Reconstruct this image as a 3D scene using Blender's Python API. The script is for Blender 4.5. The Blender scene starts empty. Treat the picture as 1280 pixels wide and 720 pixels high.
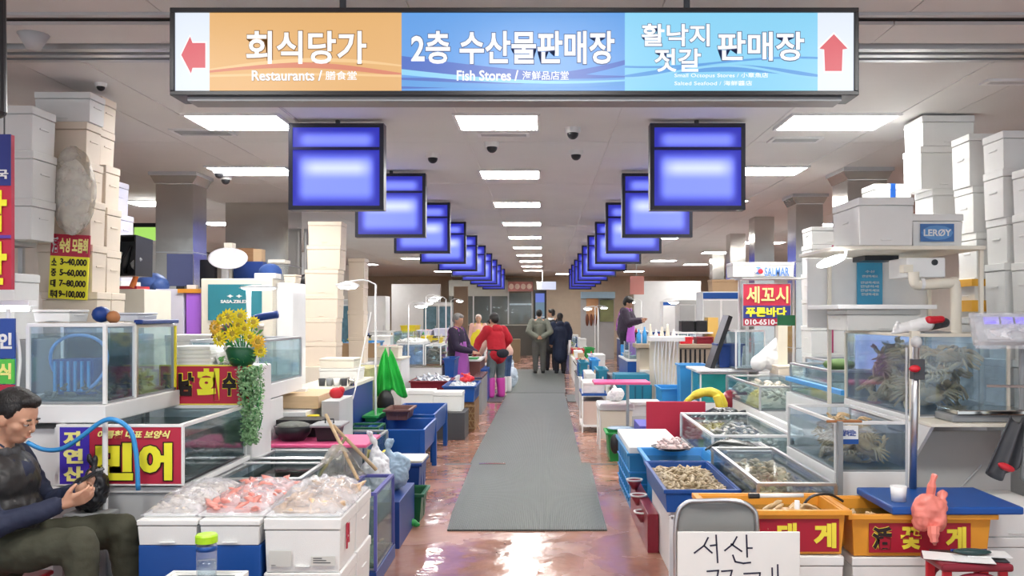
import bpy, bmesh, math, random
from mathutils import Vector, Matrix, noise, Euler
C = bpy.context.scene.collection
S = bpy.context.scene
R = math.radians
rnd = random.Random(7)

# ------------------------------------------------------------ camera, world, exposure
F, EYE, VX, VY = 1100.0, 1.6, 679.0, 393.0
cam_d = bpy.data.cameras.new('camera'); cam = bpy.data.objects.new('camera', cam_d); C.objects.link(cam)
cam.location = (0, 0, EYE); cam.rotation_euler = (R(90), 0, 0)
cam_d.sensor_width = 36; cam_d.lens = 36 * F / 1280
cam_d.shift_x = -(VX - 640) / 1280; cam_d.shift_y = (VY - 360) / 1280
cam_d.clip_end = 200; cam_d.clip_start = .05
S.camera = cam
w = bpy.data.worlds.new('world'); S.world = w; w.use_nodes = True
w.node_tree.nodes['Background'].inputs[0].default_value = (.80, .90, 1, 1)
w.node_tree.nodes['Background'].inputs[1].default_value = 1.25
S.view_settings.view_transform = 'Standard'; S.view_settings.look = 'None'
S.view_settings.exposure = 0.33; S.view_settings.gamma = 1
LIGHT = 34.0      # radiance of the ceiling panels

def PX(px, Y): return (px - VX) / F * Y
def PZ(py, Y): return EYE - (py - VY) / F * Y
def FY(py, z=0.0): return F * (EYE - z) / (py - VY)
def floor_pt(px, py, z=0.0):
    Y = FY(py, z); return Vector((PX(px, Y), Y, z))

# ------------------------------------------------------------ materials
MATS = {}
def mat(name, col=(.8, .8, .8), rough=.5, metal=0, var=.06, scale=6, bump=0, bscale=60, emit=0, alpha=1, trans=0, coat=0, ior=1.45, stretch=(1, 1, 1), sub=0):
    if name in MATS: return MATS[name]
    m = bpy.data.materials.new(name); m.use_nodes = True; MATS[name] = m
    nt = m.node_tree; N = nt.nodes; L = nt.links; b = N['Principled BSDF']
    b.inputs['Roughness'].default_value = rough; b.inputs['Metallic'].default_value = metal
    b.inputs['IOR'].default_value = ior; b.inputs['Alpha'].default_value = alpha
    b.inputs['Transmission Weight'].default_value = trans; b.inputs['Coat Weight'].default_value = coat
    if sub: b.inputs['Subsurface Weight'].default_value = sub; b.inputs['Subsurface Scale'].default_value = .02
    tc = N.new('ShaderNodeTexCoord'); mp = N.new('ShaderNodeMapping'); mp.inputs['Scale'].default_value = stretch
    L.new(tc.outputs['Object'], mp.inputs['Vector'])
    nz = N.new('ShaderNodeTexNoise'); nz.inputs['Scale'].default_value = scale; nz.inputs['Detail'].default_value = 4
    L.new(mp.outputs[0], nz.inputs['Vector'])
    mx = N.new('ShaderNodeMix'); mx.data_type = 'RGBA'
    mx.inputs['A'].default_value = tuple(c * (1 - var) for c in col) + (1,)
    mx.inputs['B'].default_value = tuple(min(1, c * (1 + var)) for c in col) + (1,)
    L.new(nz.outputs['Fac'], mx.inputs['Factor']); L.new(mx.outputs['Result'], b.inputs['Base Color'])
    if emit:
        L.new(mx.outputs['Result'], b.inputs['Emission Color']); b.inputs['Emission Strength'].default_value = emit
    if bump:
        n2 = N.new('ShaderNodeTexNoise'); n2.inputs['Scale'].default_value = bscale; n2.inputs['Detail'].default_value = 3
        L.new(mp.outputs[0], n2.inputs['Vector'])
        bp = N.new('ShaderNodeBump'); bp.inputs['Strength'].default_value = bump; bp.inputs['Distance'].default_value = .01
        L.new(n2.outputs['Fac'], bp.inputs['Height']); L.new(bp.outputs[0], b.inputs['Normal'])
    return m

def glassy(name, tint=(.9, .97, 1), gloss=.04, rough=.05, body=.06, bodycol=(.6, .75, .8), refl=.5):
    """a thin pane: clear with a reflection and a little dirt on it"""
    m = bpy.data.materials.new(name); m.use_nodes = True; MATS[name] = m
    nt = m.node_tree; N = nt.nodes; L = nt.links; N.remove(N['Principled BSDF'])
    out = N['Material Output']
    t = N.new('ShaderNodeBsdfTransparent'); t.inputs[0].default_value = tint + (1,)
    g = N.new('ShaderNodeBsdfGlossy'); g.inputs['Roughness'].default_value = rough
    d = N.new('ShaderNodeBsdfDiffuse'); d.inputs[0].default_value = bodycol + (1,)
    fr = N.new('ShaderNodeLayerWeight'); fr.inputs[0].default_value = .5
    pw = N.new('ShaderNodeMath'); pw.operation = 'POWER'; pw.inputs[1].default_value = 4; L.new(fr.outputs['Facing'], pw.inputs[0])
    mul = N.new('ShaderNodeMath'); mul.operation = 'MULTIPLY_ADD'; mul.inputs[1].default_value = refl; mul.inputs[2].default_value = gloss
    L.new(pw.outputs[0], mul.inputs[0])
    tc = N.new('ShaderNodeTexCoord'); nz = N.new('ShaderNodeTexNoise'); nz.inputs['Scale'].default_value = 9; nz.inputs['Detail'].default_value = 5
    L.new(tc.outputs['Object'], nz.inputs['Vector'])
    rm = N.new('ShaderNodeMapRange'); rm.inputs['From Min'].default_value = .35; rm.inputs['From Max'].default_value = .75
    rm.inputs['To Min'].default_value = body * .4; rm.inputs['To Max'].default_value = min(1, body * 2.2)
    L.new(nz.outputs['Fac'], rm.inputs['Value'])
    a = N.new('ShaderNodeMixShader'); L.new(rm.outputs[0], a.inputs[0]); L.new(t.outputs[0], a.inputs[1]); L.new(d.outputs[0], a.inputs[2])
    c = N.new('ShaderNodeMixShader'); L.new(mul.outputs[0], c.inputs[0]); L.new(a.outputs[0], c.inputs[1]); L.new(g.outputs[0], c.inputs[2])
    L.new(c.outputs[0], out.inputs['Surface'])
    return m

foam = mat('foam', (.80, .80, .78), .65, bump=.15, bscale=250, var=.05)
foam_edge = mat('foam_worn', (.70, .68, .62), .7, bump=.2, bscale=120, var=.12)
cream = mat('foam_cream_warm_light', (.84, .73, .60), .65, bump=.15, bscale=250, var=.04)  # cream boxes; warm light reflected on the left towers is in this colour too
lilac = mat('foam_lilac', (.72, .72, .88), .6, bump=.15, bscale=250, var=.04)
white = mat('white_plastic', (.82, .82, .82), .35)
ivory = mat('ivory_plastic', (.80, .75, .64), .4)
lgrey = mat('light_grey', (.52, .53, .54), .45)
grey = mat('grey_plastic', (.28, .29, .30), .45)
black = mat('black_plastic', (.015, .015, .018), .35)
dark = mat('dark_grey', (.06, .062, .07), .5)
blue = mat('blue_plastic', (.010, .075, .32), .35, var=.12)
dblue = mat('deep_blue', (.012, .045, .22), .4, var=.1)
lblue = mat('light_blue_plastic', (.05, .32, .72), .35)
teal = mat('teal_plastic', (.02, .22, .34), .4)
red = mat('red_plastic', (.62, .02, .035), .35)
crim = mat('crimson_board', (.50, .025, .06), .5)
burg = mat('burgundy_plastic', (.22, .015, .03), .35)
pink = mat('pink_plastic', (.85, .12, .30), .35)
salmon = mat('salmon_film', (.85, .25, .2), .3, var=.2)
orange = mat('orange_plastic', (.78, .33, .035), .4, var=.12)
yellow = mat('yellow_plastic', (.85, .70, .03), .4)
green = mat('green_plastic', (.02, .28, .06), .45)
bgreen = mat('bright_green_cloth', (.03, .50, .07), .5, var=.15)
dgreen = mat('dark_green_plastic', (.01, .10, .04), .4)
lime = mat('lime_plastic', (.42, .75, .02), .35)
purple = mat('purple_panel', (.45, .16, .80), .45)
magenta = mat('magenta_rubber', (.62, .07, .40), .3)
wood = mat('pale_wood', (.62, .45, .27), .6, var=.2, scale=5, stretch=(1, 8, 8))
dwood = mat('brown_wood', (.22, .11, .05), .6, var=.3, scale=5, stretch=(1, 8, 8))
steel = mat('stainless', (.56, .54, .50), .16, metal=1, var=.12, scale=2, bump=.35, bscale=2.2)
alu = mat('aluminium', (.62, .62, .63), .35, metal=1)
rubber = mat('black_rubber', (.02, .02, .022), .3, coat=.3)
skin = mat('skin', (.55, .30, .20), .5, var=.08, sub=.08)
hair_m = mat('black_hair', (.012, .010, .010), .4, bump=.6, bscale=200, stretch=(1, 1, .2))
ghair = mat('grey_hair', (.25, .24, .23), .5, bump=.6, bscale=200)
cloth = {}
def clothm(name, col=(.018, .018, .022), rough=.8): return mat('cloth_' + name, col, rough, bump=.5, bscale=22, var=.15)
glass = glassy('tank_glass', body=.05)
bglass = glassy('blue_tank_glass', tint=(.93, .97, 1), body=.035, bodycol=(.45, .62, .95))
water = glassy('tank_water', tint=(.80, .87, .86), gloss=.05, rough=.08, body=.035, bodycol=(.45, .5, .45), refl=.6)
dwater = glassy('dark_water', tint=(.45, .52, .50), gloss=.05, rough=.07, body=.05, bodycol=(.2, .24, .2), refl=.6)
film = glassy('clear_film', tint=(.97, .97, .98), gloss=.03, rough=.25, body=.17, bodycol=(.92, .92, .96), refl=.12)
haze_film = glassy('cloudy_film', tint=(.95, .93, .9), gloss=.03, rough=.3, refl=.1, body=.24, bodycol=(.85, .83, .78))
lamp_on = mat('lamp_glow', (1, 1, 1), .5, emit=22, var=0)
panel_on = mat('ceiling_lamp_glow', (1, .985, .95), .5, emit=LIGHT, var=0)
clamm = mat('clam_shell', (.50, .40, .26), .45, var=.5, scale=40, bump=.4, bscale=80)
shellm = mat('pale_shell', (.70, .62, .52), .45, var=.4, scale=30, bump=.4, bscale=80)
pinkm = mat('pink_seafood', (.85, .30, .25), .35, var=.35, scale=30, bump=.3, coat=.4)
crabm = mat('crab_shell', (.62, .40, .20), .4, var=.5, scale=25, bump=.4, bscale=60)
crabl = mat('crab_leg', (.62, .44, .24), .4, var=.4, scale=25)
darkfish = mat('dark_fish', (.05, .055, .05), .25, var=.3, coat=.4)

# ------------------------------------------------------------ object helpers
def off(o):
    v = Vector((0, 0, 0))
    while o is not None: v += o.location; o = o.parent
    return v
def setp(o, label=None, cat=None, group=None, kind=None):
    if label: o['label'] = label
    if cat: o['category'] = cat
    if group: o['group'] = group
    if kind: o['kind'] = kind
    return o
def thing(name, label, cat, loc=(0, 0, 0), group=None, rz=0):
    o = bpy.data.objects.new(name, None); C.objects.link(o); o.location = loc; o.rotation_euler.z = rz
    o.empty_display_size = .1
    return setp(o, label, cat, group)
def link(name, me, m, parent=None, loc=None, smooth=False):
    if m is not None and not me.materials: me.materials.append(m)
    if smooth:
        for p in me.polygons: p.use_smooth = True
    o = bpy.data.objects.new(name, me); C.objects.link(o)
    if parent: o.parent = parent
    if loc is not None: o.location = loc
    return o

class MB:
    """collects shapes given in world coordinates (or local ones, see build)"""
    def __init__(s): s.v = []; s.f = []
    def add(s, vs, fs):
        n = len(s.v); s.v += [Vector(v) for v in vs]; s.f += [tuple(i + n for i in f) for f in fs]; return s
    def box(s, x0, x1, y0, y1, z0, z1, rz=0, tap=0, rx=0, ry=0):
        """tap: inset of the bottom on every side"""
        cx, cy, cz = (x0 + x1) / 2, (y0 + y1) / 2, (z0 + z1) / 2
        vs = []
        for z, t in ((z0, tap), (z1, 0)):
            for x, y in ((x0 + t, y0 + t), (x1 - t, y0 + t), (x1 - t, y1 - t), (x0 + t, y1 - t)): vs.append(Vector((x, y, z)))
        if rz or rx or ry:
            M = Euler((rx, ry, rz)).to_matrix(); c = Vector((cx, cy, cz)); vs = [M @ (v - c) + c for v in vs]
        return s.add(vs, [(3, 2, 1, 0), (4, 5, 6, 7), (0, 1, 5, 4), (1, 2, 6, 5), (2, 3, 7, 6), (3, 0, 4, 7)])
    def tub(s, x0, x1, y0, y1, z0, z1, t=.01, tap=.02, fl=.015):
        """an open container with wall thickness t"""
        def ring(i, z): return [(x0 + i, y0 + i, z), (x1 - i, y0 + i, z), (x1 - i, y1 - i, z), (x0 + i, y1 - i, z)]
        vs = ring(tap, z0) + ring(0, z1) + ring(t, z1) + ring(tap + t, z0 + fl)
        fs = [(3, 2, 1, 0), (12, 13, 14, 15)]
        for k in range(3):
            for i in range(4):
                j = (i + 1) % 4; fs.append((k * 4 + i, k * 4 + j, k * 4 + 4 + j, k * 4 + 4 + i))
        return s.add(vs, fs)
    def cyl(s, p0, p1, r0, r1=None, n=12):
        p0, p1 = Vector(p0), Vector(p1); r1 = r0 if r1 is None else r1
        d = (p1 - p0).normalized(); a = d.orthogonal().normalized(); b = d.cross(a)
        vs = []
        for p, r in ((p0, r0), (p1, r1)):
            vs += [p + (a * math.cos(2 * math.pi * i / n) + b * math.sin(2 * math.pi * i / n)) * r for i in range(n)]
        fs = [tuple(range(n - 1, -1, -1)), tuple(range(n, 2 * n))] + [(i, (i + 1) % n, n + (i + 1) % n, n + i) for i in range(n)]
        return s.add(vs, fs)
    def tube(s, pts, r, n=8, sub=4):
        pts = [Vector(p) for p in pts]
        if sub > 1 and len(pts) > 2:
            q = []
            for i in range(len(pts) - 1):
                p0 = pts[max(i - 1, 0)]; p1 = pts[i]; p2 = pts[i + 1]; p3 = pts[min(i + 2, len(pts) - 1)]
                for k in range(sub):
                    t = k / sub
                    q.append(.5 * ((2 * p1) + (-p0 + p2) * t + (2 * p0 - 5 * p1 + 4 * p2 - p3) * t * t + (-p0 + 3 * p1 - 3 * p2 + p3) * t ** 3))
            q.append(pts[-1]); pts = q
        vs = []; fs = []; a = None
        for i, p in enumerate(pts):
            d = (pts[min(i + 1, len(pts) - 1)] - pts[max(i - 1, 0)]).normalized()
            if a is None: a = d.orthogonal().normalized()
            a = (a - d * a.dot(d)).normalized(); b = d.cross(a)
            rr = r[min(i * len(r) // len(pts), len(r) - 1)] if isinstance(r, (list, tuple)) else r
            vs += [p + (a * math.cos(2 * math.pi * k / n) + b * math.sin(2 * math.pi * k / n)) * rr for k in range(n)]
        for i in range(len(pts) - 1):
            for k in range(n): fs.append((i * n + k, i * n + (k + 1) % n, (i + 1) * n + (k + 1) % n, (i + 1) * n + k))
        fs += [tuple(range(n - 1, -1, -1)), tuple((len(pts) - 1) * n + k for k in range(n))]
        return s.add(vs, fs)
    def lathe(s, c, prof, n=20, sx=1, sy=1, cap=True):
        c = Vector(c); vs = []; fs = []
        for r, z in prof: vs += [c + Vector((math.cos(2 * math.pi * k / n) * r * sx, math.sin(2 * math.pi * k / n) * r * sy, z)) for k in range(n)]
        for i in range(len(prof) - 1):
            for k in range(n): fs.append((i * n + k, i * n + (k + 1) % n, (i + 1) * n + (k + 1) % n, (i + 1) * n + k))
        if cap: fs += [tuple(range(n - 1, -1, -1)), tuple((len(prof) - 1) * n + k for k in range(n))]
        else: fs += [((len(prof) - 1) * n + k, (len(prof) - 1) * n + (k + 1) % n, (k + 1) % n, k) for k in range(n)]
        return s.add(vs, fs)
    def ell(s, c, r, rot=None, n=12, m=8):
        c = Vector(c); M = rot.to_matrix() if isinstance(rot, Euler) else (rot or Matrix.Identity(3)); vs = []; fs = []
        if not isinstance(r, (tuple, list)): r = (r, r, r)
        for i in range(1, m):
            th = math.pi * i / m
            for k in range(n):
                ph = 2 * math.pi * k / n
                vs.append(c + M @ Vector((r[0] * math.sin(th) * math.cos(ph), r[1] * math.sin(th) * math.sin(ph), r[2] * math.cos(th))))
        vs += [c + M @ Vector((0, 0, r[2])), c + M @ Vector((0, 0, -r[2]))]
        for i in range(m - 2):
            for k in range(n): fs.append((i * n + k, (i + 1) * n + k, (i + 1) * n + (k + 1) % n, i * n + (k + 1) % n))
        t = (m - 1) * n
        for k in range(n): fs.append((t, k, (k + 1) % n)); fs.append((t + 1, (m - 2) * n + (k + 1) % n, (m - 2) * n + k))
        return s.add(vs, fs)
    def caps(s, p0, p1, r0, r1=None):
        r1 = r0 if r1 is None else r1
        p0, p1 = Vector(p0), Vector(p1)
        if (p1 - p0).length > 1e-4: s.cyl(p0, p1, r0, r1, 12)
        s.ell(p0, r0 * .999, None, 12, 8); s.ell(p1, r1 * .999, None, 12, 8); return s
    def prism(s, pts, axis, a, b):
        """polygon pts (2D) extruded along axis ('y': pts are x,z; 'x': pts are y,z; 'z': x,y) from a to b"""
        def mk(p, t): return (p[0], t, p[1]) if axis == 'y' else (t, p[0], p[1]) if axis == 'x' else (p[0], p[1], t)
        n = len(pts)
        vs = [mk(p, a) for p in pts] + [mk(p, b) for p in pts]
        return s.add(vs, [tuple(range(n)), tuple(range(2 * n - 1, n - 1, -1))] + [(i, n + i, n + (i + 1) % n, (i + 1) % n) for i in range(n)])
    def sheet(s, f, nu, nv, th=.004):
        """a grid surface f(u,v) with thickness"""
        P = [[Vector(f(i / nu, j / nv)) for j in range(nv + 1)] for i in range(nu + 1)]
        top = [p for row in P for p in row]; nrm = []
        for i in range(nu + 1):
            for j in range(nv + 1):
                a = P[min(i + 1, nu)][j] - P[max(i - 1, 0)][j]; b = P[i][min(j + 1, nv)] - P[i][max(j - 1, 0)]
                c = a.cross(b); nrm.append(c.normalized() if c.length > 1e-9 else Vector((0, 0, 1)))
        bot = [p - n * th for p, n in zip(top, nrm)]; K = len(top); W = nv + 1; fs = []
        for i in range(nu):
            for j in range(nv):
                a, b, c, d = i * W + j, (i + 1) * W + j, (i + 1) * W + j + 1, i * W + j + 1
                fs += [(a, b, c, d), (K + d, K + c, K + b, K + a)]
        edge = [i * W for i in range(nu + 1)] + [nu * W + j for j in range(1, W)] + [i * W + nv for i in range(nu - 1, -1, -1)] + [j for j in range(nv - 1, 0, -1)]
        for i in range(len(edge)):
            a, b = edge[i], edge[(i + 1) % len(edge)]; fs.append((b, a, K + a, K + b))
        return s.add(top + bot, fs)
    def mesh(s, name, o=Vector((0, 0, 0)), fix=True):
        me = bpy.data.meshes.new(name); me.from_pydata([v - o for v in s.v], [], s.f)
        if fix:
            bm = bmesh.new(); bm.from_mesh(me); bmesh.ops.recalc_face_normals(bm, faces=bm.faces); bm.to_mesh(me); bm.free()
        return me
    def build(s, name, m, parent=None, bevel=0, smooth=False, base=None, **kw):
        """one mesh object; with a parent its frame is the parent's, alone its origin is its base point"""
        if parent is not None: o = off(parent); loc = None
        else:
            if base is None:
                xs = [v.x for v in s.v]; ys = [v.y for v in s.v]; zs = [v.z for v in s.v]
                base = Vector(((min(xs) + max(xs)) / 2, (min(ys) + max(ys)) / 2, min(zs)))
            o = Vector(base); loc = o
        ob = link(name, s.mesh(name, o), m, parent, loc, smooth)
        if bevel:
            b = ob.modifiers.new('bevel', 'BEVEL'); b.width = bevel; b.segments = 2; b.limit_method = 'ANGLE'; b.angle_limit = R(40)
        return setp(ob, **kw) if kw else ob
def one(name, mb, m, label, cat, group=None, bevel=0, smooth=False):
    return setp(mb.build(name, m, None, bevel, smooth), label, cat, group)
def B(*a, **k): return MB().box(*a, **k)

TS = bpy.data.scenes.new('workbench')
def evald(me, mods, name):
    """apply modifiers given as (type, settings) to a mesh and return the result"""
    o = bpy.data.objects.new('tmp', me); TS.collection.objects.link(o)
    for t, st in mods:
        mo = o.modifiers.new(t, t)
        for k, v in st.items(): setattr(mo, k, v)
    TS.view_layers[0].update(); dg = TS.view_layers[0].depsgraph
    r = bpy.data.meshes.new_from_object(o.evaluated_get(dg)); r.name = name
    bpy.data.objects.remove(o); return r
def blob(name, mb, m, parent, voxel=.012, it=4, fac=.5, wrinkle=0, wsc=8, **kw):
    o = off(parent)
    me = mb.mesh(name, o)
    r = evald(me, [('REMESH', dict(mode='VOXEL', voxel_size=voxel)), ('SMOOTH', dict(factor=fac, iterations=it))], name)
    if wrinkle:
        for v in r.vertices:
            q = v.co * wsc
            v.co += v.normal * (noise.noise(q) * .6 + (1 - abs(noise.noise(q * 1.7)) * 2) * .4) * wrinkle
    for p in r.polygons: p.use_smooth = True
    r.materials.clear()
    ob = link(name, r, m, parent)
    return setp(ob, **kw) if kw else ob

FONTS = {}
def text(s, m, parent, x0, x1, z0, z1, Y, name='lettering', bold=.02, th=.004, shear=0, face='front', outline=None, X=None, dz=0, obld=.035):
    """flat lettering, fitted to a box, facing the camera's side (face='front') or the aisle (face='px'/'nx')"""
    cu = bpy.data.curves.new('t', 'FONT'); cu.body = s; cu.size = 1; cu.offset = bold; cu.extrude = .5; cu.shear = shear; cu.resolution_u = 3
    o = bpy.data.objects.new('tmp', cu); TS.collection.objects.link(o)
    TS.view_layers[0].update(); dg = TS.view_layers[0].depsgraph
    me = bpy.data.meshes.new_from_object(o.evaluated_get(dg)); bpy.data.objects.remove(o)
    xs = [v.co.x for v in me.vertices]; ys = [v.co.y for v in me.vertices]
    a, b, c, d = min(xs), max(xs), min(ys), max(ys)
    of = off(parent)
    for v in me.vertices:
        u = (v.co.x - a) / (b - a); t = (v.co.y - c) / (d - c); k = v.co.z * th
        h = z0 + (z1 - z0) * t
        if face == 'front': p = Vector((x0 + (x1 - x0) * u, Y - k, h + dz * u))
        elif face == 'px': p = Vector((X + k, x0 + (x1 - x0) * u, h))
        else: p = Vector((X - k, x1 - (x1 - x0) * u, h))
        v.co = p - of
    me.materials.clear()
    ob = link(name, me, m, parent)
    if outline: text(s, outline, parent, x0 - .012 * (x1 - x0) / max(1, len(s)) * 2, x1 + .012 * (x1 - x0) / max(1, len(s)) * 2, z0 - .03 * (z1 - z0), z1 + .03 * (z1 - z0), Y + th * .6, 'lettering_outline', bold + obld, th * .5, shear)
    return ob

# ------------------------------------------------------------ reusable things
_fb = {}
def foam_box(x, y, z, wd, dp, h, label, m=None, group=None, rz=0, lid=True, notch='front', tape=None):
    """polystyrene box; x,y centre, z bottom. > body, lid (a recess line between), side notch"""
    m = m or foam
    key = (round(wd, 3), round(dp, 3), round(h, 3), m.name, lid, tape.name if tape else 0)
    if key not in _fb:
        hl = min(.05, h * .22) if lid else 0
        b = MB(); a, c = wd / 2, dp / 2
        if lid: b.box(-a + .004, a - .004, -c + .004, c - .004, 0, h - hl - .004, tap=.006)
        else: b.tub(-a, a, -c, c, 0, h, .03, .008, .04)
        # moulded grip slot frame on both ends and the front
        for sx in (-1, 1): b.box(sx * (a - .002) - .004, sx * (a - .002) + .004, -.05, .05, h * .52, h * .56)
        b.box(-.035, .035, -c - .002, -c + .008, h * .10, h * .13)
        body = b.mesh('foam_body')
        lidm = None
        if lid:
            l = MB().box(-a, a, -c, c, h - hl, h); l.box(-a + .02, a - .02, -c + .02, c - .02, h - hl - .008, h - hl + .002)
            lidm = l.mesh('foam_lid')
        tp = None
        if tape:
            t = MB().box(-.022, .022, -c - .003, c + .003, .01, h + .003); tp = t.mesh('tape')
        _fb[key] = (body, lidm, tp)
    body, lidm, tp = _fb[key]
    t = thing('foam_box', label, 'box', (x, y, z), group, rz)
    for nm, me, mm in (('body', body, m), ('lid', lidm, m), ('tape', tp, tape)):
        if me is None: continue
        o = link(nm, me, mm, t)
        if nm != 'tape':
            bv = o.modifiers.new('bevel', 'BEVEL'); bv.width = .006; bv.segments = 2; bv.limit_method = 'ANGLE'
    return t
ORD = ['topmost', 'second from the top', 'third from the top', 'fourth from the top', 'fifth from the top', 'sixth from the top', 'seventh from the top', 'eighth from the top', 'ninth from the top']
def tower(x, y, z, wd, dp, hs, where, m=None, group=None, jit=.012, tape=None, kind='white polystyrene box'):
    """boxes piled from z upwards; hs from the bottom"""
    n = len(hs)
    for i, h in enumerate(hs):
        jx, jy = rnd.uniform(-jit, jit), rnd.uniform(-jit, jit)
        o = ORD[n - 1 - i] if i else 'bottom one'
        foam_box(x + jx, y + jy, z, wd, dp, h, '%s, %s of the %s' % (kind, o, where), m, group, rnd.uniform(-.02, .02), tape=tape)
        z += h
    return z

def tank(x0, x1, y0, y1, z0, z1, label, base=0, g=None, frame=None, wl=.82, basem=None, t=.006, wat=None, floorm=None, name='fish_tank', rim=True, back=None):
    """glass tank: four panes, floor, corner strips, water, rim; base is the height of the stand under the glass"""
    g = g or glass; frame = frame or alu
    T = thing(name, label, 'tank', ((x0 + x1) / 2, (y0 + y1) / 2, z0 - base))
    if base: MB().box(x0 - .012, x1 + .012, y0 - .012, y1 + .012, z0 - base, z0).build('base', basem or white, T, .004)
    MB().box(x0, x1, y0, y1, z0, z0 + .012).build('floor_plate', floorm or grey, T)
    MB().box(x0, x1, y0, y0 + t, z0 + .012, z1).build('glass_pane', g, T)
    MB().box(x0, x1, y1 - t, y1, z0 + .012, z1).build('glass_pane', back or g, T)
    MB().box(x0, x0 + t, y0 + t, y1 - t, z0 + .012, z1).build('glass_pane', g, T)
    MB().box(x1 - t, x1, y0 + t, y1 - t, z0 + .012, z1).build('glass_pane', g, T)
    s = .009
    for x in (x0, x1):
        for y in (y0, y1): MB().box(x - s, x + s, y - s, y + s, z0, z1).build('corner_strip', frame, T)
    if rim:
        r = MB(); q = .02
        r.box(x0 - .006, x1 + .006, y0 - .006, y0 + q, z1 - .006, z1 + .014); r.box(x0 - .006, x1 + .006, y1 - q, y1 + .006, z1 - .006, z1 + .014)
        r.box(x0 - .006, x0 + q, y0 + q, y1 - q, z1 - .006, z1 + .014); r.box(x1 - q, x1 + .006, y0 + q, y1 - q, z1 - .006, z1 + .014)
        r.build('rim', frame, T, .003)
    if wl:
        zw = z0 + (z1 - z0) * wl
        MB().box(x0 + t, x1 - t, y0 + t, y1 - t, z0 + .012, zw).build('water', wat or water, T)
    return T

def container(x0, x1, y0, y1, z0, z1, label, m, name='plastic_crate', cat='crate', tap=.02, rim=.02, t=.012, ribs=True, group=None, contents=None, parent=None):
    T = thing(name, label, cat, ((x0 + x1) / 2, (y0 + y1) / 2, z0), group)
    MB().tub(x0, x1, y0, y1, z0, z1, t, tap).build('body', m, T, .003)
    r = MB(); q = rim
    for a in ((x0 - q, x1 + q, y0 - q, y0 + .006), (x0 - q, x1 + q, y1 - .006, y1 + q), (x0 - q, x0 + .006, y0, y1), (x1 - .006, x1 + q, y0, y1)):
        r.box(a[0], a[1], a[2], a[3], z1 - .018, z1 + .006)
    r.build('rim', m, T, .003)
    if ribs:
        r = MB(); n = max(2, int((x1 - x0) / .12)); k = max(2, int((y1 - y0) / .12)); h = (z1 - z0)
        for i in range(1, n):
            x = x0 + (x1 - x0) * i / n
            r.box(x - .004, x + .004, y0 - .004 + tap * .5, y0 + .012, z0 + h * .1, z1 - .02)
        for i in range(1, k):
            y = y0 + (y1 - y0) * i / k
            for sx, xx in ((1, x0), (-1, x1)):
                r.box(xx + (-.004 + tap * .5) * sx - .003, xx + (.008) * sx + .003, y - .004, y + .004, z0 + h * .1, z1 - .02)
        r.build('rib', m, T)
    return T

def heap(x0, x1, y0, y1, z, hgt, m, name, label, n, size, kind=2, cat='seafood', parent=None, seed=1):
    """a heap of small shells: one object, nobody could count them"""
    r = random.Random(seed); b = MB(); cx, cy = (x0 + x1) / 2, (y0 + y1) / 2
    for i in range(n):
        x, y = r.uniform(x0, x1), r.uniform(y0, y1)
        d = max(abs(x - cx) / (x1 - x0), abs(y - cy) / (y1 - y0)) * 2
        zz = z + hgt * (1 - d ** (9 if name == 'shell_heap' else 2.5)) * r.uniform(.5, 1) + size * .3
        a = r.uniform(.6, 1.2) * size
        rot = Euler((r.uniform(-.8, .8), r.uniform(-.8, .8), r.uniform(0, 6.3)))
        b.ell((x, y, zz), (a * (1.6 if kind == 3 else 1), a * .7, a * .38), rot, 6, 4)
    # bed under the shells
    b.box(x0, x1, y0, y1, z, z + size * .5)
    o = b.build(name, m, parent, smooth=True)
    o['kind'] = 'stuff'
    if not parent: setp(o, label, cat)
    return o

def crab_protos():
    b = MB()
    n = 14; vs = []
    for zz, k in ((-.012, .75), (0, 1), (.014, .85), (.022, .4)):
        vs += [(math.cos(2 * math.pi * i / n) * .078 * k * (1.05 if i % 2 else .97), math.sin(2 * math.pi * i / n) * .058 * k, zz * 1.5) for i in range(n)]
    fs = [tuple(range(n - 1, -1, -1)), tuple(range(3 * n, 4 * n))]
    for j in range(3):
        for i in range(n): fs.append((j * n + i, j * n + (i + 1) % n, (j + 1) * n + (i + 1) % n, (j + 1) * n + i))
    b.add(vs, fs); b.ell((.015, .045, .012), .006, None, 6, 4); b.ell((-.015, .045, .012), .006, None, 6, 4)
    car = b.mesh('carapace')
    leg = MB().tube([(.05, 0, 0), (.10, .01, .03), (.14, .02, .0), (.16, .03, -.02)], [.009, .008, .006, .003], 6, 2).mesh('leg')
    cl = MB().tube([(.045, .02, 0), (.085, .06, .02), (.07, .11, .015)], [.01, .013, .014], 6, 2).ell((.055, .13, .015), (.014, .034, .012), Euler((0, 0, .3)), 8, 6).ell((.078, .128, .02), (.007, .026, .007), Euler((0, 0, -.25)), 6, 4).mesh('claw')
    for me, m in ((car, crabm), (leg, crabl), (cl, crabl)): me.materials.append(m); [setattr(p, 'use_smooth', True) for p in me.polygons]
    return car, leg, cl
CRAB = crab_protos()
def crab(loc, rot, s, label, group):
    o = link('crab', CRAB[0], None, None, loc); o.rotation_euler = rot; o.scale = (s, s, s); setp(o, label, 'crab', group)
    for sx in (-1, 1):
        for k in range(4):
            l = link('leg', CRAB[1], None, o); l.scale = (sx, 1, 1); l.rotation_euler.z = sx * (-.55 + .3 * k); l.location.y = .02 - .013 * k
        c = link('claw', CRAB[2], None, o); c.scale = (sx, 1, 1)
    return o
def crabs(x0, x1, y0, y1, z0, z1, n, label, group, s=1, seed=1):
    r = random.Random(seed)
    for i in range(n):
        t = i / max(1, n - 1)
        crab((r.uniform(x0, x1), r.uniform(y0, y1), z0 + (z1 - z0) * t), (r.uniform(-.9, .9), r.uniform(-.6, .6), r.uniform(0, 6.3)), s * r.uniform(.8, 1.15), label, group)

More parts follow.
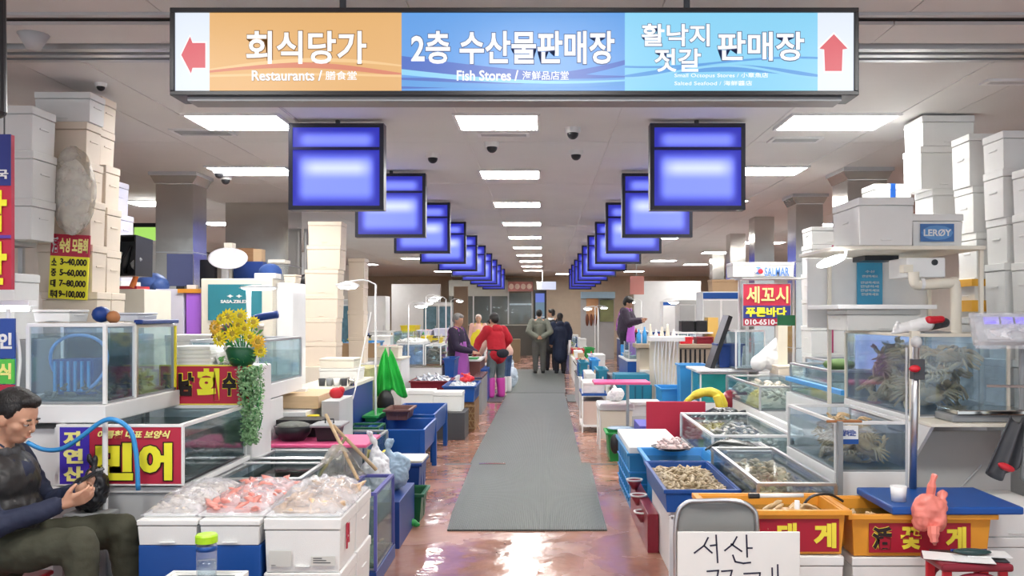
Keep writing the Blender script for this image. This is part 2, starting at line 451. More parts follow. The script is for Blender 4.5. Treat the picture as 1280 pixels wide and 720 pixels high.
def lamp(x, y, z0, z1, dx, label, r=.11, strength=None, name='clamp_lamp', group=None):
    """white pole with an arm and a bright round shade"""
    T = thing(name, label, 'lamp', (x, y, z0), group)
    MB().cyl((x, y, z0), (x, y, z1), .012, .012, 8).build('pole', white, T)
    MB().cyl((x, y, z0), (x, y, z0 + .015), .05, .05, 12).build('foot', white, T)
    MB().tube([(x, y, z1), (x + dx * .4, y, z1 + .05), (x + dx, y, z1 + .03)], .009, 6, 3).build('arm', white, T)
    MB().lathe((x + dx, y, z1 - .02), [(r, 0), (r * .96, .02), (r * .5, .045), (.015, .06)], 16).build('lamp_shade', white, T, smooth=True)
    MB().lathe((x + dx, y, z1 - .05), [(.01, 0), (r * .6, .008), (r * .8, .028)], 16).build('bulb', lamp_on, T, smooth=True)
    return T

def board_sign(x0, x1, z0, z1, Y, label, m, th=.02, name='sign_board', frame=None):
    T = thing(name, label, 'sign', ((x0 + x1) / 2, Y, z0))
    MB().box(x0, x1, Y, Y + th, z0, z1).build('board', m, T, .002)
    if frame:
        f = MB(); q = .008
        f.box(x0 - q, x1 + q, Y - .004, Y + th, z1, z1 + q); f.box(x0 - q, x1 + q, Y - .004, Y + th, z0 - q, z0)
        f.box(x0 - q, x0, Y - .004, Y + th, z0, z1); f.box(x1, x1 + q, Y - .004, Y + th, z0, z1); f.build('frame', frame, T)
    return T

def crumple(x0, x1, y0, y1, z, h, m, seed, name, parent, amp=.5, fill=None, th=0):
    """crumpled mound of film over something"""
    r = Vector((seed * 3.1, seed * 7.7, 0))
    def f(u, v):
        x, y = x0 + (x1 - x0) * u, y0 + (y1 - y0) * v
        e = (1 - (2 * u - 1) ** 4) * (1 - (2 * v - 1) ** 4)
        q = Vector((x, y, 0)) * 14 + r
        k = (1 - abs(noise.noise(q)) * 2) * .5 + noise.noise(q * 2.6) * .35
        return (x, y, z + h * e * (.75 + amp * k) + .002)
    return MB().sheet(f, 36, 28, .002).build(name, m, parent, smooth=True)
def bag_bunch(name, parent, c, h, r, m, seed, th=0):
    """a slumped, knotted plastic bag"""
    q = random.Random(seed); c = Vector(c); b = MB()
    b.ell(c + Vector((0, 0, h * .30)), (r, r * .85, h * .31), None, 16, 12)
    for k in range(4):
        a = q.uniform(0, 6.28); b.ell(c + Vector((math.cos(a) * r * .45, math.sin(a) * r * .4, h * q.uniform(.22, .5))), (r * .62, r * .55, h * q.uniform(.2, .3)), None, 14, 10)
    top = c + Vector((q.uniform(-.4, .4) * r, 0, h * .78)); b.caps(c + Vector((0, 0, h * .5)), top, r * .5, r * .16)
    for k in range(2): b.caps(top, top + Vector((q.uniform(-.6, .6) * r, q.uniform(-.3, .3) * r, h * .2)), r * .11, r * .12)
    return blob(name, b, m, parent, max(.007, r * .075), 1, .4, wrinkle=r * .22, wsc=1.9 / r)
# ============================================================ THE HALL
CEIL = 3.2; XL, XR, YB = -9.0, 9.0, 37.0
def floor_mat():
    m = mat('wet_floor', (.34, .17, .13), .2)
    nt = m.node_tree; N = nt.nodes; L = nt.links; b = N['Principled BSDF']
    tc = N.new('ShaderNodeTexCoord')
    n1 = N.new('ShaderNodeTexNoise'); n1.inputs['Scale'].default_value = 1.3; n1.inputs['Detail'].default_value = 6; n1.inputs['Roughness'].default_value = .65
    L.new(tc.outputs['Object'], n1.inputs['Vector'])
    cr = N.new('ShaderNodeValToRGB'); e = cr.color_ramp.elements
    e[0].position = .3; e[0].color = (.20, .095, .075, 1); e[1].position = .72; e[1].color = (.50, .28, .21, 1)
    x = cr.color_ramp.elements.new(.5); x.color = (.37, .18, .125, 1)
    L.new(n1.outputs['Fac'], cr.inputs['Fac']); L.new(cr.outputs['Color'], b.inputs['Base Color'])
    n2 = N.new('ShaderNodeTexNoise'); n2.inputs['Scale'].default_value = 1.9; n2.inputs['Detail'].default_value = 4; n2.inputs['Distortion'].default_value = .6
    L.new(tc.outputs['Object'], n2.inputs['Vector'])
    mr = N.new('ShaderNodeMapRange'); mr.inputs['From Min'].default_value = .42; mr.inputs['From Max'].default_value = .62
    mr.inputs['To Min'].default_value = .07; mr.inputs['To Max'].default_value = .36
    L.new(n2.outputs['Fac'], mr.inputs['Value']); L.new(mr.outputs[0], b.inputs['Roughness'])
    n3 = N.new('ShaderNodeTexNoise'); n3.inputs['Scale'].default_value = 5.5; n3.inputs['Detail'].default_value = 3
    L.new(tc.outputs['Object'], n3.inputs['Vector'])
    bp = N.new('ShaderNodeBump'); bp.inputs['Strength'].default_value = .35; bp.inputs['Distance'].default_value = .02
    L.new(n3.outputs['Fac'], bp.inputs['Height']); L.new(bp.outputs[0], b.inputs['Normal'])
    b.inputs['Specular IOR Level'].default_value = .8
    return m
ceil_m = mat('ceiling_panel', (.76, .75, .735), .75, bump=.1, bscale=3, var=.07, scale=1.2)
back_m = mat('ceiling_back', (.10, .10, .10), .9)
wall_m = mat('wall_paint', (.66, .64, .60), .8, var=.05)
brown_w = mat('brown_wall', (.66, .56, .44), .7, var=.08)
def struct(name, mb, m, bevel=0, parent=None):
    return mb.build(name, m, parent, bevel, kind='structure') if parent is None else mb.build(name, m, parent, bevel)
struct('floor', B(XL, XR, -2.5, YB, -.1, 0), floor_mat())
ce = struct('ceiling', B(XL, XR, -2.5, YB, CEIL + .03, CEIL + .12), back_m)
# slots: the two tracks that cross the hall
slots = [(4.66, 4.86), (5.2, 5.56)]
k = 0
ys = [-2.5, .9, 3.4, 4.66]
segs = [(-2.5, .9), (.9, 3.3), (3.3, 4.66), (4.86, 5.2)] + [(5.56 + 2.6 * i, 5.56 + 2.6 * (i + 1)) for i in range(9)]
pw = 1.32; x0s = [-.7 + pw * i for i in range(-6, 7)]
cache = {}
for (ya, yb) in segs:
    for x in x0s:
        xa = max(XL, x); xb = min(XR, x + pw)
        if ya > 5:
            pass
        b = B(xa + .003, xb - .003, ya + .003, yb - .003, CEIL, CEIL + .02)
        b.build('panel', ceil_m, ce)
B(XL, XR, 5.56 + 23.4, YB, CEIL, CEIL + .02).build('panel', ceil_m, ce)
# pairs of narrow seams beside the row of lamps (cover strips)
for xx in (-.70, -.035, .62, 1.95, 2.85, -2.05, -2.92):
    B(xx - .012, xx + .012, 5.58, 29, CEIL - .006, CEIL + .004).build('cover_strip', ceil_m, ce)
# double shutter rail and dark slot
for i, (a, b_) in enumerate(((5.24, 5.30), (5.36, 5.42), (5.47, 5.52))):
    struct('trim_%d' % (i + 1), B(XL, XR, a, b_, CEIL - .02, CEIL + .02), alu)
struct('trim_4', B(XL, XR, 5.2, 5.56, CEIL + .02, CEIL + .029), lgrey)
struct('trim_5', B(XL, XR, 4.66, 4.70, CEIL - .015, CEIL + .03), lgrey)
struct('wall_left', B(XL - .1, XL, -2.5, YB, 0, CEIL + .03), wall_m)
struct('wall_right', B(XR, XR + .1, -2.5, YB, 0, CEIL + .03), wall_m)
struct('wall_back', B(XL, XR, YB, YB + .1, 0, CEIL + .03), brown_w)

# ceiling lamps
def clight(Y, xa, xb, label, dp=.54, group=None):
    T = thing('ceiling_lamp', label, 'ceiling light', ((xa + xb) / 2, Y, CEIL - .02), group)
    f = MB(); q = .025; y0, y1 = Y - dp / 2, Y + dp / 2
    f.box(xa - q, xb + q, y0 - q, y0, CEIL - .02, CEIL + .002); f.box(xa - q, xb + q, y1, y1 + q, CEIL - .02, CEIL + .002)
    f.box(xa - q, xa, y0, y1, CEIL - .02, CEIL + .002); f.box(xb, xb + q, y0, y1, CEIL - .02, CEIL + .002)
    f.build('frame', white, T)
    B(xa, xb, y0, y1, CEIL - .014, CEIL - .004).build('diffuser', panel_on, T)
ordn = ['nearest', 'second', 'third', 'fourth', 'fifth', 'sixth', 'seventh', 'eighth', 'ninth', 'tenth']
wn = ['', 'second', 'third', 'fourth', 'fifth', 'sixth', 'seventh', 'eighth', 'ninth']
for i in range(10):
    clight(7.28 + 2.72 * i, -.70, -.05, ('white ceiling light over the mat, just beyond the big sign' if i == 0 else 'white ceiling light over the mat, %s one beyond the big sign' % ORD[i].split(' ')[0] if i < 9 else 'white ceiling light over the mat, last one before the back kiosk').replace('topmost', 'first'))
for Y, xa, xb, l in ((7.28, -2.86, -2.13, 'ceiling light between the big sign and the steel-clad column on the left'), (9.75, -3.63, -2.8, 'ceiling light right above the dome cameras near the left steel column'),
                     (12.6, -5.9, -5.4, 'small ceiling light beside the left steel column, over the lilac boxes'), (7.28, 2.0, 2.83, 'large ceiling light beyond the right end of the big sign'),
                     (9.75, 2.05, 2.85, 'ceiling light peeking out right of the first blue sign on the right'), (19.5, 4.2, 5.3, 'ceiling light above the salmon box sign, nearer one'),
                     (22.6, 4.1, 4.9, 'ceiling light above the salmon box sign, farther one'), (15.4, -5.9, -5.3, 'ceiling light just right of the left steel column'),
                     (12.6, 4.5, 5.2, 'added ceiling light behind the large grey-lit polystyrene box'), (15.6, 4.5, 5.2, 'ceiling light between the two nearer right steel columns'), (18.5, -5.9, -5.3, 'added ceiling light, nearer one right of the wide steel cladding'), (22, -5.9, -5.3, 'added ceiling light, farther one right of the wide steel cladding'), (28, -5.9, -5.3, 'added ceiling light, farthest of the left outer row'), (28, 4.5, 5.2, 'added ceiling light, farthest of the right outer row'), (32.5, -4, -3.3, 'added ceiling light before the left end of the far wall'), (32.5, 3, 3.7, 'added ceiling light before the right end of the far wall'), (34.5, .5, 1.15, 'added ceiling light close to the brown far wall'),  # most of these side-bay and far-end lamps are added to brighten the hall
                     (25, -4, -3.3, 'ceiling light far off over the left stalls'), (26, 3.2, 3.9, 'ceiling light far off over the right stalls'), (12.5, 2.05, 2.85, 'ceiling light behind the first blue sign on the right'),
                     (18.2, -2.9, -2.1, 'ceiling light behind the left row of blue signs'), (18.2, 2.1, 2.8, 'ceiling light behind the right row of blue signs'),
                     (2.6, -2.4, -1.7, 'added unseen ceiling light before the big sign, over the stalls on the left'), (2.6, 1.7, 2.4, 'added unseen ceiling light before the big sign, over the crab crates'), (3.0, -.35, .35, 'added unseen ceiling light before the big sign, over the aisle')):  # lamps out of view before the sign, added for more light
    clight(Y, xa, xb, l)
# dome cameras, vents, detectors
def dome(px, py, label, s=1):
    Y = F * (CEIL - EYE) / (VY - py); x = PX(px, Y)
    T = thing('dome_camera', label, 'camera', (x, Y, CEIL - .09 * s))
    MB().cyl((x, Y, CEIL - .05 * s), (x, Y, CEIL), .07 * s, .08 * s, 16).build('mount', white, T, smooth=False)
    MB().ell((x, Y, CEIL - .055 * s), .055 * s, None, 14, 8).build('dome', black, T, smooth=True)
for px, py, l in ((615, 178, 'dark dome camera on the ceiling left of the lamp row'), (716, 160, 'dark dome camera on the ceiling, nearer of the pair right of the lamp row'), (720, 188, 'dark dome camera on the ceiling, farther of the pair right of the lamp row'),
                  (274, 212, 'dark dome camera by the left steel column, first of two'), (282, 220, 'dark dome camera by the left steel column, second of two'), (126, 104, 'dark small camera on the ceiling above the cream boxes'), (541, 192, 'tiny dome camera right of the first left blue sign')):
    dome(px, py, l, .5 if py == 104 else .9)
T = thing('ceiling_speaker', 'grey funnel-shaped ceiling speaker between the two tracks at the far left', 'speaker', (PX(38, 5.0), 5.03, CEIL - .09))
MB().lathe((PX(38, 5.0), 5.03, CEIL - .09), [(.035, 0), (.05, .03), (.085, .09)], 16).build('horn', lgrey, T, smooth=True)
def vent(x0, x1, y0, y1, label):
    T = thing('air_vent', label, 'vent', ((x0 + x1) / 2, (y0 + y1) / 2, CEIL - .015))
    B(x0, x1, y0, y1, CEIL - .006, CEIL - .001).build('backing', dark, T)
    f = MB(); q = .03
    for a in ((x0 - q, x1 + q, y0 - q, y0), (x0 - q, x1 + q, y1, y1 + q), (x0 - q, x0, y0, y1), (x1, x1 + q, y0, y1)): f.box(*a, CEIL - .015, CEIL)
    f.build('frame', white, T)
    for j in range(1, 4):
        yy = y0 + (y1 - y0) * j / 4; B(x0, x1, yy - .008, yy + .008, CEIL - .014, CEIL - .004).build('slat', lgrey, T)
vent(-3.2, -2.75, 7.6, 7.8, 'slotted white ceiling vent left of the left ceiling light')
vent(2.1, 2.5, 7.95, 8.12, 'slotted ceiling vent behind the large right ceiling light')
vent(-.55, -.15, 7.75, 7.85, 'slim ceiling vent behind the nearest ceiling light over the mat')
vent(3.05, 3.9, 6.0, 6.07, 'dark slot vent in the ceiling above the right polystyrene towers')

# columns clad in stainless sheet
def column(x0, x1, y0, y1, n, cap=True):
    T = thing('pillar_%d' % n, None, None, ((x0 + x1) / 2, (y0 + y1) / 2, 0)); T['kind'] = 'structure'
    B(x0, x1, y0, y1, 0, CEIL).build('steel_cladding', steel, T)
    c = MB()
    for z in (1.15, 2.3):
        c.box(x0 - .004, x1 + .004, y0 - .004, y1 + .004, z - .006, z + .006)
    c.build('cladding_joint', alu, T)
    if cap:
        MB().box(x0 - .06, x1 + .06, y0 - .06, y1 + .06, CEIL - .04, CEIL - .001, tap=0).build('capital', lgrey, T)
        MB().prism([(x0 - .055, CEIL - .04), (x1 + .055, CEIL - .04), (x1 + .003, CEIL - .13), (x0 - .003, CEIL - .13)], 'y', y0 - .02, y1 + .02).build('collar', steel, T)
column(-4.36, -3.94, 9.9, 10.3, 1)
column(-4.55, -3.65, 12.6, 13.3, 2, False)
column(3.32, 3.75, 9.6, 10.1, 3)
column(3.36, 3.72, 11.7, 12.1, 4)
column(3.46, 3.78, 14.4, 14.8, 5, False)
column(3.70, 4.0, 17.4, 17.8, 6, False)
column(4.35, 4.65, 22.6, 23, 7, False)
column(-4.9, -4.55, 19, 19.4, 8, False)
# ribbed pale sheet beside the wide cladding on the left
T = thing('sheet_door', 'pale vertical grooved panel beside the wide steel cladding', 'panel', (-3.42, 13.4, 0))
B(-3.63, -3.30, 13.35, 13.4, 0, 2.9).build('panel', lgrey, T)
for j in range(5): B(-3.61 + .065 * j, -3.585 + .065 * j, 13.33, 13.352, .05, 2.85).build('rib', alu, T)

# ------------------------------------------------------------ the big overhead sign
YS = 4.2
sx0, sx1, sz0, sz1 = PX(219, YS), PX(1067, YS), PZ(114, YS), PZ(16, YS)
T = thing('overhead_sign', 'wide lit direction sign hanging over the aisle, orange and blue panels between two red arrows', 'sign', ((sx0 + sx1) / 2, YS + .09, sz0))
sm = {}
def em(name, col, e=1.0):
    m = mat(name, col, .4, emit=e, var=0); b = m.node_tree.nodes['Principled BSDF']
    for l in list(m.node_tree.links):
        if l.to_socket == b.inputs['Base Color']: m.node_tree.links.remove(l)
    b.inputs['Base Color'].default_value = (.05, .05, .05, 1); b.inputs['Emission Strength'].default_value = e * .8
    return m
fr = MB(); q = .022
fr.box(sx0 - q, sx1 + q, YS - .012, YS + .17, sz1, sz1 + q); fr.box(sx0 - q, sx1 + q, YS - .012, YS + .17, sz0 - q, sz0)
fr.box(sx0 - q, sx0, YS - .012, YS + .17, sz0, sz1); fr.box(sx1, sx1 + q, YS - .012, YS + .17, sz0, sz1)
fr.box(sx0, sx1, YS + .02, YS + .17, sz0, sz1)
fr.build('frame', black, T, .003)
B(sx0 + .05, sx1 - .05, YS + .02, YS + .15, sz0 - q - .02, sz0 - q).build('underside_tray', grey, T)
e_white = em('sign_white_lit', (.80, .87, .97), .95); e_or = em('sign_orange_lit', (.90, .50, .17), .85)
e_b1 = em('sign_blue_lit', (.10, .36, .85), .9); e_b2 = em('sign_pale_blue_lit', (.24, .66, .93), .95)
e_or2 = em('sign_red_wave', (.85, .26, .14), .8); e_bd = em('sign_deep_wave', (.05, .16, .66), .8); e_bm = em('sign_mid_wave', (.09, .38, .86), .85); e_bl = em('sign_light_wave', (.28, .70, .97), .9)
e_or3 = em('sign_light_orange', (.96, .62, .28), .9)
e_txt = em('sign_text_lit', (.96, .97, 1), 1.0); ink = mat('sign_ink', (.05, .07, .16), .6, emit=.3, var=0); ink_o = mat('sign_ink_brown', (.20, .10, .03), .6, emit=.3, var=0)
e_red = em('sign_red_arrow', (.80, .09, .12), .85)
def sp(px): return PX(px, YS)
def sz(py): return PZ(py, YS)
def pane(pa, pb, m, nm='lit_panel'): B(sp(pa), sp(pb), YS, YS + .02, sz0, sz1).build(nm, m, T)
pane(219, 262, e_white); pane(262, 502, e_or); pane(502, 781, e_b1); pane(781, 1022, e_b2); pane(1022, 1067, e_white)
def wave(pa, pb, f, th, m, dd):
    n = 24; up = []; dn = []
    for i in range(n + 1):
        t = i / n; px = pa + (pb - pa) * t; y = f(t); h = th(t) if callable(th) else th
        up.append((sp(px), max(sz0 + .001, min(sz1, sz(y - h / 2))))); dn.append((sp(px), max(sz0 + .0005, min(sz1, sz(y + h / 2)))))
    b = MB(); vs = [(x, YS - dd, z) for x, z in up] + [(x, YS - dd, z) for x, z in dn]
    b.add(vs, [(i, i + 1, n + 2 + i, n + 1 + i) for i in range(n)]); b.build('wave_stripe', m, T)
wave(262, 502, lambda t: 89 - 9 * math.sin(t * 3.3) + 3 * t, lambda t: 4 + 3 * math.sin(t * 3.1), e_or2, .001)
wave(262, 502, lambda t: 86 - 11 * math.sin(t * 2.9 - .1), lambda t: 2 + 3 * math.sin(3.1 * t), e_or3, .0016)
wave(262, 502, lambda t: 95 - 2 * math.sin(t * 3.2), 3, e_or3, .0016)
wave(502, 781, lambda t: 80 + 16 * math.sin(t * 1.7), lambda t: 18 * (1 - t) + 2, e_bd, .001)
wave(502, 781, lambda t: 104 - 26 * t ** 3, lambda t: 14 - 8 * t, e_bd, .0012)
wave(502, 781, lambda t: 90 + 13 * math.sin(t * 2.2), lambda t: 7 * (1 - t * .7), e_bl, .0016)
wave(502, 781, lambda t: 104 + 4 * math.sin(t * 3), lambda t: 8 * (1 - .5 * t), e_bm, .002)
wave(781, 1022, lambda t: 96 - 12 * math.sin(t * 2.9) + 2 * t, lambda t: 4 + 5 * math.sin(t * 3.1), e_bm, .001)
wave(781, 1022, lambda t: 90 + 8 * math.cos(t * 6), lambda t: 3, e_bl, .0014)
wave(781, 1022, lambda t: 78 - 6 * math.sin((t - .5) * 4), lambda t: 2.5, e_bm, .0013)
def stx(s, pa, pb, ya, yb, m, bold=.03, outline=None, th=.003, name='lettering', ob=.035):
    return text(s, m, T, sp(pa), sp(pb), sz(yb), sz(ya), YS - .002, name, bold, th, outline=outline, obld=min(ob, .024))
stx('회식당가', 308, 458, 39, 80, e_txt, .02, ink_o)
stx('Restaurants /', 315, 403, 88, 101, e_txt, .02, ink_o, ob=.02); stx('膳食堂', 407, 446, 89, 100, e_txt, .004)
stx('2층 수산물판매장', 514, 768, 39, 80, e_txt, .022, ink)
stx('Fish Stores /', 571, 648, 88, 101, e_txt, .02, ink, ob=.02); stx('海鮮品店堂', 653, 711, 89, 100, e_txt, .004)
stx('활낙지', 802, 887, 30, 58, e_txt, .02, ink)
stx('젓갈', 818, 876, 61, 90, e_txt, .02, ink)
stx('판매장', 897, 1005, 40, 76, e_txt, .02, ink)
stx('Small Octopus Stores / 小章魚店', 843, 960, 91, 98, e_txt, .0)
stx('Salted Seafood / 海鮮醬店', 843, 940, 101, 107, e_txt, .0)
def arrow(pts, m, dd, grow=1, nm='arrow'):
    cx = sum(p[0] for p in pts) / len(pts); cy = sum(p[1] for p in pts) / len(pts)
    q = [(sp(cx + (p[0] - cx) * grow), sz(cy + (p[1] - cy) * grow)) for p in pts]
    MB().prism(q, 'y', YS - dd, YS - dd + .001).build(nm, m, T)
la = [(227, 69), (238, 46), (241, 54), (257, 54), (257, 85), (241, 85), (239, 92)]
ra = [(1042, 43), (1059, 61), (1053, 62), (1052, 89), (1031, 89), (1030, 62), (1024, 61)]
for a in (la, ra): arrow(a, e_txt, .002, 1.12, 'arrow_outline'); arrow(a, e_red, .004)
for px in (425, 861):
    MB().cyl((sp(px), YS + .06, sz1 + .02), (sp(px), YS + .06, CEIL), .016, .016, 10).build('hanger', dark, T)

# ------------------------------------------------------------ hanging blue signs
def hsign_mat():
    m = bpy.data.materials.new('blue_sign_lit'); m.use_nodes = True
    nt = m.node_tree; N = nt.nodes; L = nt.links; b = N['Principled BSDF']; b.inputs['Roughness'].default_value = .4
    tc = N.new('ShaderNodeTexCoord'); sx = N.new('ShaderNodeSeparateXYZ'); L.new(tc.outputs['Generated'], sx.inputs[0])
    def soft(out, c, h, s):
        a = N.new('ShaderNodeMath'); a.operation = 'SUBTRACT'; a.inputs[1].default_value = c; L.new(out, a.inputs[0])
        q = N.new('ShaderNodeMath'); q.operation = 'ABSOLUTE'; L.new(a.outputs[0], q.inputs[0])
        r = N.new('ShaderNodeMapRange'); r.interpolation_type = 'SMOOTHSTEP'; r.inputs['From Min'].default_value = h + s; r.inputs['From Max'].default_value = h - s; L.new(q.outputs[0], r.inputs['Value'])
        return r.outputs[0]
    X, Z = sx.outputs[0], sx.outputs[2]
    def mul(a, c):
        n = N.new('ShaderNodeMath'); n.operation = 'MULTIPLY'
        L.new(a, n.inputs[0]); (L.new(c, n.inputs[1]) if not isinstance(c, float) else setattr(n.inputs[1], 'default_value', c)); return n.outputs[0]
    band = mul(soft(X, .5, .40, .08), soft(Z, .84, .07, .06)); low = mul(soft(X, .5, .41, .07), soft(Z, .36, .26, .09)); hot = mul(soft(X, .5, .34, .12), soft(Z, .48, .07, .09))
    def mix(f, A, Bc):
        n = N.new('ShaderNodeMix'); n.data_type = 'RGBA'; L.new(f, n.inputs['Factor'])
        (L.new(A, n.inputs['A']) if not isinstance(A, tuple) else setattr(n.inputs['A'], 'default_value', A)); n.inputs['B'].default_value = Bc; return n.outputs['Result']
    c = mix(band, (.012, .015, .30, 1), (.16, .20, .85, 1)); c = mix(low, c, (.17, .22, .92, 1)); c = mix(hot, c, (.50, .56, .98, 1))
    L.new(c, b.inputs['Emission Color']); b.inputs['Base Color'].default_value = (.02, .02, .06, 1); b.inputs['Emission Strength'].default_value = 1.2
    return m
hm = hsign_mat()
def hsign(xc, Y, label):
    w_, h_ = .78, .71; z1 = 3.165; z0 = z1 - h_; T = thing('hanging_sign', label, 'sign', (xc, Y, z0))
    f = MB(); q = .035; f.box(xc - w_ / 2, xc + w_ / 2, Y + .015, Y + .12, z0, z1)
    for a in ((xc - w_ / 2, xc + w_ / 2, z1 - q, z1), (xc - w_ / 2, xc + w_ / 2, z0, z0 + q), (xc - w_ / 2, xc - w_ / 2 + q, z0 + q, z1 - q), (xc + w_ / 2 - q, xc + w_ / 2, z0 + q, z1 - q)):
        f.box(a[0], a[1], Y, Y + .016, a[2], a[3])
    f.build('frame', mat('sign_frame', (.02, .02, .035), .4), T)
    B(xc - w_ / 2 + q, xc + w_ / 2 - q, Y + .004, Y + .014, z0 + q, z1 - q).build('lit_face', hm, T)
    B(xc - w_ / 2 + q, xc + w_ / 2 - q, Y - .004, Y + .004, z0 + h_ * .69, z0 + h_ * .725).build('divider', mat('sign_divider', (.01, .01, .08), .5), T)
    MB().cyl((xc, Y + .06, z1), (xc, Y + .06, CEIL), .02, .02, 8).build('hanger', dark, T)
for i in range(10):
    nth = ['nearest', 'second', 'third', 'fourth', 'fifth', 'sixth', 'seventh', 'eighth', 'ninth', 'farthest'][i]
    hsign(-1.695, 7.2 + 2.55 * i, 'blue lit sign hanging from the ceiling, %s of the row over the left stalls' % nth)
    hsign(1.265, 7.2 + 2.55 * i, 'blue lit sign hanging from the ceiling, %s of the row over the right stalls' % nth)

# ------------------------------------------------------------ the mats of the aisle
def ribbed():
    m = mat('ribbed_rubber', (.125, .14, .13), .42, var=.12, scale=2)
    nt = m.node_tree; N = nt.nodes; L = nt.links; b = N['Principled BSDF']
    tc = N.new('ShaderNodeTexCoord'); wv = N.new('ShaderNodeTexWave'); wv.bands_direction = 'X'; wv.inputs['Scale'].default_value = 22
    L.new(tc.outputs['Object'], wv.inputs['Vector'])
    bp = N.new('ShaderNodeBump'); bp.inputs['Strength'].default_value = .6; bp.inputs['Distance'].default_value = .006
    L.new(wv.outputs['Fac'], bp.inputs['Height']); L.new(bp.outputs[0], b.inputs['Normal'])
    mx = [n for n in N if n.type == 'MIX'][0]
    m2 = N.new('ShaderNodeMix'); m2.data_type = 'RGBA'; m2.blend_type = 'MULTIPLY'; m2.inputs['Factor'].default_value = 1
    r = N.new('ShaderNodeMapRange'); r.inputs['To Min'].default_value = .75; L.new(wv.outputs['Fac'], r.inputs['Value'])
    L.new(mx.outputs['Result'], m2.inputs['A']); L.new(r.outputs[0], m2.inputs['B']); L.new(m2.outputs['Result'], b.inputs['Base Color'])
    return m
rm = ribbed()
def mat_piece(corners, z, label, th=.012):
    ps = [floor_pt(px, py) for px, py in corners]
    b = MB().prism([(p.x, p.y) for p in ps], 'z', z, z + th)
    one('rubber_mat', b, rm, label, 'mat')
mat_piece([(566, 640), (752, 640), (738, 580), (590, 580)], .001, 'grey ribbed rubber mat, the wide one behind the front strip')
mat_piece([(559, 664), (759, 664), (752.5, 640), (565.5, 640)], .001, 'short ribbed grey rubber strip at the front end of the aisle mats')
mat_piece([(588, 580), (727, 580), (706, 492), (634, 492)], .001, 'long grey rubber mat up to the woman in pink boots')
mat_piece([(633, 491.6), (707, 491.6), (705, 462), (641, 462)], .001, 'grey rubber mat under the two men at the far end')
mat_piece([(598, 503), (627, 503), (632, 494), (612, 494)], .001, 'small grey mat jutting towards the pink boots')
mat_piece([(709.5, 503), (730, 503), (726, 494), (707.5, 494)], .001, 'small grey mat jutting towards the right stalls')
# floor channel across the aisle
struct('trim_6', B(-1.05, 1.0, 9.36, 9.44, -.02, .0015), dark)
struct('trim_7', B(-.68, -.40, 9.30, 9.36, 0, .02), steel)
# ============================================================ LEFT SIDE, NEAR
def cabinet(x0, x1, y0, y1, z0, z1, label, m, top=None, name='counter', door=None, cat='counter', topt=.03, lip=.012, nd=1, face='front'):
    T = thing(name, label, cat, ((x0 + x1) / 2, (y0 + y1) / 2, z0))
    B(x0, x1, y0, y1, z0, z1 - (topt if top else 0)).build('body', m, T, .004)
    if top: B(x0 - lip, x1 + lip, y0 - lip, y1 + lip, z1 - topt, z1).build('counter_top', top, T, .004)
    if door:
        for i in range(nd):
            if face == 'front':
                a, b_ = x0 + (x1 - x0) * i / nd + .02, x0 + (x1 - x0) * (i + 1) / nd - .02
                B(a, b_, y0 - .014, y0 + .002, z0 + .04, z1 - .06).build('door', door, T, .003)
            else:
                a, b_ = y0 + (y1 - y0) * i / nd + .02, y0 + (y1 - y0) * (i + 1) / nd - .02
                xx = x1 if face == 'px' else x0
                B(xx - .002 if face == 'px' else xx - .014, xx + .014 if face == 'px' else xx + .002, a, b_, z0 + .04, z1 - .06).build('door', door, T, .003)
    return T

# (b) the seafood bag table in front
cabinet(-1.84, -1.285, 4.0, 4.85, 0, .55, 'blue boxed table base under the white foam trays at the near left corner', blue)
B_ = [(-1.845, -1.57), (-1.56, -1.285)]
for i, (a, b_) in enumerate(B_):
    foam_box((a + b_) / 2, 4.2, .552, b_ - a, .42, .115, 'flat white foam box %s' % ('nearer the seated man, front row' if i == 0 else 'above the green-capped bottle, front row'), foam, lid=True)
    foam_box((a + b_) / 2, 4.64, .552, b_ - a, .42, .115, 'flat white foam box, back row, %s' % ('half behind the white shell bag' if i == 0 else 'under the pink seafood bag'), foam, lid=True)
def labelled(x, y, z, w_, d, h, label, nm=True):
    t = foam_box(x, y, z, w_, d, h, label, foam)
    if nm:
        t.rotation_euler.z = 0
        B(x - .15, x - .05, y - d / 2 - .0035, y - d / 2 + .001, z + .03, z + .10).build('paper_label', mat('paper_label', (.62, .62, .58), .7), t)
        B(x + .04, x + .15, y - d / 2 - .0035, y - d / 2 + .001, z + .035, z + .075).build('paper_label', mat('paper_label', (.6, .6, .6), .7), t)
        for k in range(3): B(x + .05, x + .13 - .02 * k, y - d / 2 - .0045, y - d / 2 - .003, z + .045 + .01 * k, z + .049 + .01 * k).build('printed_line', dark, t)
        B(x - .14, x - .12, y - d / 2 - .0045, y - d / 2 - .003, z + .035, z + .037).build('printed_line', dark, t)
        B(x + w_ / 2 - .001, x + w_ / 2 + .003, y - .06, y - .04, z + .08, z + .20).build('red_print', crim, t)
        B(x + w_ / 2 - .001, x + w_ / 2 + .003, y - .02, y + .0, z + .10, z + .19).build('red_print', crim, t)
    return t
bx = -1.095
labelled(bx, 4.17, .425, .352, .34, .245, 'white foam fish box with paper labels at the near left table corner, top one')
foam_box(bx, 4.17, .18, .352, .34, .243, 'white foam fish box under the labelled one at the near left table corner')
foam_box(bx, 4.17, 0, .352, .34, .178, 'low white foam box on the floor under the near left table corner')
labelled(bx, 4.53, .425, .352, .34, .245, 'white foam box behind the labelled fish box, facing the aisle', False)
foam_box(bx, 4.53, .18, .352, .34, .243, 'white foam box second in the pile behind the labelled fish box')
foam_box(bx, 4.53, 0, .352, .34, .178, 'low white foam box on the floor behind the labelled fish box')

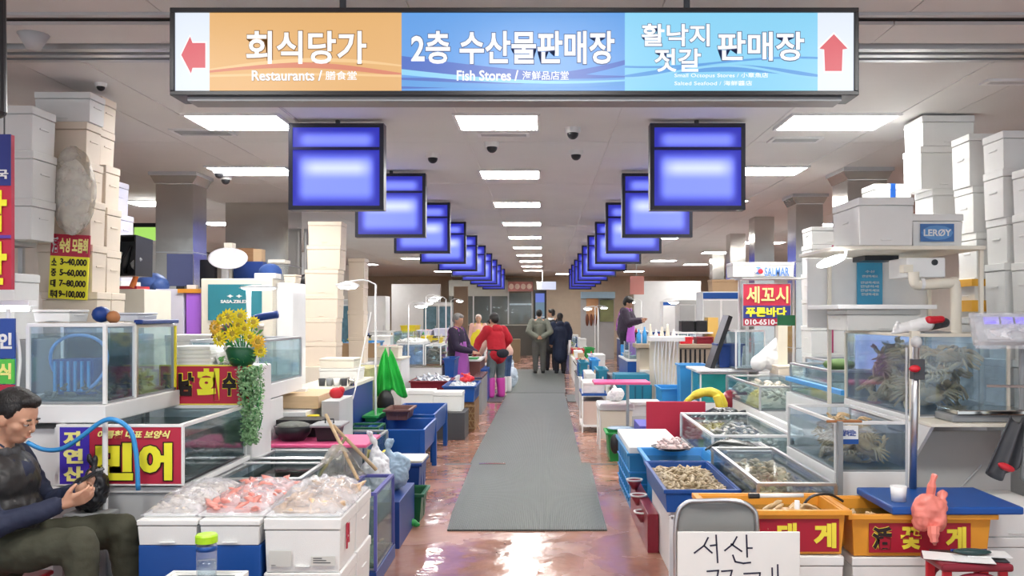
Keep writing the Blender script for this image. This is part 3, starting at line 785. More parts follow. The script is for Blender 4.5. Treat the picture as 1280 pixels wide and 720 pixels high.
def seafood_bag(x0, x1, y0, y1, z, h, label, m, seed, n=60, size=.02, kind=2):
    T = thing('seafood_bag', label, 'bag', ((x0 + x1) / 2, (y0 + y1) / 2, z))
    B(x0, x1, y0, y1, z, z + .012).build('foam_plate', foam, T, .004)
    heap(x0 + .03, x1 - .03, y0 + .03, y1 - .03, z + .012, h * .55, m, 'contents', '', n, size, kind, parent=T, seed=seed)
    crumple(x0 - .01, x1 + .01, y0 - .01, y1 + .01, z + .008, h, film, seed, 'film', T, .55)
    return T
seafood_bag(-1.84, -1.60, 4.05, 4.75, .668, .075, 'clear bag of pale shellfish at the left end of the foam trays', shellm, 3, 120, .026)
seafood_bag(-1.59, -1.285, 4.05, 4.78, .668, .075, 'clear bag with pink and red seafood cuts in the middle of the foam trays', pinkm, 5, 80, .04, 3)
seafood_bag(-1.27, -.93, 4.03, 4.68, .671, .10, 'domed clear bag of orange and purple fish pieces on the labelled foam boxes', mat('mixed_fish', (.75, .48, .30), .35, var=.5, scale=12, coat=.3), 8, 90, .035, 3)

# bottle on its box
foam_box(-1.42, 3.62, 0, .30, .26, .25, 'white foam box on the floor below the green-capped bottle')
T = container(-1.57, -1.27, 3.49, 3.75, .252, .50, 'white foam tub with a black liner under the green-capped bottle', foam, 'foam_tub', 'box', .01, .012, .03, False)
B(-1.555, -1.285, 3.505, 3.735, .485, .497).build('black_liner', black, T)
T = thing('water_bottle', 'clear plastic bottle with a bright green cap standing before the blue table', 'bottle', (-1.40, 3.66, .50))
MB().lathe((-1.40, 3.66, .502), [(.036, 0), (.041, .008), (.041, .05), (.038, .055), (.041, .06), (.041, .135), (.040, .150)], 24).build('body', film, T, smooth=True)
MB().lathe((-1.40, 3.66, .506), [(.036, 0), (.037, .07)], 24).build('water', glassy('bottle_water', tint=(.8, .9, .92), body=.05), T, smooth=True)
MB().lathe((-1.40, 3.66, .653), [(.045, 0), (.045, .028), (.040, .034), (.005, .036)], 28).build('cap', lime, T, smooth=False)
MB().lathe((-1.40, 3.66, .62), [(.0415, 0), (.0415, .02)], 24).build('label_band', blue, T, smooth=True)

# (c) signed tank in front of the tank pair
cabinet(-2.52, -1.86, 4.52, 5.55, 0, .715, 'grey-white counter under the tank with the big yellow lettered sign', lgrey, white)
tank(-2.50, -1.865, 4.53, 5.50, .72, 1.02, 'wide low glass tank with a white frame behind the big yellow lettered sign', frame=white, wl=.8, floorm=black, wat=dwater)
heap(-2.45, -1.9, 4.6, 5.4, .74, .10, mat('dark_fish_body', (.10, .11, .09), .3, var=.5, scale=14), 'fish_heap', 'dark fish and shells lying in the tank behind the big yellow lettered sign', 60, .05, 3, seed=4)
T = board_sign(-2.465, -1.845, .735, 1.025, 4.49, 'red and blue sign with huge yellow lettering on the near left tank', crim, .02, frame=white)
B(-2.465, -2.315, 4.486, 4.49, .735, 1.025).build('blue_field', mat('sign_blue', (.06, .03, .45), .5), T)
ye = mat('sign_yellow', (.92, .85, .04), .5, var=0); ye2 = mat('sign_pale_yellow', (.95, .88, .30), .5, var=0)
text('자', ye2, T, -2.445, -2.345, .93, 1.005, 4.484, bold=.05)
text('연', ye2, T, -2.445, -2.345, .84, .915, 4.484, bold=.05)
text('산', ye2, T, -2.445, -2.345, .75, .825, 4.484, bold=.05)
text('여름철 대표 보양식', ye2, T, -2.27, -1.90, .968, 1.008, 4.484, bold=.03, shear=.25)
text('민', ye, T, -2.28, -2.09, .755, .945, 4.482, bold=.06, outline=mat('sign_black', (.02, .01, .01), .6))
text('어', ye, T, -2.06, -1.89, .755, .945, 4.482, bold=.06, outline=mat('sign_black'))
# white pole and hose before the sign
one('white_pole', MB().cyl((-2.205, 4.43, 0), (-2.205, 4.43, 1.06), .014, .014, 10), white, 'thin white pole standing before the big yellow lettered sign', 'pole')
one('air_hose', MB().tube([(-2.58, 4.40, .96), (-2.50, 4.40, .925), (-2.40, 4.39, .93), (-2.30, 4.38, .99), (-2.20, 4.38, 1.065), (-2.13, 4.38, 1.075), (-2.06, 4.39, 1.02), (-2.035, 4.40, .90), (-2.03, 4.41, .72)], .012, 8, 5), lblue, 'light blue hose arching over the big yellow lettered sign', 'hose', smooth=True)
o = thing('black_bag', 'black plastic bag bulging before the big yellow lettered sign', 'bag', (-2.25, 4.38, .62))
bag_bunch('bag_film', o, (-2.25, 4.37, .622), .28, .08, black, 3)
one('stool', B(-2.36, -2.14, 4.31, 4.45, .0, .62), grey, 'grey box stand holding the black bag behind the seated man', 'stand', bevel=.01)

# (e) tank pair above, on a white ledge
cabinet(-3.02, -2.56, 4.62, 5.25, 0, 1.0, 'white counter under the tank pair behind the seated man', white)
T = thing('tank_ledge', 'long white ledge carrying the two glass tanks behind the seated man', 'shelf', (-2.6, 5.0, 1.03))
B(-3.0, -2.27, 4.56, 5.50, 1.036, 1.13).build('ledge', white, T, .006)
tank(-2.69, -2.29, 4.60, 4.93, 1.132, 1.54, 'nearer glass tank of the pair behind the seated man, with the blue hose ring', g=bglass, frame=white, wl=.9, back=bglass)
tank(-2.69, -2.29, 4.95, 5.45, 1.132, 1.53, 'farther glass tank of the pair behind the seated man, with a yellow-taped corner', frame=alu, wl=.8)
one('tank_strip', MB().box(-2.30, -2.25, 4.94, 5.44, 1.545, 1.57), dblue, 'dark blue strip lid along the farther tank of the pair', 'lid', bevel=.006)
one('tape_strip', B(-2.283, -2.272, 5.44, 5.456, 1.15, 1.53), yellow, 'yellow tape strip up the corner of the farther tank', 'tape')
one('hose_ring', MB().tube([(-2.62 + .13 + .15 * math.cos(a), 4.72 + .03 * math.sin(a * 2), 1.34 + .15 * math.sin(a)) for a in [i * .42 for i in range(26)]], .009, 8, 2), mat('hose_blue', (.15, .38, .85), .3), 'coiled blue hose leaning inside the nearer tank of the pair', 'hose', smooth=True)
T = thing('blue_basket', 'blue plastic basket sunk inside the nearer tank of the pair', 'basket', (-2.5, 4.8, 1.18))
MB().tub(-2.62, -2.40, 4.70, 4.86, 1.17, 1.36, .008, .02).build('body', blue, T)
for k in range(6): B(-2.61 + .036 * k, -2.598 + .036 * k, 4.686, 4.70, 1.19, 1.35).build('slat', lblue, T)
heap(-2.66, -2.32, 4.63, 4.9, 1.146, .10, mat('tank_dark', (.12, .13, .10), .5, var=.6, scale=20), 'shellfish_heap', 'dark shellfish on the bottom of the nearer tank of the pair', 60, .03, seed=9)
heap(-2.66, -2.32, 5.0, 5.4, 1.146, .16, mat('tank_brown', (.28, .24, .17), .5, var=.6, scale=20), 'shellfish_heap', 'brown shellfish on the bottom of the farther tank of the pair', 80, .035, seed=10)
T = thing('drain_hose', 'blue and white drain hoses hanging at the left end of the tank pair', 'hose', (-2.8, 4.6, .9))
for k in range(5): MB().tube([(-2.86 + .03 * k, 4.58, 1.50), (-2.83 + .03 * k, 4.555, 1.36), (-2.80 + .02 * k, 4.55, 1.2), (-2.76 + .012 * k, 4.55, 1.045)], .010, 6, 3).build('hose', lblue if k % 2 else white, T, smooth=True)
foam_box(-2.60, 4.75, 1.56, .20, .2, .065, 'small white foam box on the nearer tank of the pair')
foam_box(-2.42, 5.15, 1.56, .22, .26, .05, 'flat white tray box on the farther tank of the pair', mat('tray_grey', (.7, .72, .78), .4))
T = thing('fish_net', 'dark blue and orange netting bundle on the nearer tank of the pair', 'net', (-2.38, 4.78, 1.56))
MB().ell((-2.40, 4.78, 1.60), (.045, .06, .045), None, 10, 6).build('net_roll', dblue, T, smooth=True); MB().ell((-2.335, 4.78, 1.585), (.035, .04, .035), None, 10, 6).build('cord', mat('rust', (.40, .16, .06), .6), T, smooth=True)

# (f) sign 전남 회 수산 on the rear rim
T = board_sign(-2.40, -1.84, 1.04, 1.275, 5.52, 'red sign with black and yellow lettering standing below the sunflowers', crim, .02, frame=mat('sign_rim_yellow', (.85, .75, .1), .5))
bk = mat('sign_black'); 
for s, a, b_, m_, ol in (('전', -2.385, -2.30, bk, ye), ('남', -2.285, -2.19, bk, ye), ('회', -2.17, -2.03, ye, None), ('수', -2.01, -1.925, bk, ye), ('산', -1.915, -1.85, bk, ye)):
    big = s == '회'
    text(s, m_, T, a, b_, 1.06 if big else 1.09, 1.262 if big else 1.235, 5.515, bold=.06, outline=ol)
T = thing('support', 'white foam block holding up the red sign below the sunflowers', 'block', (-2.1, 5.75, .72)); B(-2.40, -1.84, 5.56, 5.96, 0, 1.27).build('block', white, T, .01)
for k in range(5):
    foam_box(-2.24 + .01 * (k % 2), 5.75, 1.272 + .025 * k, .25, .30, .024, 'thin white foam lid in the stack behind the red sign, %s' % (['lowest', 'second from the bottom', 'middle', 'second from the top', 'topmost'][k]), foam, lid=False) if False else one('foam_slab', B(-2.37 + .006 * (k % 2), -2.12 + .006 * (k % 2), 5.60, 5.90, 1.272 + .025 * k, 1.296 + .025 * k), foam, 'thin white foam lid in the stack behind the red sign, %s' % (['lowest', 'second from the bottom', 'middle one', 'second from the top', 'topmost'][k]), 'lid', 'foam lids behind the red sign', .004)
o = thing('white_bag', 'crumpled white plastic bag left of the sunflowers', 'bag', (-2.03, 5.72, 1.272)); bag_bunch('bag_film', o, (-2.03, 5.72, 1.272), .13, .085, white, 12)

# (g) sunflowers and ivy
def flowers():
    T = thing('sunflower_bouquet', 'bouquet of yellow sunflowers in a green basket above the red sign', 'flowers', (-1.90, 5.55, 1.275))
    c = Vector((-1.90, 5.55, 1.40))
    MB().lathe((c.x, c.y, 1.276), [(.06, 0), (.08, .03), (.10, .10), (.08, .12)], 16).build('pot', dgreen, T, smooth=True)
    r = random.Random(5); pts = [(-.13, .09), (-.10, .02), (-.05, .155), (.0, .10), (.03, .16), (.055, .08), (.10, .12), (.13, .0), (.135, -.06), (-.03, .05), (.085, .03), (-.09, .14)]
    for i, (dx, dz) in enumerate(pts):
        p = c + Vector((dx, -.06 - r.uniform(0, .06), dz + .03)); s = r.uniform(.036, .052)
        d = Vector((dx * 2.5, -1, dz * 1.2)).normalized(); rot = d.to_track_quat('Z', 'Y').to_matrix()
        b = MB()
        for ring, (k, rr, zz) in enumerate(((13, 1, 0), (9, .7, .012))):
            for j in range(k):
                a = 2 * math.pi * (j + .5 * ring) / k; u = Vector((math.cos(a), math.sin(a), 0)); v = Vector((-math.sin(a), math.cos(a), 0))
                P = [u * s * .3 + Vector((0, 0, zz)), u * s * .7 * rr + v * s * .2 + Vector((0, 0, zz + .008)), u * s * 1.15 * rr + Vector((0, 0, zz - .004)), u * s * .7 * rr - v * s * .2 + Vector((0, 0, zz + .008))]
                b.add([p + rot @ q for q in P], [(0, 1, 2, 3)])
        fl = b.build('flower', yellow if i not in (0, 7) else mat('flower_amber', (.85, .52, .05), .4), T)
        MB().ell(p, (s * .36, s * .36, s * .18), rot, 10, 6).build('flower_centre', mat('flower_core', (.45, .33, .05) if True else 0, .8), fl)
        MB().tube([p, c + Vector((dx * .3, 0, -.02))], .004, 5, 1).build('stem', green, T)
    b = MB(); lm = mat('leaf', (.12, .38, .10), .5, var=.4, scale=20)
    for i in range(130):
        a = r.uniform(0, 6.28); q = r.uniform(.3, 1) ** .6
        p = c + Vector((math.cos(a) * .14 * q, math.sin(a) * .09 * q, r.uniform(-.11, .10))); rot = Euler((r.uniform(-1.3, 1.3), r.uniform(-1, 1), r.uniform(0, 6.3))).to_matrix(); L_ = r.uniform(.025, .05)
        b.add([p + rot @ Vector(q_) for q_ in ((0, 0, 0), (L_ * .5, L_ * .28, .004), (L_, 0, 0), (L_ * .5, -L_ * .28, .004))], [(0, 1, 2, 3)])
    b.build('leaves', lm, T, kind='stuff')
flowers()
def ivy():
    T = thing('trailing_ivy', 'pale green ivy trailing down beside the red sign under the sunflowers', 'plant', (-1.82, 5.5, .80))
    r = random.Random(8); lm = mat('ivy_leaf', (.30, .50, .26), .5, var=.45, scale=30); b = MB()
    for k in range(6):
        x = -1.86 + .02 * k; zz = r.uniform(.82, .98); pts = []
        for j in range(6): pts.append((x + r.uniform(-.02, .02), 5.46 + r.uniform(-.03, .03), 1.28 - (1.28 - zz) * j / 5))
        MB().tube(pts, .003, 4, 2).build('stem', green, T)
    for i in range(1500):
        t = r.random(); wid = .075 * (1 - .45 * t); p = Vector((-1.815 + r.uniform(-1, 1) * wid, 5.46 + r.uniform(-.05, .05), 1.27 - .47 * t)); rot = Euler((r.uniform(-1.3, 1.3), r.uniform(-1, 1), r.uniform(0, 6.3))).to_matrix(); L_ = r.uniform(.016, .03)
        b.add([p + rot @ Vector(q_) for q_ in ((0, 0, 0), (L_ * .4, L_ * .45, .003), (L_, 0, 0), (L_ * .4, -L_ * .45, .003))], [(0, 1, 2, 3)])
    b.build('leaves', lm, T, kind='stuff')
ivy()
T = thing('bracket_lamp', 'white lamp pole with a bright flat head rising behind the sunflowers', 'lamp', (-1.98, 5.9, 1.275))
MB().cyl((-1.975, 5.9, 1.275), (-1.975, 5.9, 1.78), .016, .016, 10).build('pole', white, T)
MB().cyl((-1.975, 5.9, 1.275), (-1.975, 5.9, 1.285), .05, .05, 12).build('foot', white, T)
MB().lathe((-1.91, 5.9, 1.775), [(.125, 0), (.11, .012), (.03, .022)], 20).build('lamp_shade', white, T, smooth=True)
MB().lathe((-1.91, 5.9, 1.764), [(.08, 0), (.11, .01)], 20).build('bulb', lamp_on, T)

# (d) low dark tank with pink board behind
cabinet(-1.835, -1.37, 4.96, 6.0, 0, .28, 'dark plinth under the low dark tank behind the seafood bags', dark)
tank(-1.84, -1.365, 4.96, 6.0, .285, .665, 'low open tank of dark water and fish behind the seafood bags', frame=alu, wl=.86, floorm=black, wat=dwater)
r = random.Random(2)
for i in range(9):
    x, y = r.uniform(-1.78, -1.45), r.uniform(5.1, 5.85); a = r.uniform(-.4, .4)
    b = MB(); L_ = r.uniform(.12, .18)
    b.lathe((0, 0, 0), [(.004, -L_), (.018, -L_ * .6), (.03, 0), (.028, L_ * .5), (.008, L_)], 8, 1, .6)
    b.add([(0, 0, -L_), (.035, 0, -L_ * 1.3), (-.035, 0, -L_ * 1.3)], [(0, 1, 2)]); b.add([(0, .012, 0), (0, .035, -.02), (0, .012, -.05)], [(0, 1, 2)])
    o = b.build('fish', darkfish, None, base=(0, 0, 0)); o.location = (x, y, .56); o.rotation_euler = (R(90), 0, a + (0 if i % 2 else 1.57)); setp(o, 'dark flat fish swimming in the low open tank behind the seafood bags', 'fish', 'fish in the low dark tank'); [setattr(p, 'use_smooth', True) for p in o.data.polygons]
one('steel_bar', MB().cyl((-1.84, 5.55, .69), (-1.37, 5.55, .69), .012, .012, 8), alu, 'steel bar lying across the low open tank', 'bar')
one('steel_bar', MB().cyl((-1.84, 5.40, .688), (-1.37, 5.40, .688), .007, .007, 8), white, 'thin white bar lying across the low open tank', 'bar')
cabinet(-1.935, -1.36, 6.06, 6.62, 0, .675, 'low grey stand under the pink cutting board', grey)
one('cutting_board', B(-1.94, -1.22, 6.08, 6.60, .677, .70), pink, 'pink plastic cutting board under the black bowl', 'board', bevel=.006)
T = thing('black_bowl', 'round black bowl on the pink cutting board', 'bowl', (-1.79, 6.3, .701))
MB().lathe((-1.79, 6.3, .701), [(.08, 0), (.12, .05), (.135, .105), (.125, .105), (.12, .05), (.05, .02)], 24).build('body', black, T, smooth=True)
MB().ell((-1.79, 6.3, .80), (.12, .12, .035), None, 16, 8).build('contents', mat('bowl_fill', (.12, .12, .10), .5, var=.6, scale=40), T, smooth=True)
T = thing('black_box', 'black lidded box beside the round black bowl', 'box', (-1.62, 6.3, .701))
B(-1.62, -1.45, 6.22, 6.42, .701, .80, tap=.015).build('body', black, T, .006)
B(-1.645, -1.42, 6.18, 6.46, .802, .822).build('lid', grey, T, .008); MB().tube([(-1.56, 6.3, .822), (-1.56, 6.3, .85), (-1.50, 6.3, .85), (-1.50, 6.3, .822)], .006, 6, 1).build('handle', black, T)
cabinet(-2.2, -1.80, 6.66, 7.2, 0, .86, 'white stand under the thick pale wooden board', white)
cabinet(-1.80, -1.72, 6.70, 6.78, 0, .83, 'yellow post beside the thick wooden board', yellow, name='post', cat='post')
one('wooden_board', B(-2.22, -1.75, 6.85, 7.5, .865, .965), wood, 'thick pale wooden chopping board on a white stand', 'board', bevel=.006)
one('serving_tray', B(-1.95, -1.62, 6.42, 6.64, .80, .83), black, 'flat black tray propped behind the lidded black box', 'tray', bevel=.004)
cabinet(-1.93, -1.66, 6.46, 6.60, .70, .798, 'small black stand under the flat black tray', black, name='stand', cat='stand')
one('red_glove', MB().ell((-1.68, 7.15, .96), (.06, .04, .05), None, 8, 6).ell((-1.64, 7.15, .985), (.03, .02, .03), None, 8, 6), red, 'red rubber glove at the end of the wooden board', 'glove', smooth=True)
cabinet(-1.74, -1.60, 6.9, 7.4, 0, .92, 'narrow glass-fronted stand beyond the wooden board', lgrey, name='stand', cat='stand')

# (e2) small end tank at the aisle
cabinet(-1.20, -.975, 5.14, 5.80, 0, .09, 'blue plinth under the small end tank at the left aisle edge', dblue)
tank(-1.18, -.985, 5.17, 5.77, .095, .54, 'small tall tank with green water at the left aisle edge', frame=mat('blue_trim', (.10, .10, .35), .4), wl=.8, wat=glassy('green_water', tint=(.55, .72, .60), body=.15, bodycol=(.25, .4, .3)))
heap(-1.16, -1.0, 5.2, 5.7, .11, .08, clamm, 'clam_heap', 'clams on the bottom of the small tall tank', 40, .02, seed=13)
cabinet(-1.75, -1.22, 5.0, 5.9, 0, .28, 'white foam plinth behind the small tall tank', white) if False else None
T = thing('hand_net', 'pair of wooden-handled hand nets crossing over the small tall tank', 'net', (-1.28, 5.6, .54))
MB().cyl((-1.42, 5.75, .945), (-1.14, 5.42, .58), .011, .011, 8).build('handle', wood, T)
MB().cyl((-1.12, 5.9, .56), (-1.36, 5.7, .88), .013, .012, 8).build('handle', wood, T)
MB().cyl((-1.40, 5.3, .56), (-1.28, 5.7, .80), .010, .010, 8).build('handle', mat('olive_pole', (.25, .24, .12), .6), T)
MB().sheet(lambda u, v: (-1.40 + .26 * u, 5.45 + .25 * u * v, .56 + .24 * (1 - v) * (.4 + .6 * math.sin(math.pi * u)) + .012 * noise.noise(Vector((u * 9, v * 9, 0)))), 14, 14, .003).build('netting', haze_film, T)
o = thing('white_sack', 'bunched white plastic sack behind the hand nets', 'bag', (-1.13, 6.15, .50)); bag_bunch('bag_film', o, (-1.17, 6.12, .325), .46, .11, mat('sack_white', (.78, .80, .84), .35), 21)
o = thing('blue_print_sack', 'white sack with blue print slumped at the left aisle edge', 'bag', (-1.05, 6.3, .10)); bag_bunch('bag_film', o, (-1.10, 6.42, .325), .36, .115, mat('sack_blue_print', (.30, .42, .85), .4, var=.9, scale=9), 25)
cabinet(-1.34, -.98, 6.0, 6.7, 0, .32, 'dark blue stand under the bunched plastic sacks', dblue, name='stand', cat='stand')
T = container(-1.12, -.93, 6.74, 7.08, 0, .22, 'dark green basket on the floor at the left aisle edge', dgreen, 'basket', 'basket')
for i in range(5): MB().ell((-1.01 + .02 * (i % 2), 6.8 + .05 * i, .14), (.04, .035, .03), None, 8, 6).build('rag', [red, white, black][i % 3], T)
one('plastic_board', MB().box(-1.30, -.98, 7.15, 7.5, .39, .415), ivory, 'yellowish white board on the blue bin at the left aisle edge', 'board', bevel=.008)
one('yellow_strip', MB().box(-1.36, -1.29, 7.1, 7.5, .395, .45), yellow, 'yellow sponge strip beside the white board on the blue bin', 'sponge', bevel=.01)
container(-1.33, -1.0, 7.12, 7.55, 0, .388, 'dark blue bin under the yellowish white board', dblue, 'bin', 'bin')
B_g = one('green_glove', MB().ell((-1.0, 6.60, .04), (.06, .05, .03), None, 8, 6).ell((-.95, 6.58, .03), (.03, .02, .02), None, 8, 6), green, 'green rubber glove on the floor at the left aisle edge', 'glove', smooth=True)

# left low wall of the row: blue floor tub
tank(-1.76, -1.40, 6.95, 7.9, .10, .55, 'long glass tank between the pink board and the blue counter', frame=alu, wl=.85, g=bglass, base=.1, basem=dblue)

# (k0) tank behind flowers
cabinet(-2.45, -1.95, 6.02, 6.60, 0, .99, 'white counter under the tank right of the sunflowers', white)
cabinet(-2.45, -1.95, 7.22, 7.3, 0, .99, 'white leg panel under the far end of the sunflower tank', white, name='panel', cat='panel')
tank(-2.42, -1.965, 6.05, 7.12, 1.10, 1.41, 'clear glass tank right of the sunflowers on a sloping white base', base=.105, frame=alu, wl=.7, basem=white)
one('white_bowl', MB().lathe((-2.3, 6.0, 1.28), [(.1, 0), (.14, .06), (.15, .1), (.13, .1), (.06, .02)], 16), white, 'white bowl behind the red sign', 'bowl', smooth=True) if False else None

# (j2) white counter with blue front
T = cabinet(-2.33, -1.86, 8.0, 9.6, 0, .92, 'big blue-fronted counter with a cream top behind the pink board', dblue, ivory, topt=.035)
MB().ell((-1.855, 8.35, .62), (.015, .03, .03), None, 10, 6).build('knob', black, T, smooth=True)
T = thing('power_cable', 'thin white cable drooping down the big blue-fronted counter', 'cable', (-1.84, 8.4, .5))
MB().tube([(-1.80, 9.2, 1.62), (-1.83, 8.9, 1.2), (-1.835, 8.5, .8), (-1.84, 7.97, .62), (-1.95, 7.95, .52)], .006, 5, 4).build('wire', white, T)
foam_box(-2.1, 9.2, .925, .4, .36, .12, 'low white foam box on the big blue-fronted counter')
foam_box(-2.12, 9.2, 1.047, .36, .34, .10, 'white foam box lid-side up on the low foam box of the blue-fronted counter', ivory)
T = thing('kitchen_scale', 'small steel scale on the cream top of the blue-fronted counter', 'scale', (-2.02, 8.6, .92)); B(-2.10, -1.94, 8.5, 8.7, .92, .97).build('body', grey, T, .008); B(-2.12, -1.92, 8.48, 8.72, .97, .98).build('pan', steel, T)
for k in range(5): one('cup', MB().lathe((-2.10 + .07 * k, 8.35, .922), [(.028, 0), (.034, .07), (.03, .07), (.02, .01)], 10), [dark, grey, white, dark, steel][k], ['dark cup at the left end of the row on the cream counter top', 'grey cup, second in the row on the cream counter top', 'white cup in the row on the cream counter top', 'dark cup right of the white cup on the cream counter top', 'steel cup at the right end of the row on the cream counter top'][k], 'cup', smooth=True)

# (h) machines behind
def wbox(name, x0, x1, y0, y1, z0, z1, m, label, cat, bevel=.008): return one(name, B(x0, x1, y0, y1, z0, z1), m, label, cat, None, bevel)
T = thing('display_cabinet', 'white cabinet with a teal poster behind the sunflowers', 'cabinet', (-2.78, 8.3, 0))
B(-3.19, -2.52, 8.2, 8.75, 0, 1.935).build('body', ivory, T, .01)
B(-2.52, -2.36, 8.3, 8.75, 0, 1.90).build('side_unit', white, T, .01)
B(-3.12, -2.62, 8.188, 8.202, 1.545, 1.88).build('poster', mat('teal_poster', (.03, .22, .28), .3), T, .002)
text('✦ ✦', white, T, -2.94, -2.80, 1.755, 1.785, 8.184, bold=.02); text('SASA.ZBLEX', white, T, -3.0, -2.74, 1.705, 1.735, 8.184, bold=.03)
B(-3.05, -2.60, 8.05, 8.2, 1.49, 1.51).build('shelf_lip', white, T, .004)
wbox('purple_panel', -3.37, -3.21, 8.3, 8.8, 0, 1.80, purple, 'purple cabinet left of the teal poster cabinet', 'cabinet')
one('wooden_strip', B(-3.44, -3.20, 8.28, 8.80, 1.802, 1.84), orange, 'orange wooden strip lying on the purple cabinet', 'plank')
wbox('white_freezer', -3.66, -3.39, 8.3, 8.9, 0, 1.84, mat('lilac_white', (.70, .68, .78), .4), 'lilac white freezer left of the purple cabinet', 'freezer')
T = thing('brown_shelf', 'brown wooden shelf box left of the lilac white freezer', 'shelf', (-3.78, 8.4, 0)); B(-3.95, -3.68, 8.3, 8.8, 0, 1.80).build('body', dwood, T, .004); B(-3.80, -3.70, 8.28, 8.301, 1.55, 1.74).build('panel', wood, T); B(-3.745, -3.72, 8.27, 8.281, 1.60, 1.70).build('slot', black, T)
T = thing('white_case', 'white case with a pale window beside the brown shelf', 'box', (-4.0, 7.7, 1.3)); B(-3.92, -3.62, 7.55, 7.9, 0, 1.76).build('body', ivory, T, .01); B(-3.88, -3.68, 7.538, 7.552, 1.50, 1.72).build('window', lgrey, T, .004)
T = thing('monitor', 'slim blue-grey monitor on the lilac white freezer', 'monitor', (-3.45, 8.4, 1.84)); B(-3.60, -3.36, 8.42, 8.46, 1.87, 2.18, rz=.12).build('screen', mat('screen_off', (.06, .07, .16), .2), T, .004); B(-3.52, -3.44, 8.44, 8.54, 1.84, 1.90).build('stand', black, T)
T = thing('monitor', 'black monitor seen edge-on right of the blue-grey monitor', 'monitor', (-3.25, 8.45, 1.84)); B(-3.33, -3.15, 8.50, 8.54, 1.86, 2.13, rz=-.35).build('screen', black, T, .004); B(-3.28, -3.2, 8.48, 8.58, 1.84, 1.88).build('stand', black, T)
one('white_pack', B(-3.38, -3.29, 8.34, 8.4, 1.84, 1.88), white, 'small white pack before the monitors', 'box', bevel=.004)
one('blue_bag', MB().ell((-3.74, 8.42, 1.90), (.14, .12, .10), None, 12, 8).ell((-3.66, 8.40, 1.88), (.09, .10, .08), None, 12, 8), mat('blue_film', (.06, .12, .35), .4, var=.4, bump=1, bscale=20), 'crumpled blue bag between the black crate and the monitor', 'bag', smooth=True)
T = thing('tilted_crate', 'black crate tipped on its side with a fish tail sticking out', 'crate', (-3.4, 7.1, 1.85))
b = MB(); b.tub(-.2, .2, -.16, .16, 0, .26, .012, .01)
M_ = Matrix.Translation((-3.34, 7.0, 2.05)) @ Matrix.Rotation(R(88), 4, 'X') @ Matrix.Rotation(R(-6), 4, 'Y'); b.v = [M_ @ v + Vector((0, .12, 0)) for v in b.v]; b.build('body', black, T)
for k in range(4): MB().tube([(-3.46 + .08 * k, 6.95, 1.93 + .04 * (k % 2)), (-3.42 + .07 * k, 6.9, 1.99), (-3.40 + .08 * k, 6.92, 2.04 + .05 * (k % 3))], [.02, .028, .015], 8, 3).build('fish_body', [dark, lgrey, black, grey][k], T, smooth=True)
MB().ell((-3.46, 6.88, 1.955), (.07, .05, .03), None, 10, 6).build('fish_belly', ivory, T, smooth=True)
cabinet(-3.75, -3.15, 6.95, 7.45, 0, 1.80, 'white stand under the tipped black crate', ivory, name='stand', cat='stand')
one('orange_tool', MB().cyl((-3.26, 6.98, 1.815), (-3.22, 6.98, 1.93), .025, .018, 10), mat('orange_red', (.85, .22, .05), .4), 'orange-red bottle under the tipped black crate', 'bottle')
one('red_tray', B(-3.40, -3.22, 6.97, 7.2, 1.802, 1.825), red, 'small red tray under the tipped black crate', 'tray')
# dish lamp, boxes on the poster cabinet
T = thing('dish_lamp', 'large white dish-shaped lamp head on the teal poster cabinet', 'lamp', (-2.97, 8.35, 1.935))
MB().cyl((-3.02, 8.35, 1.935), (-3.02, 8.35, 2.08), .035, .03, 12).build('stem', white, T)
MB().lathe((0, 0, 0), [(.02, -.035), (.10, -.028), (.17, -.005), (.18, .01), (.15, .008), (.05, -.015)], 28).build('dish', mat('dish_white', (.60, .58, .63), .5), T, smooth=True)
o = [c for c in T.children if c.name.startswith('dish')][0]
o.data.transform(Matrix.Translation(Vector((-2.98, 8.32, 2.125)) - off(T)) @ Matrix.Rotation(R(36), 4, 'X') @ Matrix.Rotation(R(10), 4, 'Y') @ Matrix.Translation(off(T)))
one('steel_duct', B(-3.12, -3.04, 8.6, 8.7, 1.938, 2.30), ivory, 'cream upright board behind the dish lamp', 'board')
one('carton', B(-3.02, -2.84, 8.62, 8.74, 2.12, 2.25), dwood, 'dark brown carton above the dish lamp', 'carton')
one('carton', B(-2.84, -2.76, 8.62, 8.74, 2.12, 2.24), mat('kraft', (.50, .34, .20), .7), 'pale brown carton beside the dark brown carton above the dish lamp', 'carton')
one('dark_case', B(-3.03, -2.74, 8.60, 8.74, 1.938, 2.118), dblue, 'dark blue case behind the dish lamp', 'case', bevel=.01)
one('blue_cloth', MB().ell((-2.62, 8.45, 2.0), (.11, .12, .09), None, 14, 8), clothm('blue', (.03, .08, .28)), 'folded blue cloth on the teal poster cabinet', 'cloth', smooth=True)
one('grey_case', B(-2.70, -2.50, 8.22, 8.4, 1.937, 1.985), white, 'white power box on the front edge of the teal poster cabinet', 'box', bevel=.004)
one('foam_slab', B(-2.66, -2.50, 8.5, 8.7, 2.10, 2.13), ivory, 'cream lid resting on the folded blue cloth', 'lid')
foam_box(-2.42, 8.5, 1.902, .12, .2, .08, 'little foam box right end of the teal poster cabinet', cream)
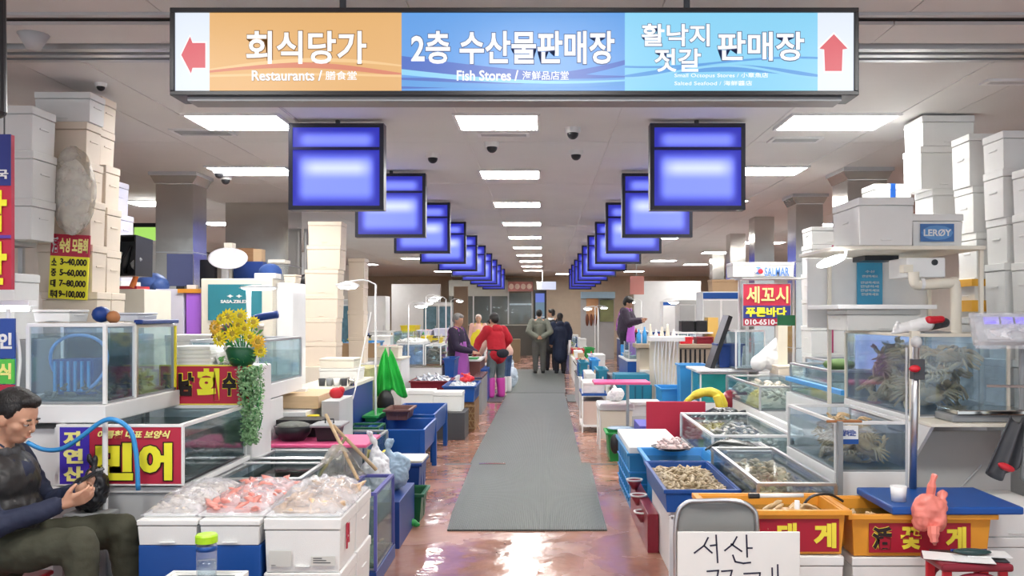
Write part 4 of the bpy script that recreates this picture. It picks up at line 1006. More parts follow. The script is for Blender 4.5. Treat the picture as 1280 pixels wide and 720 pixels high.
# arch bag over the blue
one('rolled_mat', MB().tube([(-2.50, 6.9, 1.37), (-2.42, 6.9, 1.50), (-2.25, 6.9, 1.57), (-2.08, 6.9, 1.60)], .03, 8, 4), dblue, 'dark blue rolled cloth arching over the sunflower tank', 'cloth', smooth=True)
one('rolled_mat', MB().tube([(-2.52, 6.75, 1.36), (-2.50, 6.75, 1.44), (-2.43, 6.75, 1.49), (-2.36, 6.75, 1.50)], .04, 8, 4), mat('brown_cloth', (.18, .11, .10), .8), 'brown rolled cloth left of the sunflowers', 'cloth', smooth=True)
foam_box(-2.75, 7.0, 1.18, .40, .3, .26, 'white foam box behind the foam lids of the red sign')
cabinet(-3.0, -2.5, 6.7, 7.3, 0, 1.178, 'white counter behind the foam lids of the red sign', white)

# (S1, S2) towers on the left
tz = tower(-3.37, 5.68, 1.60, .33, .30, [.22, .27, .28, .30, .28] if False else [.10, .29, .30, .30, .28], 'leftmost tower above the price board', foam) if False else None
cabinet(-3.75, -3.05, 5.12, 6.9, 0, 1.45, 'grey cabinet under the polystyrene towers at the left', grey)
T = thing('wall_shelf', 'grey shelf carrying the polystyrene towers at the left', 'shelf', (-3.5, 6.0, 1.45))
B(-3.95, -3.36, 5.45, 5.83, 2.04, 2.07).build('board', lgrey, T)
for x in (-3.9, -3.45):
    for y in (5.48, 5.82): B(x - .015, x + .015, y - .015, y + .015, 1.452, 2.04).build('post', lgrey, T)
def towerx(x, y, z, wd, dp, hs, where, m, xs=None):
    n = len(hs)
    for i, h in enumerate(hs):
        o = ORD[n - 1 - i] if i else 'bottom one'
        foam_box(x + (xs[i] if xs else rnd.uniform(-.008, .008)), y + rnd.uniform(-.01, .01), z, wd, dp, h, 'white polystyrene box, %s of the %s' % (o, where), m, None, rnd.uniform(-.015, .015)); z += h
towerx(-3.38, 5.65, 2.07, .36, .27, [.26, .30, .28], 'first tower above the price board', foam, [0, .005, -.03 + .03])
foam_box(-3.26, 5.28, 1.452, .34, .26, .39, 'tall white polystyrene box left of the price board', foam)
C1 = 'cream tower beside the cloudy bag'
towerx(-3.26, 6.05, 1.452, .38, .20, [.30, .32, .30, .26, .27], C1, cream, [.06, .03, .02, .0, -.01])
foam_box(-3.25, 6.05, 2.905, .38, .21, .20, 'wide white polystyrene box crowning the cream tower', foam)
towerx(-3.25, 6.28, 1.452, .34, .21, [.30, .30, .30, .30], 'second cream tower behind the cloudy bag', cream, [.05, .02, .02, .01])
towerx(-3.25, 6.28, 2.652, .31, .21, [.25, .23], 'cream pair above the second cream tower', cream)
towerx(-3.86, 8.0, 1.9, .2, .3, [.30, .30, .30], 'lilac pile behind the cream tower', lilac, [.0, -.03, -.07])
cabinet(-4.05, -3.74, 7.8, 8.18, 0, 1.898, 'plain white stand under the lilac pile', white, name='stand', cat='stand')
T = thing('cloudy_bag', 'big cloudy plastic bag full of round foam, leaning on the cream tower', 'bag', (-3.12, 5.86, 2.13))
b = MB()
cpx = Vector((-3.13, 5.86, 2.42))
def f(u, v):
    th, ph = math.pi * u, 2 * math.pi * v
    d = Vector((math.sin(th) * math.cos(ph), math.sin(th) * math.sin(ph), math.cos(th))); k = 1 + .07 * noise.noise(d * 2.5) + .03 * (1 - 2 * abs(noise.noise(d * 6)))
    return cpx + Vector((d.x * .145 * k, d.y * .085 * k, d.z * .29 * k))
b.sheet(f, 24, 32, .002).build('film', haze_film, T, smooth=False)
MB().ell(cpx + Vector((-.01, .01, -.02)), (.115, .06, .24), None, 16, 10).build('foam_filling', foam, T, smooth=True)
# price board
T = thing('price_board', 'tilted price board, red head over yellow rows of prices', 'sign', (-3.19, 5.9, 1.7))
x0, x1, z0, z1 = PX(60, 5.9), PX(108, 5.9), PZ(374, 5.9), PZ(293, 5.9)
zs = z0 + (z1 - z0) * .66
MB().box(x0, x1, 5.9, 5.915, z0, zs).build('yellow_field', ye, T); MB().box(x0, x1, 5.9, 5.915, zs, z1).build('red_field', crim, T)
text('活', white, T, x0 + .01, x0 + .05, zs + .02, z1 - .02, 5.898, bold=.04); text('숙성 모듬회', ye2, T, x0 + .06, x1 - .008, zs + .025, z1 - .025, 5.898, bold=.04)
for i, (a, b_) in enumerate((('소', '3~40,000'), ('중', '5~60,000'), ('대', '7~80,000'), ('특대', '9~100,000'))):
    zz = zs - (zs - z0) * (i + .92) / 4; hh = (zs - z0) / 4 * .72
    text(a, bk, T, x0 + .012, x0 + (.045 if i < 3 else .06), zz, zz + hh, 5.898, bold=.03); text(b_, bk, T, x0 + .07, x1 - .01, zz, zz + hh, 5.898, bold=.03)
for c in T.children:
    c.data.transform(Matrix.Rotation(R(3), 4, 'Y'))
# far-left hanging signs
T = board_sign(PX(-45, 4.4), PX(14, 4.4), PZ(362, 4.4), PZ(168, 4.4), 4.4, 'tall blue and red hanging sign at the far left edge', crim, .03)
B(PX(-45, 4.4), PX(14, 4.4), 4.395, 4.40, PZ(232, 4.4), PZ(168, 4.4)).build('blue_field', mat('sign_navy', (.03, .04, .22), .5), T)
text('감', ye, T, PX(-36, 4.4), PX(10, 4.4), PZ(290, 4.4), PZ(238, 4.4), 4.39, bold=.04); text('간', ye, T, PX(-36, 4.4), PX(10, 4.4), PZ(356, 4.4), PZ(302, 4.4), 4.39, bold=.04)
text('전국', white, T, PX(-20, 4.4), PX(12, 4.4), PZ(224, 4.4), PZ(212, 4.4), 4.388, bold=.03)
B(PX(-45, 4.4), PX(14, 4.4), 4.39, 4.40, PZ(298, 4.4), PZ(294, 4.4)).build('stripe', mat('sign_violet', (.12, .05, .35), .5), T)
for xx in (-2.80, -2.70): MB().cyl((xx, 4.41, PZ(168, 4.4)), (xx, 4.41, CEIL), .004, .004, 6).build('wire', dark, T)
T = thing('pipe_end', 'thick black pipe hanging from the ceiling at the far left edge', 'pipe', (-2.52, 4.0, 2.55))
MB().cyl((-2.50, 4.0, 2.52), (-2.50, 4.0, CEIL), .055, .05, 20).ell((-2.50, 4.0, 2.52), (.055, .055, .03), None, 16, 6).build('pipe', black, T, smooth=False)
T = thing('tube_lamp', 'white tube lamp glowing below the tall hanging sign', 'lamp', (-2.85, 4.7, 1.62)); MB().cyl((-3.2, 4.65, 1.63), (-2.72, 4.65, 1.63), .013, .013, 10).build('tube', lamp_on, T); B(-3.2, -2.70, 4.62, 4.70, 1.645, 1.675).build('housing', white, T, .004)
T = board_sign(PX(-30, 4.5), PX(18, 4.5), PZ(448, 4.5), PZ(398, 4.5), 4.5, 'small blue sign with white lettering at the left edge', mat('sign_blue2', (.03, .08, .35), .5), .015); text('인', white, T, PX(-2, 4.5), PX(15, 4.5), PZ(436, 4.5), PZ(416, 4.5), 4.498, bold=.04)
T = board_sign(PX(-30, 4.5), PX(17, 4.5), PZ(480, 4.5), PZ(449, 4.5), 4.5, 'small bright green sign with yellow lettering at the left edge', mat('sign_green', (.10, .55, .08), .5), .015); text('식', ye2, T, PX(-2, 4.5), PX(14, 4.5), PZ(474, 4.5), PZ(454, 4.5), 4.498, bold=.04)
T = board_sign(PX(-30, 4.5), PX(17, 4.5), PZ(500, 4.5), PZ(481, 4.5), 4.5, 'small dark red sign at the left edge above the seated man', crim, .015)
one('sign_post', MB().cyl((-2.76, 4.54, 0), (-2.76, 4.54, 1.63), .012, .012, 8), white, 'thin white post behind the small signs at the left edge', 'post')
# ============================================================ PEOPLE
def frame_of(f, u):
    f = Vector(f).normalized(); u = Vector(u); r_ = f.cross(u).normalized(); u = r_.cross(f).normalized()
    return Matrix((r_, f, u)).transposed()   # columns: right, forward, up
def head(mb, c, Mx, s=1.0):
    c = Vector(c)
    def E(p, r, e=(0, 0, 0)): mb.ell(c + Mx @ Vector(p) * s, tuple(q * s for q in r), (Mx @ Euler(e).to_matrix()), 16, 12)
    E((0, -.012, .028), (.076, .094, .088)); E((0, .012, -.03), (.060, .072, .072)); E((0, .036, -.078), (.040, .044, .032))
    E((0, .060, .012), (.055, .026, .018)); E((0, .086, -.02), (.013, .020, .022)); E((0, .080, -.004), (.009, .016, .030)); E((.0, .070, -.055), (.026, .022, .010)); E((0, .068, -.067), (.022, .018, .009))
    E((.036, .040, -.024), (.026, .030, .028)); E((-.036, .040, -.024), (.026, .030, .028))
    for sx in (-1, 1): E((sx * .077, -.008, -.012), (.010, .022, .032), (0, 0, sx * .35))
def face_bits(T, c, Mx, s=1.0, lids=False):
    c = Vector(c); o = T
    for sx in (-1, 1):
        p = c + Mx @ Vector((sx * .030, .0745, .002)) * s
        MB().ell(p, .0115 * s, None, 10, 6).build('eye', mat('eye_white', (.75, .72, .68), .3), o, smooth=True)
        MB().ell(p + Mx @ Vector((0, .0075, -.001)) * s, .006 * s, None, 8, 6).build('iris', mat('iris_dark', (.03, .015, .01), .2), o, smooth=True)
        MB().ell(p + Mx @ Vector((0, -.001, .0045)) * s, (.0145 * s, .0125 * s, .0105 * s), Mx @ Euler((-.35, 0, 0)).to_matrix(), 12, 8).build('eyelid', skin, o, smooth=True)
        MB().ell(c + Mx @ Vector((sx * .030, .0805, .022)) * s, (.018 * s, .006 * s, .004 * s), Mx, 10, 6).build('eyebrow', hair_m, o, smooth=True)
    MB().ell(c + Mx @ Vector((0, .0885, -.0605)) * s, (.019 * s, .006 * s, .0035 * s), Mx, 12, 6).build('lips', mat('lips', (.42, .16, .12), .5), o, smooth=True)
def hand(mb, w_, d, n, s=1.0, curl=.5, thumb=1):
    """palm from the wrist along d, palm side faces n; five fingers"""
    d = Vector(d).normalized(); n = Vector(n).normalized(); n = (n - d * n.dot(d)).normalized(); side = d.cross(n); w_ = Vector(w_)
    mb.caps(w_, w_ + d * .03 * s, .024 * s, .028 * s)
    for k in (-1.5, -.5, .5, 1.5): mb.caps(w_ + d * .02 * s + side * k * .010 * s, w_ + d * .085 * s + side * k * .019 * s, .014 * s, .012 * s)
    for k, L_ in zip((-1.5, -.5, .5, 1.5), (.062, .078, .074, .058)):
        p = w_ + d * .088 * s + side * k * .020 * s; dd = d.copy()
        for j, fr in enumerate((.45, .32, .23)):
            a = curl * (.5 + .35 * j); dd = (dd * math.cos(a) + n * math.sin(a)).normalized(); q = p + dd * L_ * fr * s
            mb.caps(p, q, (.0088 - .0008 * j) * s, (.0082 - .0008 * j) * s); p = q
    p = w_ + d * .03 * s + side * thumb * .026 * s; q = p + (d * .7 + side * thumb * .75 + n * .3).normalized() * .038 * s
    mb.caps(p, q, .013 * s, .011 * s); mb.caps(q, q + (d * .9 + side * thumb * .25 + n * .5).normalized() * .034 * s, .0105 * s, .009 * s)
def hair(T, c, Mx, s=1.0, m=None, long=0, bun=False, puff=0, name='hair', fine=.012):
    mb = MB(); c = Vector(c); m = m or hair_m
    def E(p, r): mb.ell(c + Mx @ Vector(p) * s, tuple(q * s for q in r), Mx, 16, 12)
    g = 1 + puff
    E((0, -.026, .052), (.083 * g, .090 * g, .078 * g)); E((0, -.05, .01), (.080 * g, .066 * g, .085 * g)); E((0, .030, .092), (.058 * g, .045, .030)); 
    for sx in (-1, 1): E((sx * .066, -.012, .040), (.020, .040, .045))
    if long: E((0, -.06, -.06 - long * .4), (.075, .045, .07 + long * .5))
    if bun: E((0, -.11, .07), (.04, .04, .04))
    return blob(name, mb, m, T, fine, 2, .4, wrinkle=.006, wsc=38)
def person(label, base, yaw, pose, wear, vox=.016, s=1.0, group=None, headdir=(0, 1, -.1), hairkw=None, extras=None):
    """pose: joints in the person's own frame (faces +y). wear: list of clothing"""
    T = thing('person', label, 'person', base, group)
    Rz = Matrix.Rotation(yaw, 3, 'Z'); Bv = Vector(base)
    J = {k: Bv + Rz @ (Vector(v) * s) for k, v in pose.items() if isinstance(v, tuple) and not k.startswith(('hd', 'hn'))}
    hd = Rz @ Vector(headdir).normalized(); Mx = frame_of(hd, (0, 0, 1))
    up = (J['head'] - J['neck']).normalized()
    b = MB(); head(b, J['head'], Mx, s)
    b.caps(J['neck'], J['head'] - up * .02 * s, .052 * s, .050 * s)
    b.caps(J['neck'], J['chest'], .07 * s, .13 * s); b.caps(J['chest'], J['hips'], .13 * s, .135 * s)
    for q in 'LR':
        b.caps(J['neck'] + (J['sh' + q] - J['neck']) * .3, J['sh' + q], .05 * s, .052 * s)
        b.caps(J['sh' + q], J['el' + q], .046 * s, .036 * s); b.caps(J['el' + q], J['wr' + q], .036 * s, .025 * s)
        b.caps(J['hip' + q], J['kn' + q], .082 * s, .055 * s); b.caps(J['kn' + q], J['an' + q], .052 * s, .035 * s)
        b.caps(J['an' + q] + Vector((0, 0, -.03 * s)), J['to' + q], .036 * s, .03 * s)
        d = pose.get('hd' + q); d = Rz @ Vector(d) if d else (J['wr' + q] - J['el' + q])
        n = Rz @ Vector(pose.get('hn' + q, (0, 1, 0)))
        hb = b if vox < .009 else MB(); hand(hb, J['wr' + q], d, n, s, pose.get('curl', .5), 1 if q == 'R' else -1)
        if hb is not b: b.add(hb.v, hb.f)
    body = blob('body', b, skin, T, vox, 3, .4)
    face_bits(T, J['head'], Mx, s)
    if hairkw is not None: hair(T, J['head'], Mx, s, **hairkw)
    # clothing
    for kind, m, kw in wear:
        c = MB(); e = kw.get('e', .018) * s
        if kind == 'top':
            c.caps(J['neck'] - up * .03 * s, J['chest'], .085 * s + e * .3, .15 * s + e); c.caps(J['chest'], J['hips'] + Vector((0, 0, .02)), .145 * s + e, .15 * s + e)
            c.ell((J['shL'] + J['shR']) / 2 - Vector((0, 0, .04 * s)), (.17 * s, .11 * s + e, .09 * s), Rz, 16, 10)
            if kw.get('long'): c.caps(J['hips'], J['hips'] + Vector((0, 0, -kw['long'] * s)), .155 * s + e, .165 * s + e)
            for q in 'LR':
                c.caps(J['sh' + q], J['el' + q], .058 * s + e, .048 * s + e); c.caps(J['el' + q], J['wr' + q] - (J['wr' + q] - J['el' + q]).normalized() * .02 * s, .048 * s + e, .033 * s + e)
            blob(kw.get('n', 'jacket'), c, m, T, max(vox, .011) if vox < .01 else .017, 4, .5, wrinkle=kw.get('wr', .010), wsc=kw.get('wsc', 11))
            if kw.get('collar'):
                k = MB(); k.lathe(J['neck'] + up * -.005 * s, [(.085 * s, -.03 * s), (.078 * s, .03 * s), (.065 * s, .045 * s), (.062 * s, 0)], 18); k.build('collar', kw['collar'], T, smooth=True)
            if kw.get('hood'):
                h = MB(); h.ell(J['neck'] + Rz @ Vector((0, -.09 * s, -.03 * s)), (.12 * s, .06 * s, .09 * s), Rz, 14, 8); blob('hood', h, m, T, .014, 2, wrinkle=.01, wsc=12)
        elif kind == 'trousers':
            c.caps(J['hips'], J['hips'] + Vector((0, 0, -.05 * s)), .15 * s, .15 * s)
            for q in 'LR':
                c.caps(J['hip' + q], J['kn' + q], .10 * s + e * .5, .068 * s + e); c.caps(J['kn' + q], J['an' + q] + Vector((0, 0, .02 * s)), .066 * s + e, .050 * s + e)
            blob(kw.get('n', 'trousers'), c, m, T, max(vox, .012) if vox < .01 else .017, 4, .5, wrinkle=kw.get('wr', .010), wsc=12)
        elif kind == 'boots' or kind == 'shoes':
            for q in 'LR':
                k = MB(); a, t = J['an' + q], J['to' + q]
                if kind == 'boots': k.caps(a + (J['kn' + q] - a) * kw.get('h', .72), a + Vector((0, 0, -.02 * s)), .092 * s, .076 * s)
                else: k.caps(a + Vector((0, 0, -.01)), a + Vector((0, 0, -.03 * s)), .046 * s, .046 * s)
                k.caps(Vector((a.x, a.y, t.z + .012 * s)), t + Vector((0, 0, .005 * s)), .056 * s, .048 * s)
                d = (t - a); d.z = 0; d.normalize(); 
                k.box(-.045 * s, .045 * s, -.06 * s, .2 * s, 0, .02 * s) if False else None
                blob('boot' if kind == 'boots' else 'shoe', k, m, T, .014, 3)
    if extras: extras(T, J, Rz, s, Mx)
    return T
def stand(h=1.6, w_=.19, lean=0.0):
    k = h / 1.70
    p = dict(head=(0, .02 + lean * .9, 1.585), neck=(0, -.01 + lean * .8, 1.43), chest=(0, -.01 + lean * .55, 1.22), hips=(0, 0, .93))
    for q, sx in (('L', -1), ('R', 1)):
        p['sh' + q] = (sx * w_, -.01 + lean * .75, 1.385); p['el' + q] = (sx * (w_ + .05), -.03 + lean * .6, 1.10); p['wr' + q] = (sx * (w_ + .05), .06 + lean * .6, .86)
        p['hip' + q] = (sx * .095, 0, .90); p['kn' + q] = (sx * .10, .02, .48); p['an' + q] = (sx * .10, -.02, .09); p['to' + q] = (sx * .12, .12, .035)
    return {a: tuple(c * k for c in b) for a, b in p.items()}, k
def apron(m, z1=1.2, z0=.35, wd=.22, y=.165, strap=True, back=False):
    def f(T, J, Rz, s, Mx):
        o = Vector(T.location); sg = -1 if back else 1
        def g(u, v):
            t = v; a = (u - .5) * 2; ww = wd * (1 if t < .62 else 1 - (t - .62) * 1.3)
            yy = y - .10 * a * a + .012 * math.sin(a * 9 + t * 3) * (1 - t) + .03 * (1 - t)
            # follow the lean of the torso
            z = z0 + (z1 - z0) * t
            c = J['hips'].lerp(J['chest'], max(0, min(1, (z - (J['hips'].z - o.z)) / max(.01, (J['chest'].z - J['hips'].z))))) - o; c.z = 0
            return o + c + Rz @ Vector((a * ww, sg * yy, 0)) + Vector((0, 0, z))
        MB().sheet(g, 16, 20, .004).build('apron', m, T, smooth=True)
        if strap:
            for sx in (-1, 1):
                MB().tube([g(.5 + sx * .38, 1), J['neck'] + Rz @ Vector((sx * .09, .06, .02)), J['neck'] + Rz @ Vector((sx * .08, -.13, -.03)), J['chest'] + Rz @ Vector((-sx * .06, -.19, -.05)), J['hips'] + Rz @ Vector((sx * .05, -.19, .05))], .009, 6, 5).build('apron_strap', m, T)
    return f

# ---- seated man, near left, facing the aisle
def seated():
    o = Vector((-2.45, 4.0, 0))
    P = dict(head=(-2.385, 3.985, 1.135), neck=(-2.475, 3.99, 1.005), chest=(-2.50, 3.99, .80), hips=(-2.50, 4.0, .545),
             shL=(-2.49, 4.165, .93), shR=(-2.47, 3.81, .93), elL=(-2.37, 4.19, .70), elR=(-2.36, 3.75, .69), wrL=(-2.14, 4.06, .79), wrR=(-2.13, 3.88, .76),
             hipL=(-2.47, 4.09, .53), hipR=(-2.47, 3.90, .53), knL=(-1.99, 4.16, .585), knR=(-2.02, 3.84, .60), anL=(-1.93, 4.17, .11), anR=(-1.98, 3.82, .11), toL=(-1.80, 4.18, .04), toR=(-1.84, 3.80, .04))
    P = {k: tuple(Vector(v) - o) for k, v in P.items()}
    # local frame is already the world's: facing +x, so hand directions are given directly
    P['hdL'] = (.75, -.45, .25); P['hnL'] = (.1, -.8, .6); P['hdR'] = (.80, .35, .25); P['hnR'] = (.1, .8, .6); P['curl'] = .75
    def ex(T, J, Rz, s, Mx):
        # open vest over the sleeves, collar, phone in the hands
        v = MB(); v.ell((-2.49, 3.99, .84), (.175, .215, .17), None, 20, 14); v.ell((-2.49, 3.99, .70), (.19, .215, .17), None, 20, 14); v.ell((-2.49, 3.995, .58), (.19, .21, .11), None, 20, 14)
        v.caps((-2.49, 4.10, .945), (-2.49, 3.88, .945), .06, .06)
        blob('vest', v, mat('vest_leather', (.028, .027, .028), .38, bump=.5, bscale=18), T, .010, 3, .5, wrinkle=.012, wsc=13)
        k = MB()
        for i in range(10):
            a = i / 10 * 6.283
            k.ell(J['neck'] + Vector((.008 + .076 * math.cos(a), .082 * math.sin(a), -.014 - .018 * math.cos(a))), (.022, .032, .03), None, 10, 6)
        blob('collar', k, mat('collar_dark', (.05, .05, .055), .7, bump=.5), T, .008, 2, wrinkle=.004, wsc=30)
        MB().box(-2.075, -1.99, 3.93, 4.005, .87, .885, ry=-.6).build('phone', black, T, .003)
        # furrows of the face: nasal wings
        c = J['head']
        for sx in (-1, 1): MB().ell(c + Mx @ Vector((sx * .013, .092, -.03)), .0055, None, 8, 6).build('nostril_wing', skin, T, smooth=True)
    person('seated man in a dark navy jacket and olive trousers looking down at his hands', o, 0, P,
           [('top', clothm('navy_sleeve', (.018, .024, .055), .75), dict(e=.006, n='jacket', wr=.012, wsc=14)), ('trousers', clothm('olive', (.055, .055, .035)), dict(e=.006, wr=.014)), ('shoes', black, {})],
           vox=.0065, headdir=(1, -.10, -.42), hairkw=dict(puff=.0, fine=.006), extras=ex)
seated()
T = thing('plastic_chair', 'red plastic chair the seated man sits on', 'chair', (-2.55, 4.0, 0))
B(-2.76, -2.33, 3.80, 4.20, .36, .385).build('seat', red, T, .012)
MB().sheet(lambda u, v: (-2.79 - .05 * v - .03 * math.sin(math.pi * u), 3.80 + .40 * u, .42 + .42 * v), 8, 8, .02).build('backrest', red, T, smooth=True)
for x in (-2.73, -2.36):
    for y in (3.83, 4.17): MB().cyl((x, y, .36), (x + (-.03 if x < -2.5 else .03), y, 0), .022, .016, 8).build('leg', red, T)
T = thing('parcel', 'clear-wrapped parcel of printed paper beside the seated man', 'parcel', (-2.25, 3.45, .36)); B(-2.42, -2.02, 3.35, 3.62, .30, .415, rz=.1).build('paper_pack', mat('printed_pack', (.45, .35, .36), .5, var=.6, scale=12), T, .02)
crumple(-2.44, -2.0, 3.32, 3.65, .41, .05, film, 31, 'film', T)
one('red_crate', B(-2.45, -2.0, 3.33, 3.64, 0, .298), burg, 'dark red box under the clear-wrapped parcel', 'box', bevel=.01)

# ---- the people down the aisle
def at_floor(px, py): p = floor_pt(px, py); return (p.x, p.y, 0)
# woman with violet apron (faces right, towards the red jacket)
p, k = stand(1.60); p['elR'] = (.24, .10, 1.02); p['wrR'] = (.16, .36, .95); p['elL'] = (-.24, .08, 1.02); p['wrL'] = (-.10, .32, .92)
person('woman in a dark top and long violet apron behind the left stall', (-1.52, 15.6, 0), R(-112), p, [('top', clothm('dark_violet', (.03, .02, .05)), dict(n='top')), ('trousers', clothm('black', (.02, .02, .03)), {}), ('boots', black, {})],
       headdir=(0, 1, -.35), hairkw=dict(m=ghair), extras=apron(mat('violet_rubber', (.36, .09, .42), .4), 1.12, .22, .27))
# woman in red jacket with pink boots (stoops to the left)
p, k = stand(1.60, lean=.10); p['elL'] = (-.27, .22, 1.08); p['wrL'] = (-.22, .42, .84); p['elR'] = (.30, .02, 1.12); p['wrR'] = (.22, .22, .86)
def red_ex(T, J, Rz, s, Mx):
    b = MB().ell(J['hips'] + Rz @ Vector((.02, -.17, -.02)), (.15, .05, .09), Rz, 12, 8); blob('waist_bag', b, clothm('black', (.02, .02, .02)), T, .012, 2)
    MB().lathe(J['hips'], [(.185, .02), (.19, .055)], 20).build('belt', black, T)
p['anL'] = (-.15, -.02, .085); p['toL'] = (-.17, .12, .035); p['knL'] = (-.13, .03, .45)
person('woman in a red hooded jacket, grey jeans and pink rubber boots', at_floor(621, 497), R(38), p, [('top', clothm('red', (.50, .015, .03)), dict(n='jacket', hood=True, long=.04, e=.03, wr=.016)), ('trousers', clothm('grey_jeans', (.14, .17, .18)), {}), ('boots', magenta, dict(h=.70))],
       headdir=(0, 1, -.35), hairkw=dict(puff=.12), extras=red_ex)
# person half hidden behind her, in white boots
p, k = stand(1.5, lean=.38); p['wrL'] = (-.2, .62, .62); p['wrR'] = (.2, .62, .62); p['elL'] = (-.25, .42, .85); p['elR'] = (.25, .42, .85)
person('stooping person in blue trousers and white boots behind the red jacket', (-.78, 18.0, 0), R(60), p, [('top', clothm('pale_pink', (.70, .45, .38)), dict(n='top')), ('trousers', clothm('denim', (.05, .10, .22)), {}), ('boots', white, dict(h=.6))], headdir=(0, 1, -.6), hairkw=dict())
# vendor with pink shirt and yellow apron, far
p, k = stand(1.58)
person('person in a pink shirt and yellow apron at the far left stalls', (-1.80, 24.5, 0), R(180), p, [('top', clothm('pink_shirt', (.80, .48, .42)), dict(n='shirt')), ('trousers', clothm('black'), {}), ('shoes', black, {})], vox=.018,
       headdir=(0, 1, -.1), hairkw=dict(m=mat('cap_white', (.7, .6, .55), .7)), extras=apron(yellow, 1.18, .55, .22))
# two men and a woman at the end
p, k = stand(1.72); p['elL'] = (-.30, -.13, 1.14); p['wrL'] = (-.08, -.21, .98); p['elR'] = (.30, -.13, 1.14); p['wrR'] = (.08, -.21, .98); p['hdL'] = (1, -.1, -.2); p['hdR'] = (-1, -.1, -.2); p['hnL'] = (0, -1, 0); p['hnR'] = (0, -1, 0)
person('man in an olive-grey jacket, seen from behind, hands clasped at his back', at_floor(674, 467), R(4), p, [('top', clothm('olive_grey', (.16, .17, .14)), dict(n='jacket', e=.03, wr=.014)), ('trousers', clothm('grey_trousers', (.10, .10, .095)), {}), ('shoes', black, {})], headdir=(.1, 1, -.1), hairkw=dict())
p, k = stand(1.74)
person('dark-haired person with a white scarf behind the olive-grey and navy coats', (.22, 25.0, 0), R(0), p, [('top', clothm('dark_coat', (.03, .03, .035)), dict(n='coat', long=.3)), ('trousers', clothm('black'), {}), ('shoes', black, {})], vox=.016, headdir=(-1, .1, -.05), hairkw=dict(puff=.1),
       extras=lambda T, J, Rz, s, Mx: MB().lathe(J['neck'] + Vector((0, 0, -.02)), [(.09, -.05), (.10, 0), (.08, .06)], 16).build('scarf', white, T, smooth=True))
p, k = stand(1.62); p['elR'] = (.27, .02, 1.12)
def navy_ex(T, J, Rz, s, Mx):
    MB().tube([J['shR'] + Vector((0, 0, .06)), J['shR'] + Vector((.10, 0, -.3)), J['hips'] + Vector((.27, 0, .0))], .009, 6, 4).build('bag_strap', white, T)
    MB().sheet(lambda u, v: J['hips'] + Vector((.27 + .03 * math.sin(u * 6), -.16 + .32 * u, -.38 + .40 * v)), 8, 8, .05).build('shoulder_bag', white, T)
person('woman in a long navy coat with a white shoulder bag seen from behind', at_floor(700, 467), R(0), p, [('top', clothm('navy_coat', (.012, .02, .05)), dict(n='coat', hood=True, long=.42, e=.035, wr=.012)), ('trousers', clothm('black'), {}), ('shoes', black, {})], headdir=(.1, 1, -.1), hairkw=dict(long=.06), extras=navy_ex)
# woman on the right, on a platform, looking down at her work
p, k = stand(1.58, lean=.06); p['elL'] = (-.25, .12, 1.08); p['wrL'] = (-.10, .33, 1.12); p['elR'] = (.25, .12, 1.08); p['wrR'] = (.10, .33, 1.12)
person('woman in a dark hood and bright violet apron working at the right stalls', (1.70, 18.2, .36), R(-110), p, [('top', clothm('dark_plum', (.04, .028, .05)), dict(n='top', hood=True, e=.03)), ('trousers', clothm('black'), {}), ('boots', black, {})], headdir=(0, 1, -.5), hairkw=dict(puff=.15),
       extras=apron(mat('bright_violet', (.50, .12, .62), .35), 1.0, .30, .27, .18))
one('platform', B(1.35, 2.2, 17.8, 18.7, 0, .36), lgrey, 'low grey platform under the woman in the bright violet apron', 'platform', bevel=.01)
# ============================================================ LEFT SIDE, MIDDLE
# white box stack by the blue counter
towerx(-2.77, 11.15, .95, .42, .34, [.30, .30, .29, .32, .30, .30], 'cream tower by the grooved panel', cream, [-.02, -.02, .0, .0, .03, .04])
cabinet(-2.99, -2.64, 10.9, 11.5, 0, .948, 'white counter under the cream tower right of the grooved panel', ivory)
towerx(-2.50, 11.9, .95, .22, .3, [.35, .35, .35, .35], 'narrow far cream tower', cream)
cabinet(-2.62, -2.35, 11.7, 12.2, 0, .948, 'white counter under the narrow cream tower', white)
T = thing('wall_rack', 'narrow rack with cups and a red cloth left of the cream tower', 'rack', (-3.25, 11.2, 1.4))
B(-3.20, -3.08, 11.2, 11.4, 1.1, 2.1).build('post', grey, T)
for z in (1.55, 1.8): B(-3.22, -3.0, 11.1, 11.35, z, z + .015).build('shelf', white, T)
MB().cyl((-3.08, 11.15, 1.565), (-3.08, 11.15, 1.70), .04, .04, 12).build('cup', white, T, smooth=True); MB().ell((-3.04, 11.15, 1.45), (.035, .03, .09), None, 10, 8).build('red_cloth', crim, T, smooth=True)
MB().ell((-3.02, 11.14, 2.0), (.09, .05, .11), None, 14, 8).build('black_pan', black, T, smooth=True)
B(-3.22, -3.0, 11.05, 11.4, 0, 1.1).build('base', mat('rack_green', (.1, .25, .16), .5), T)

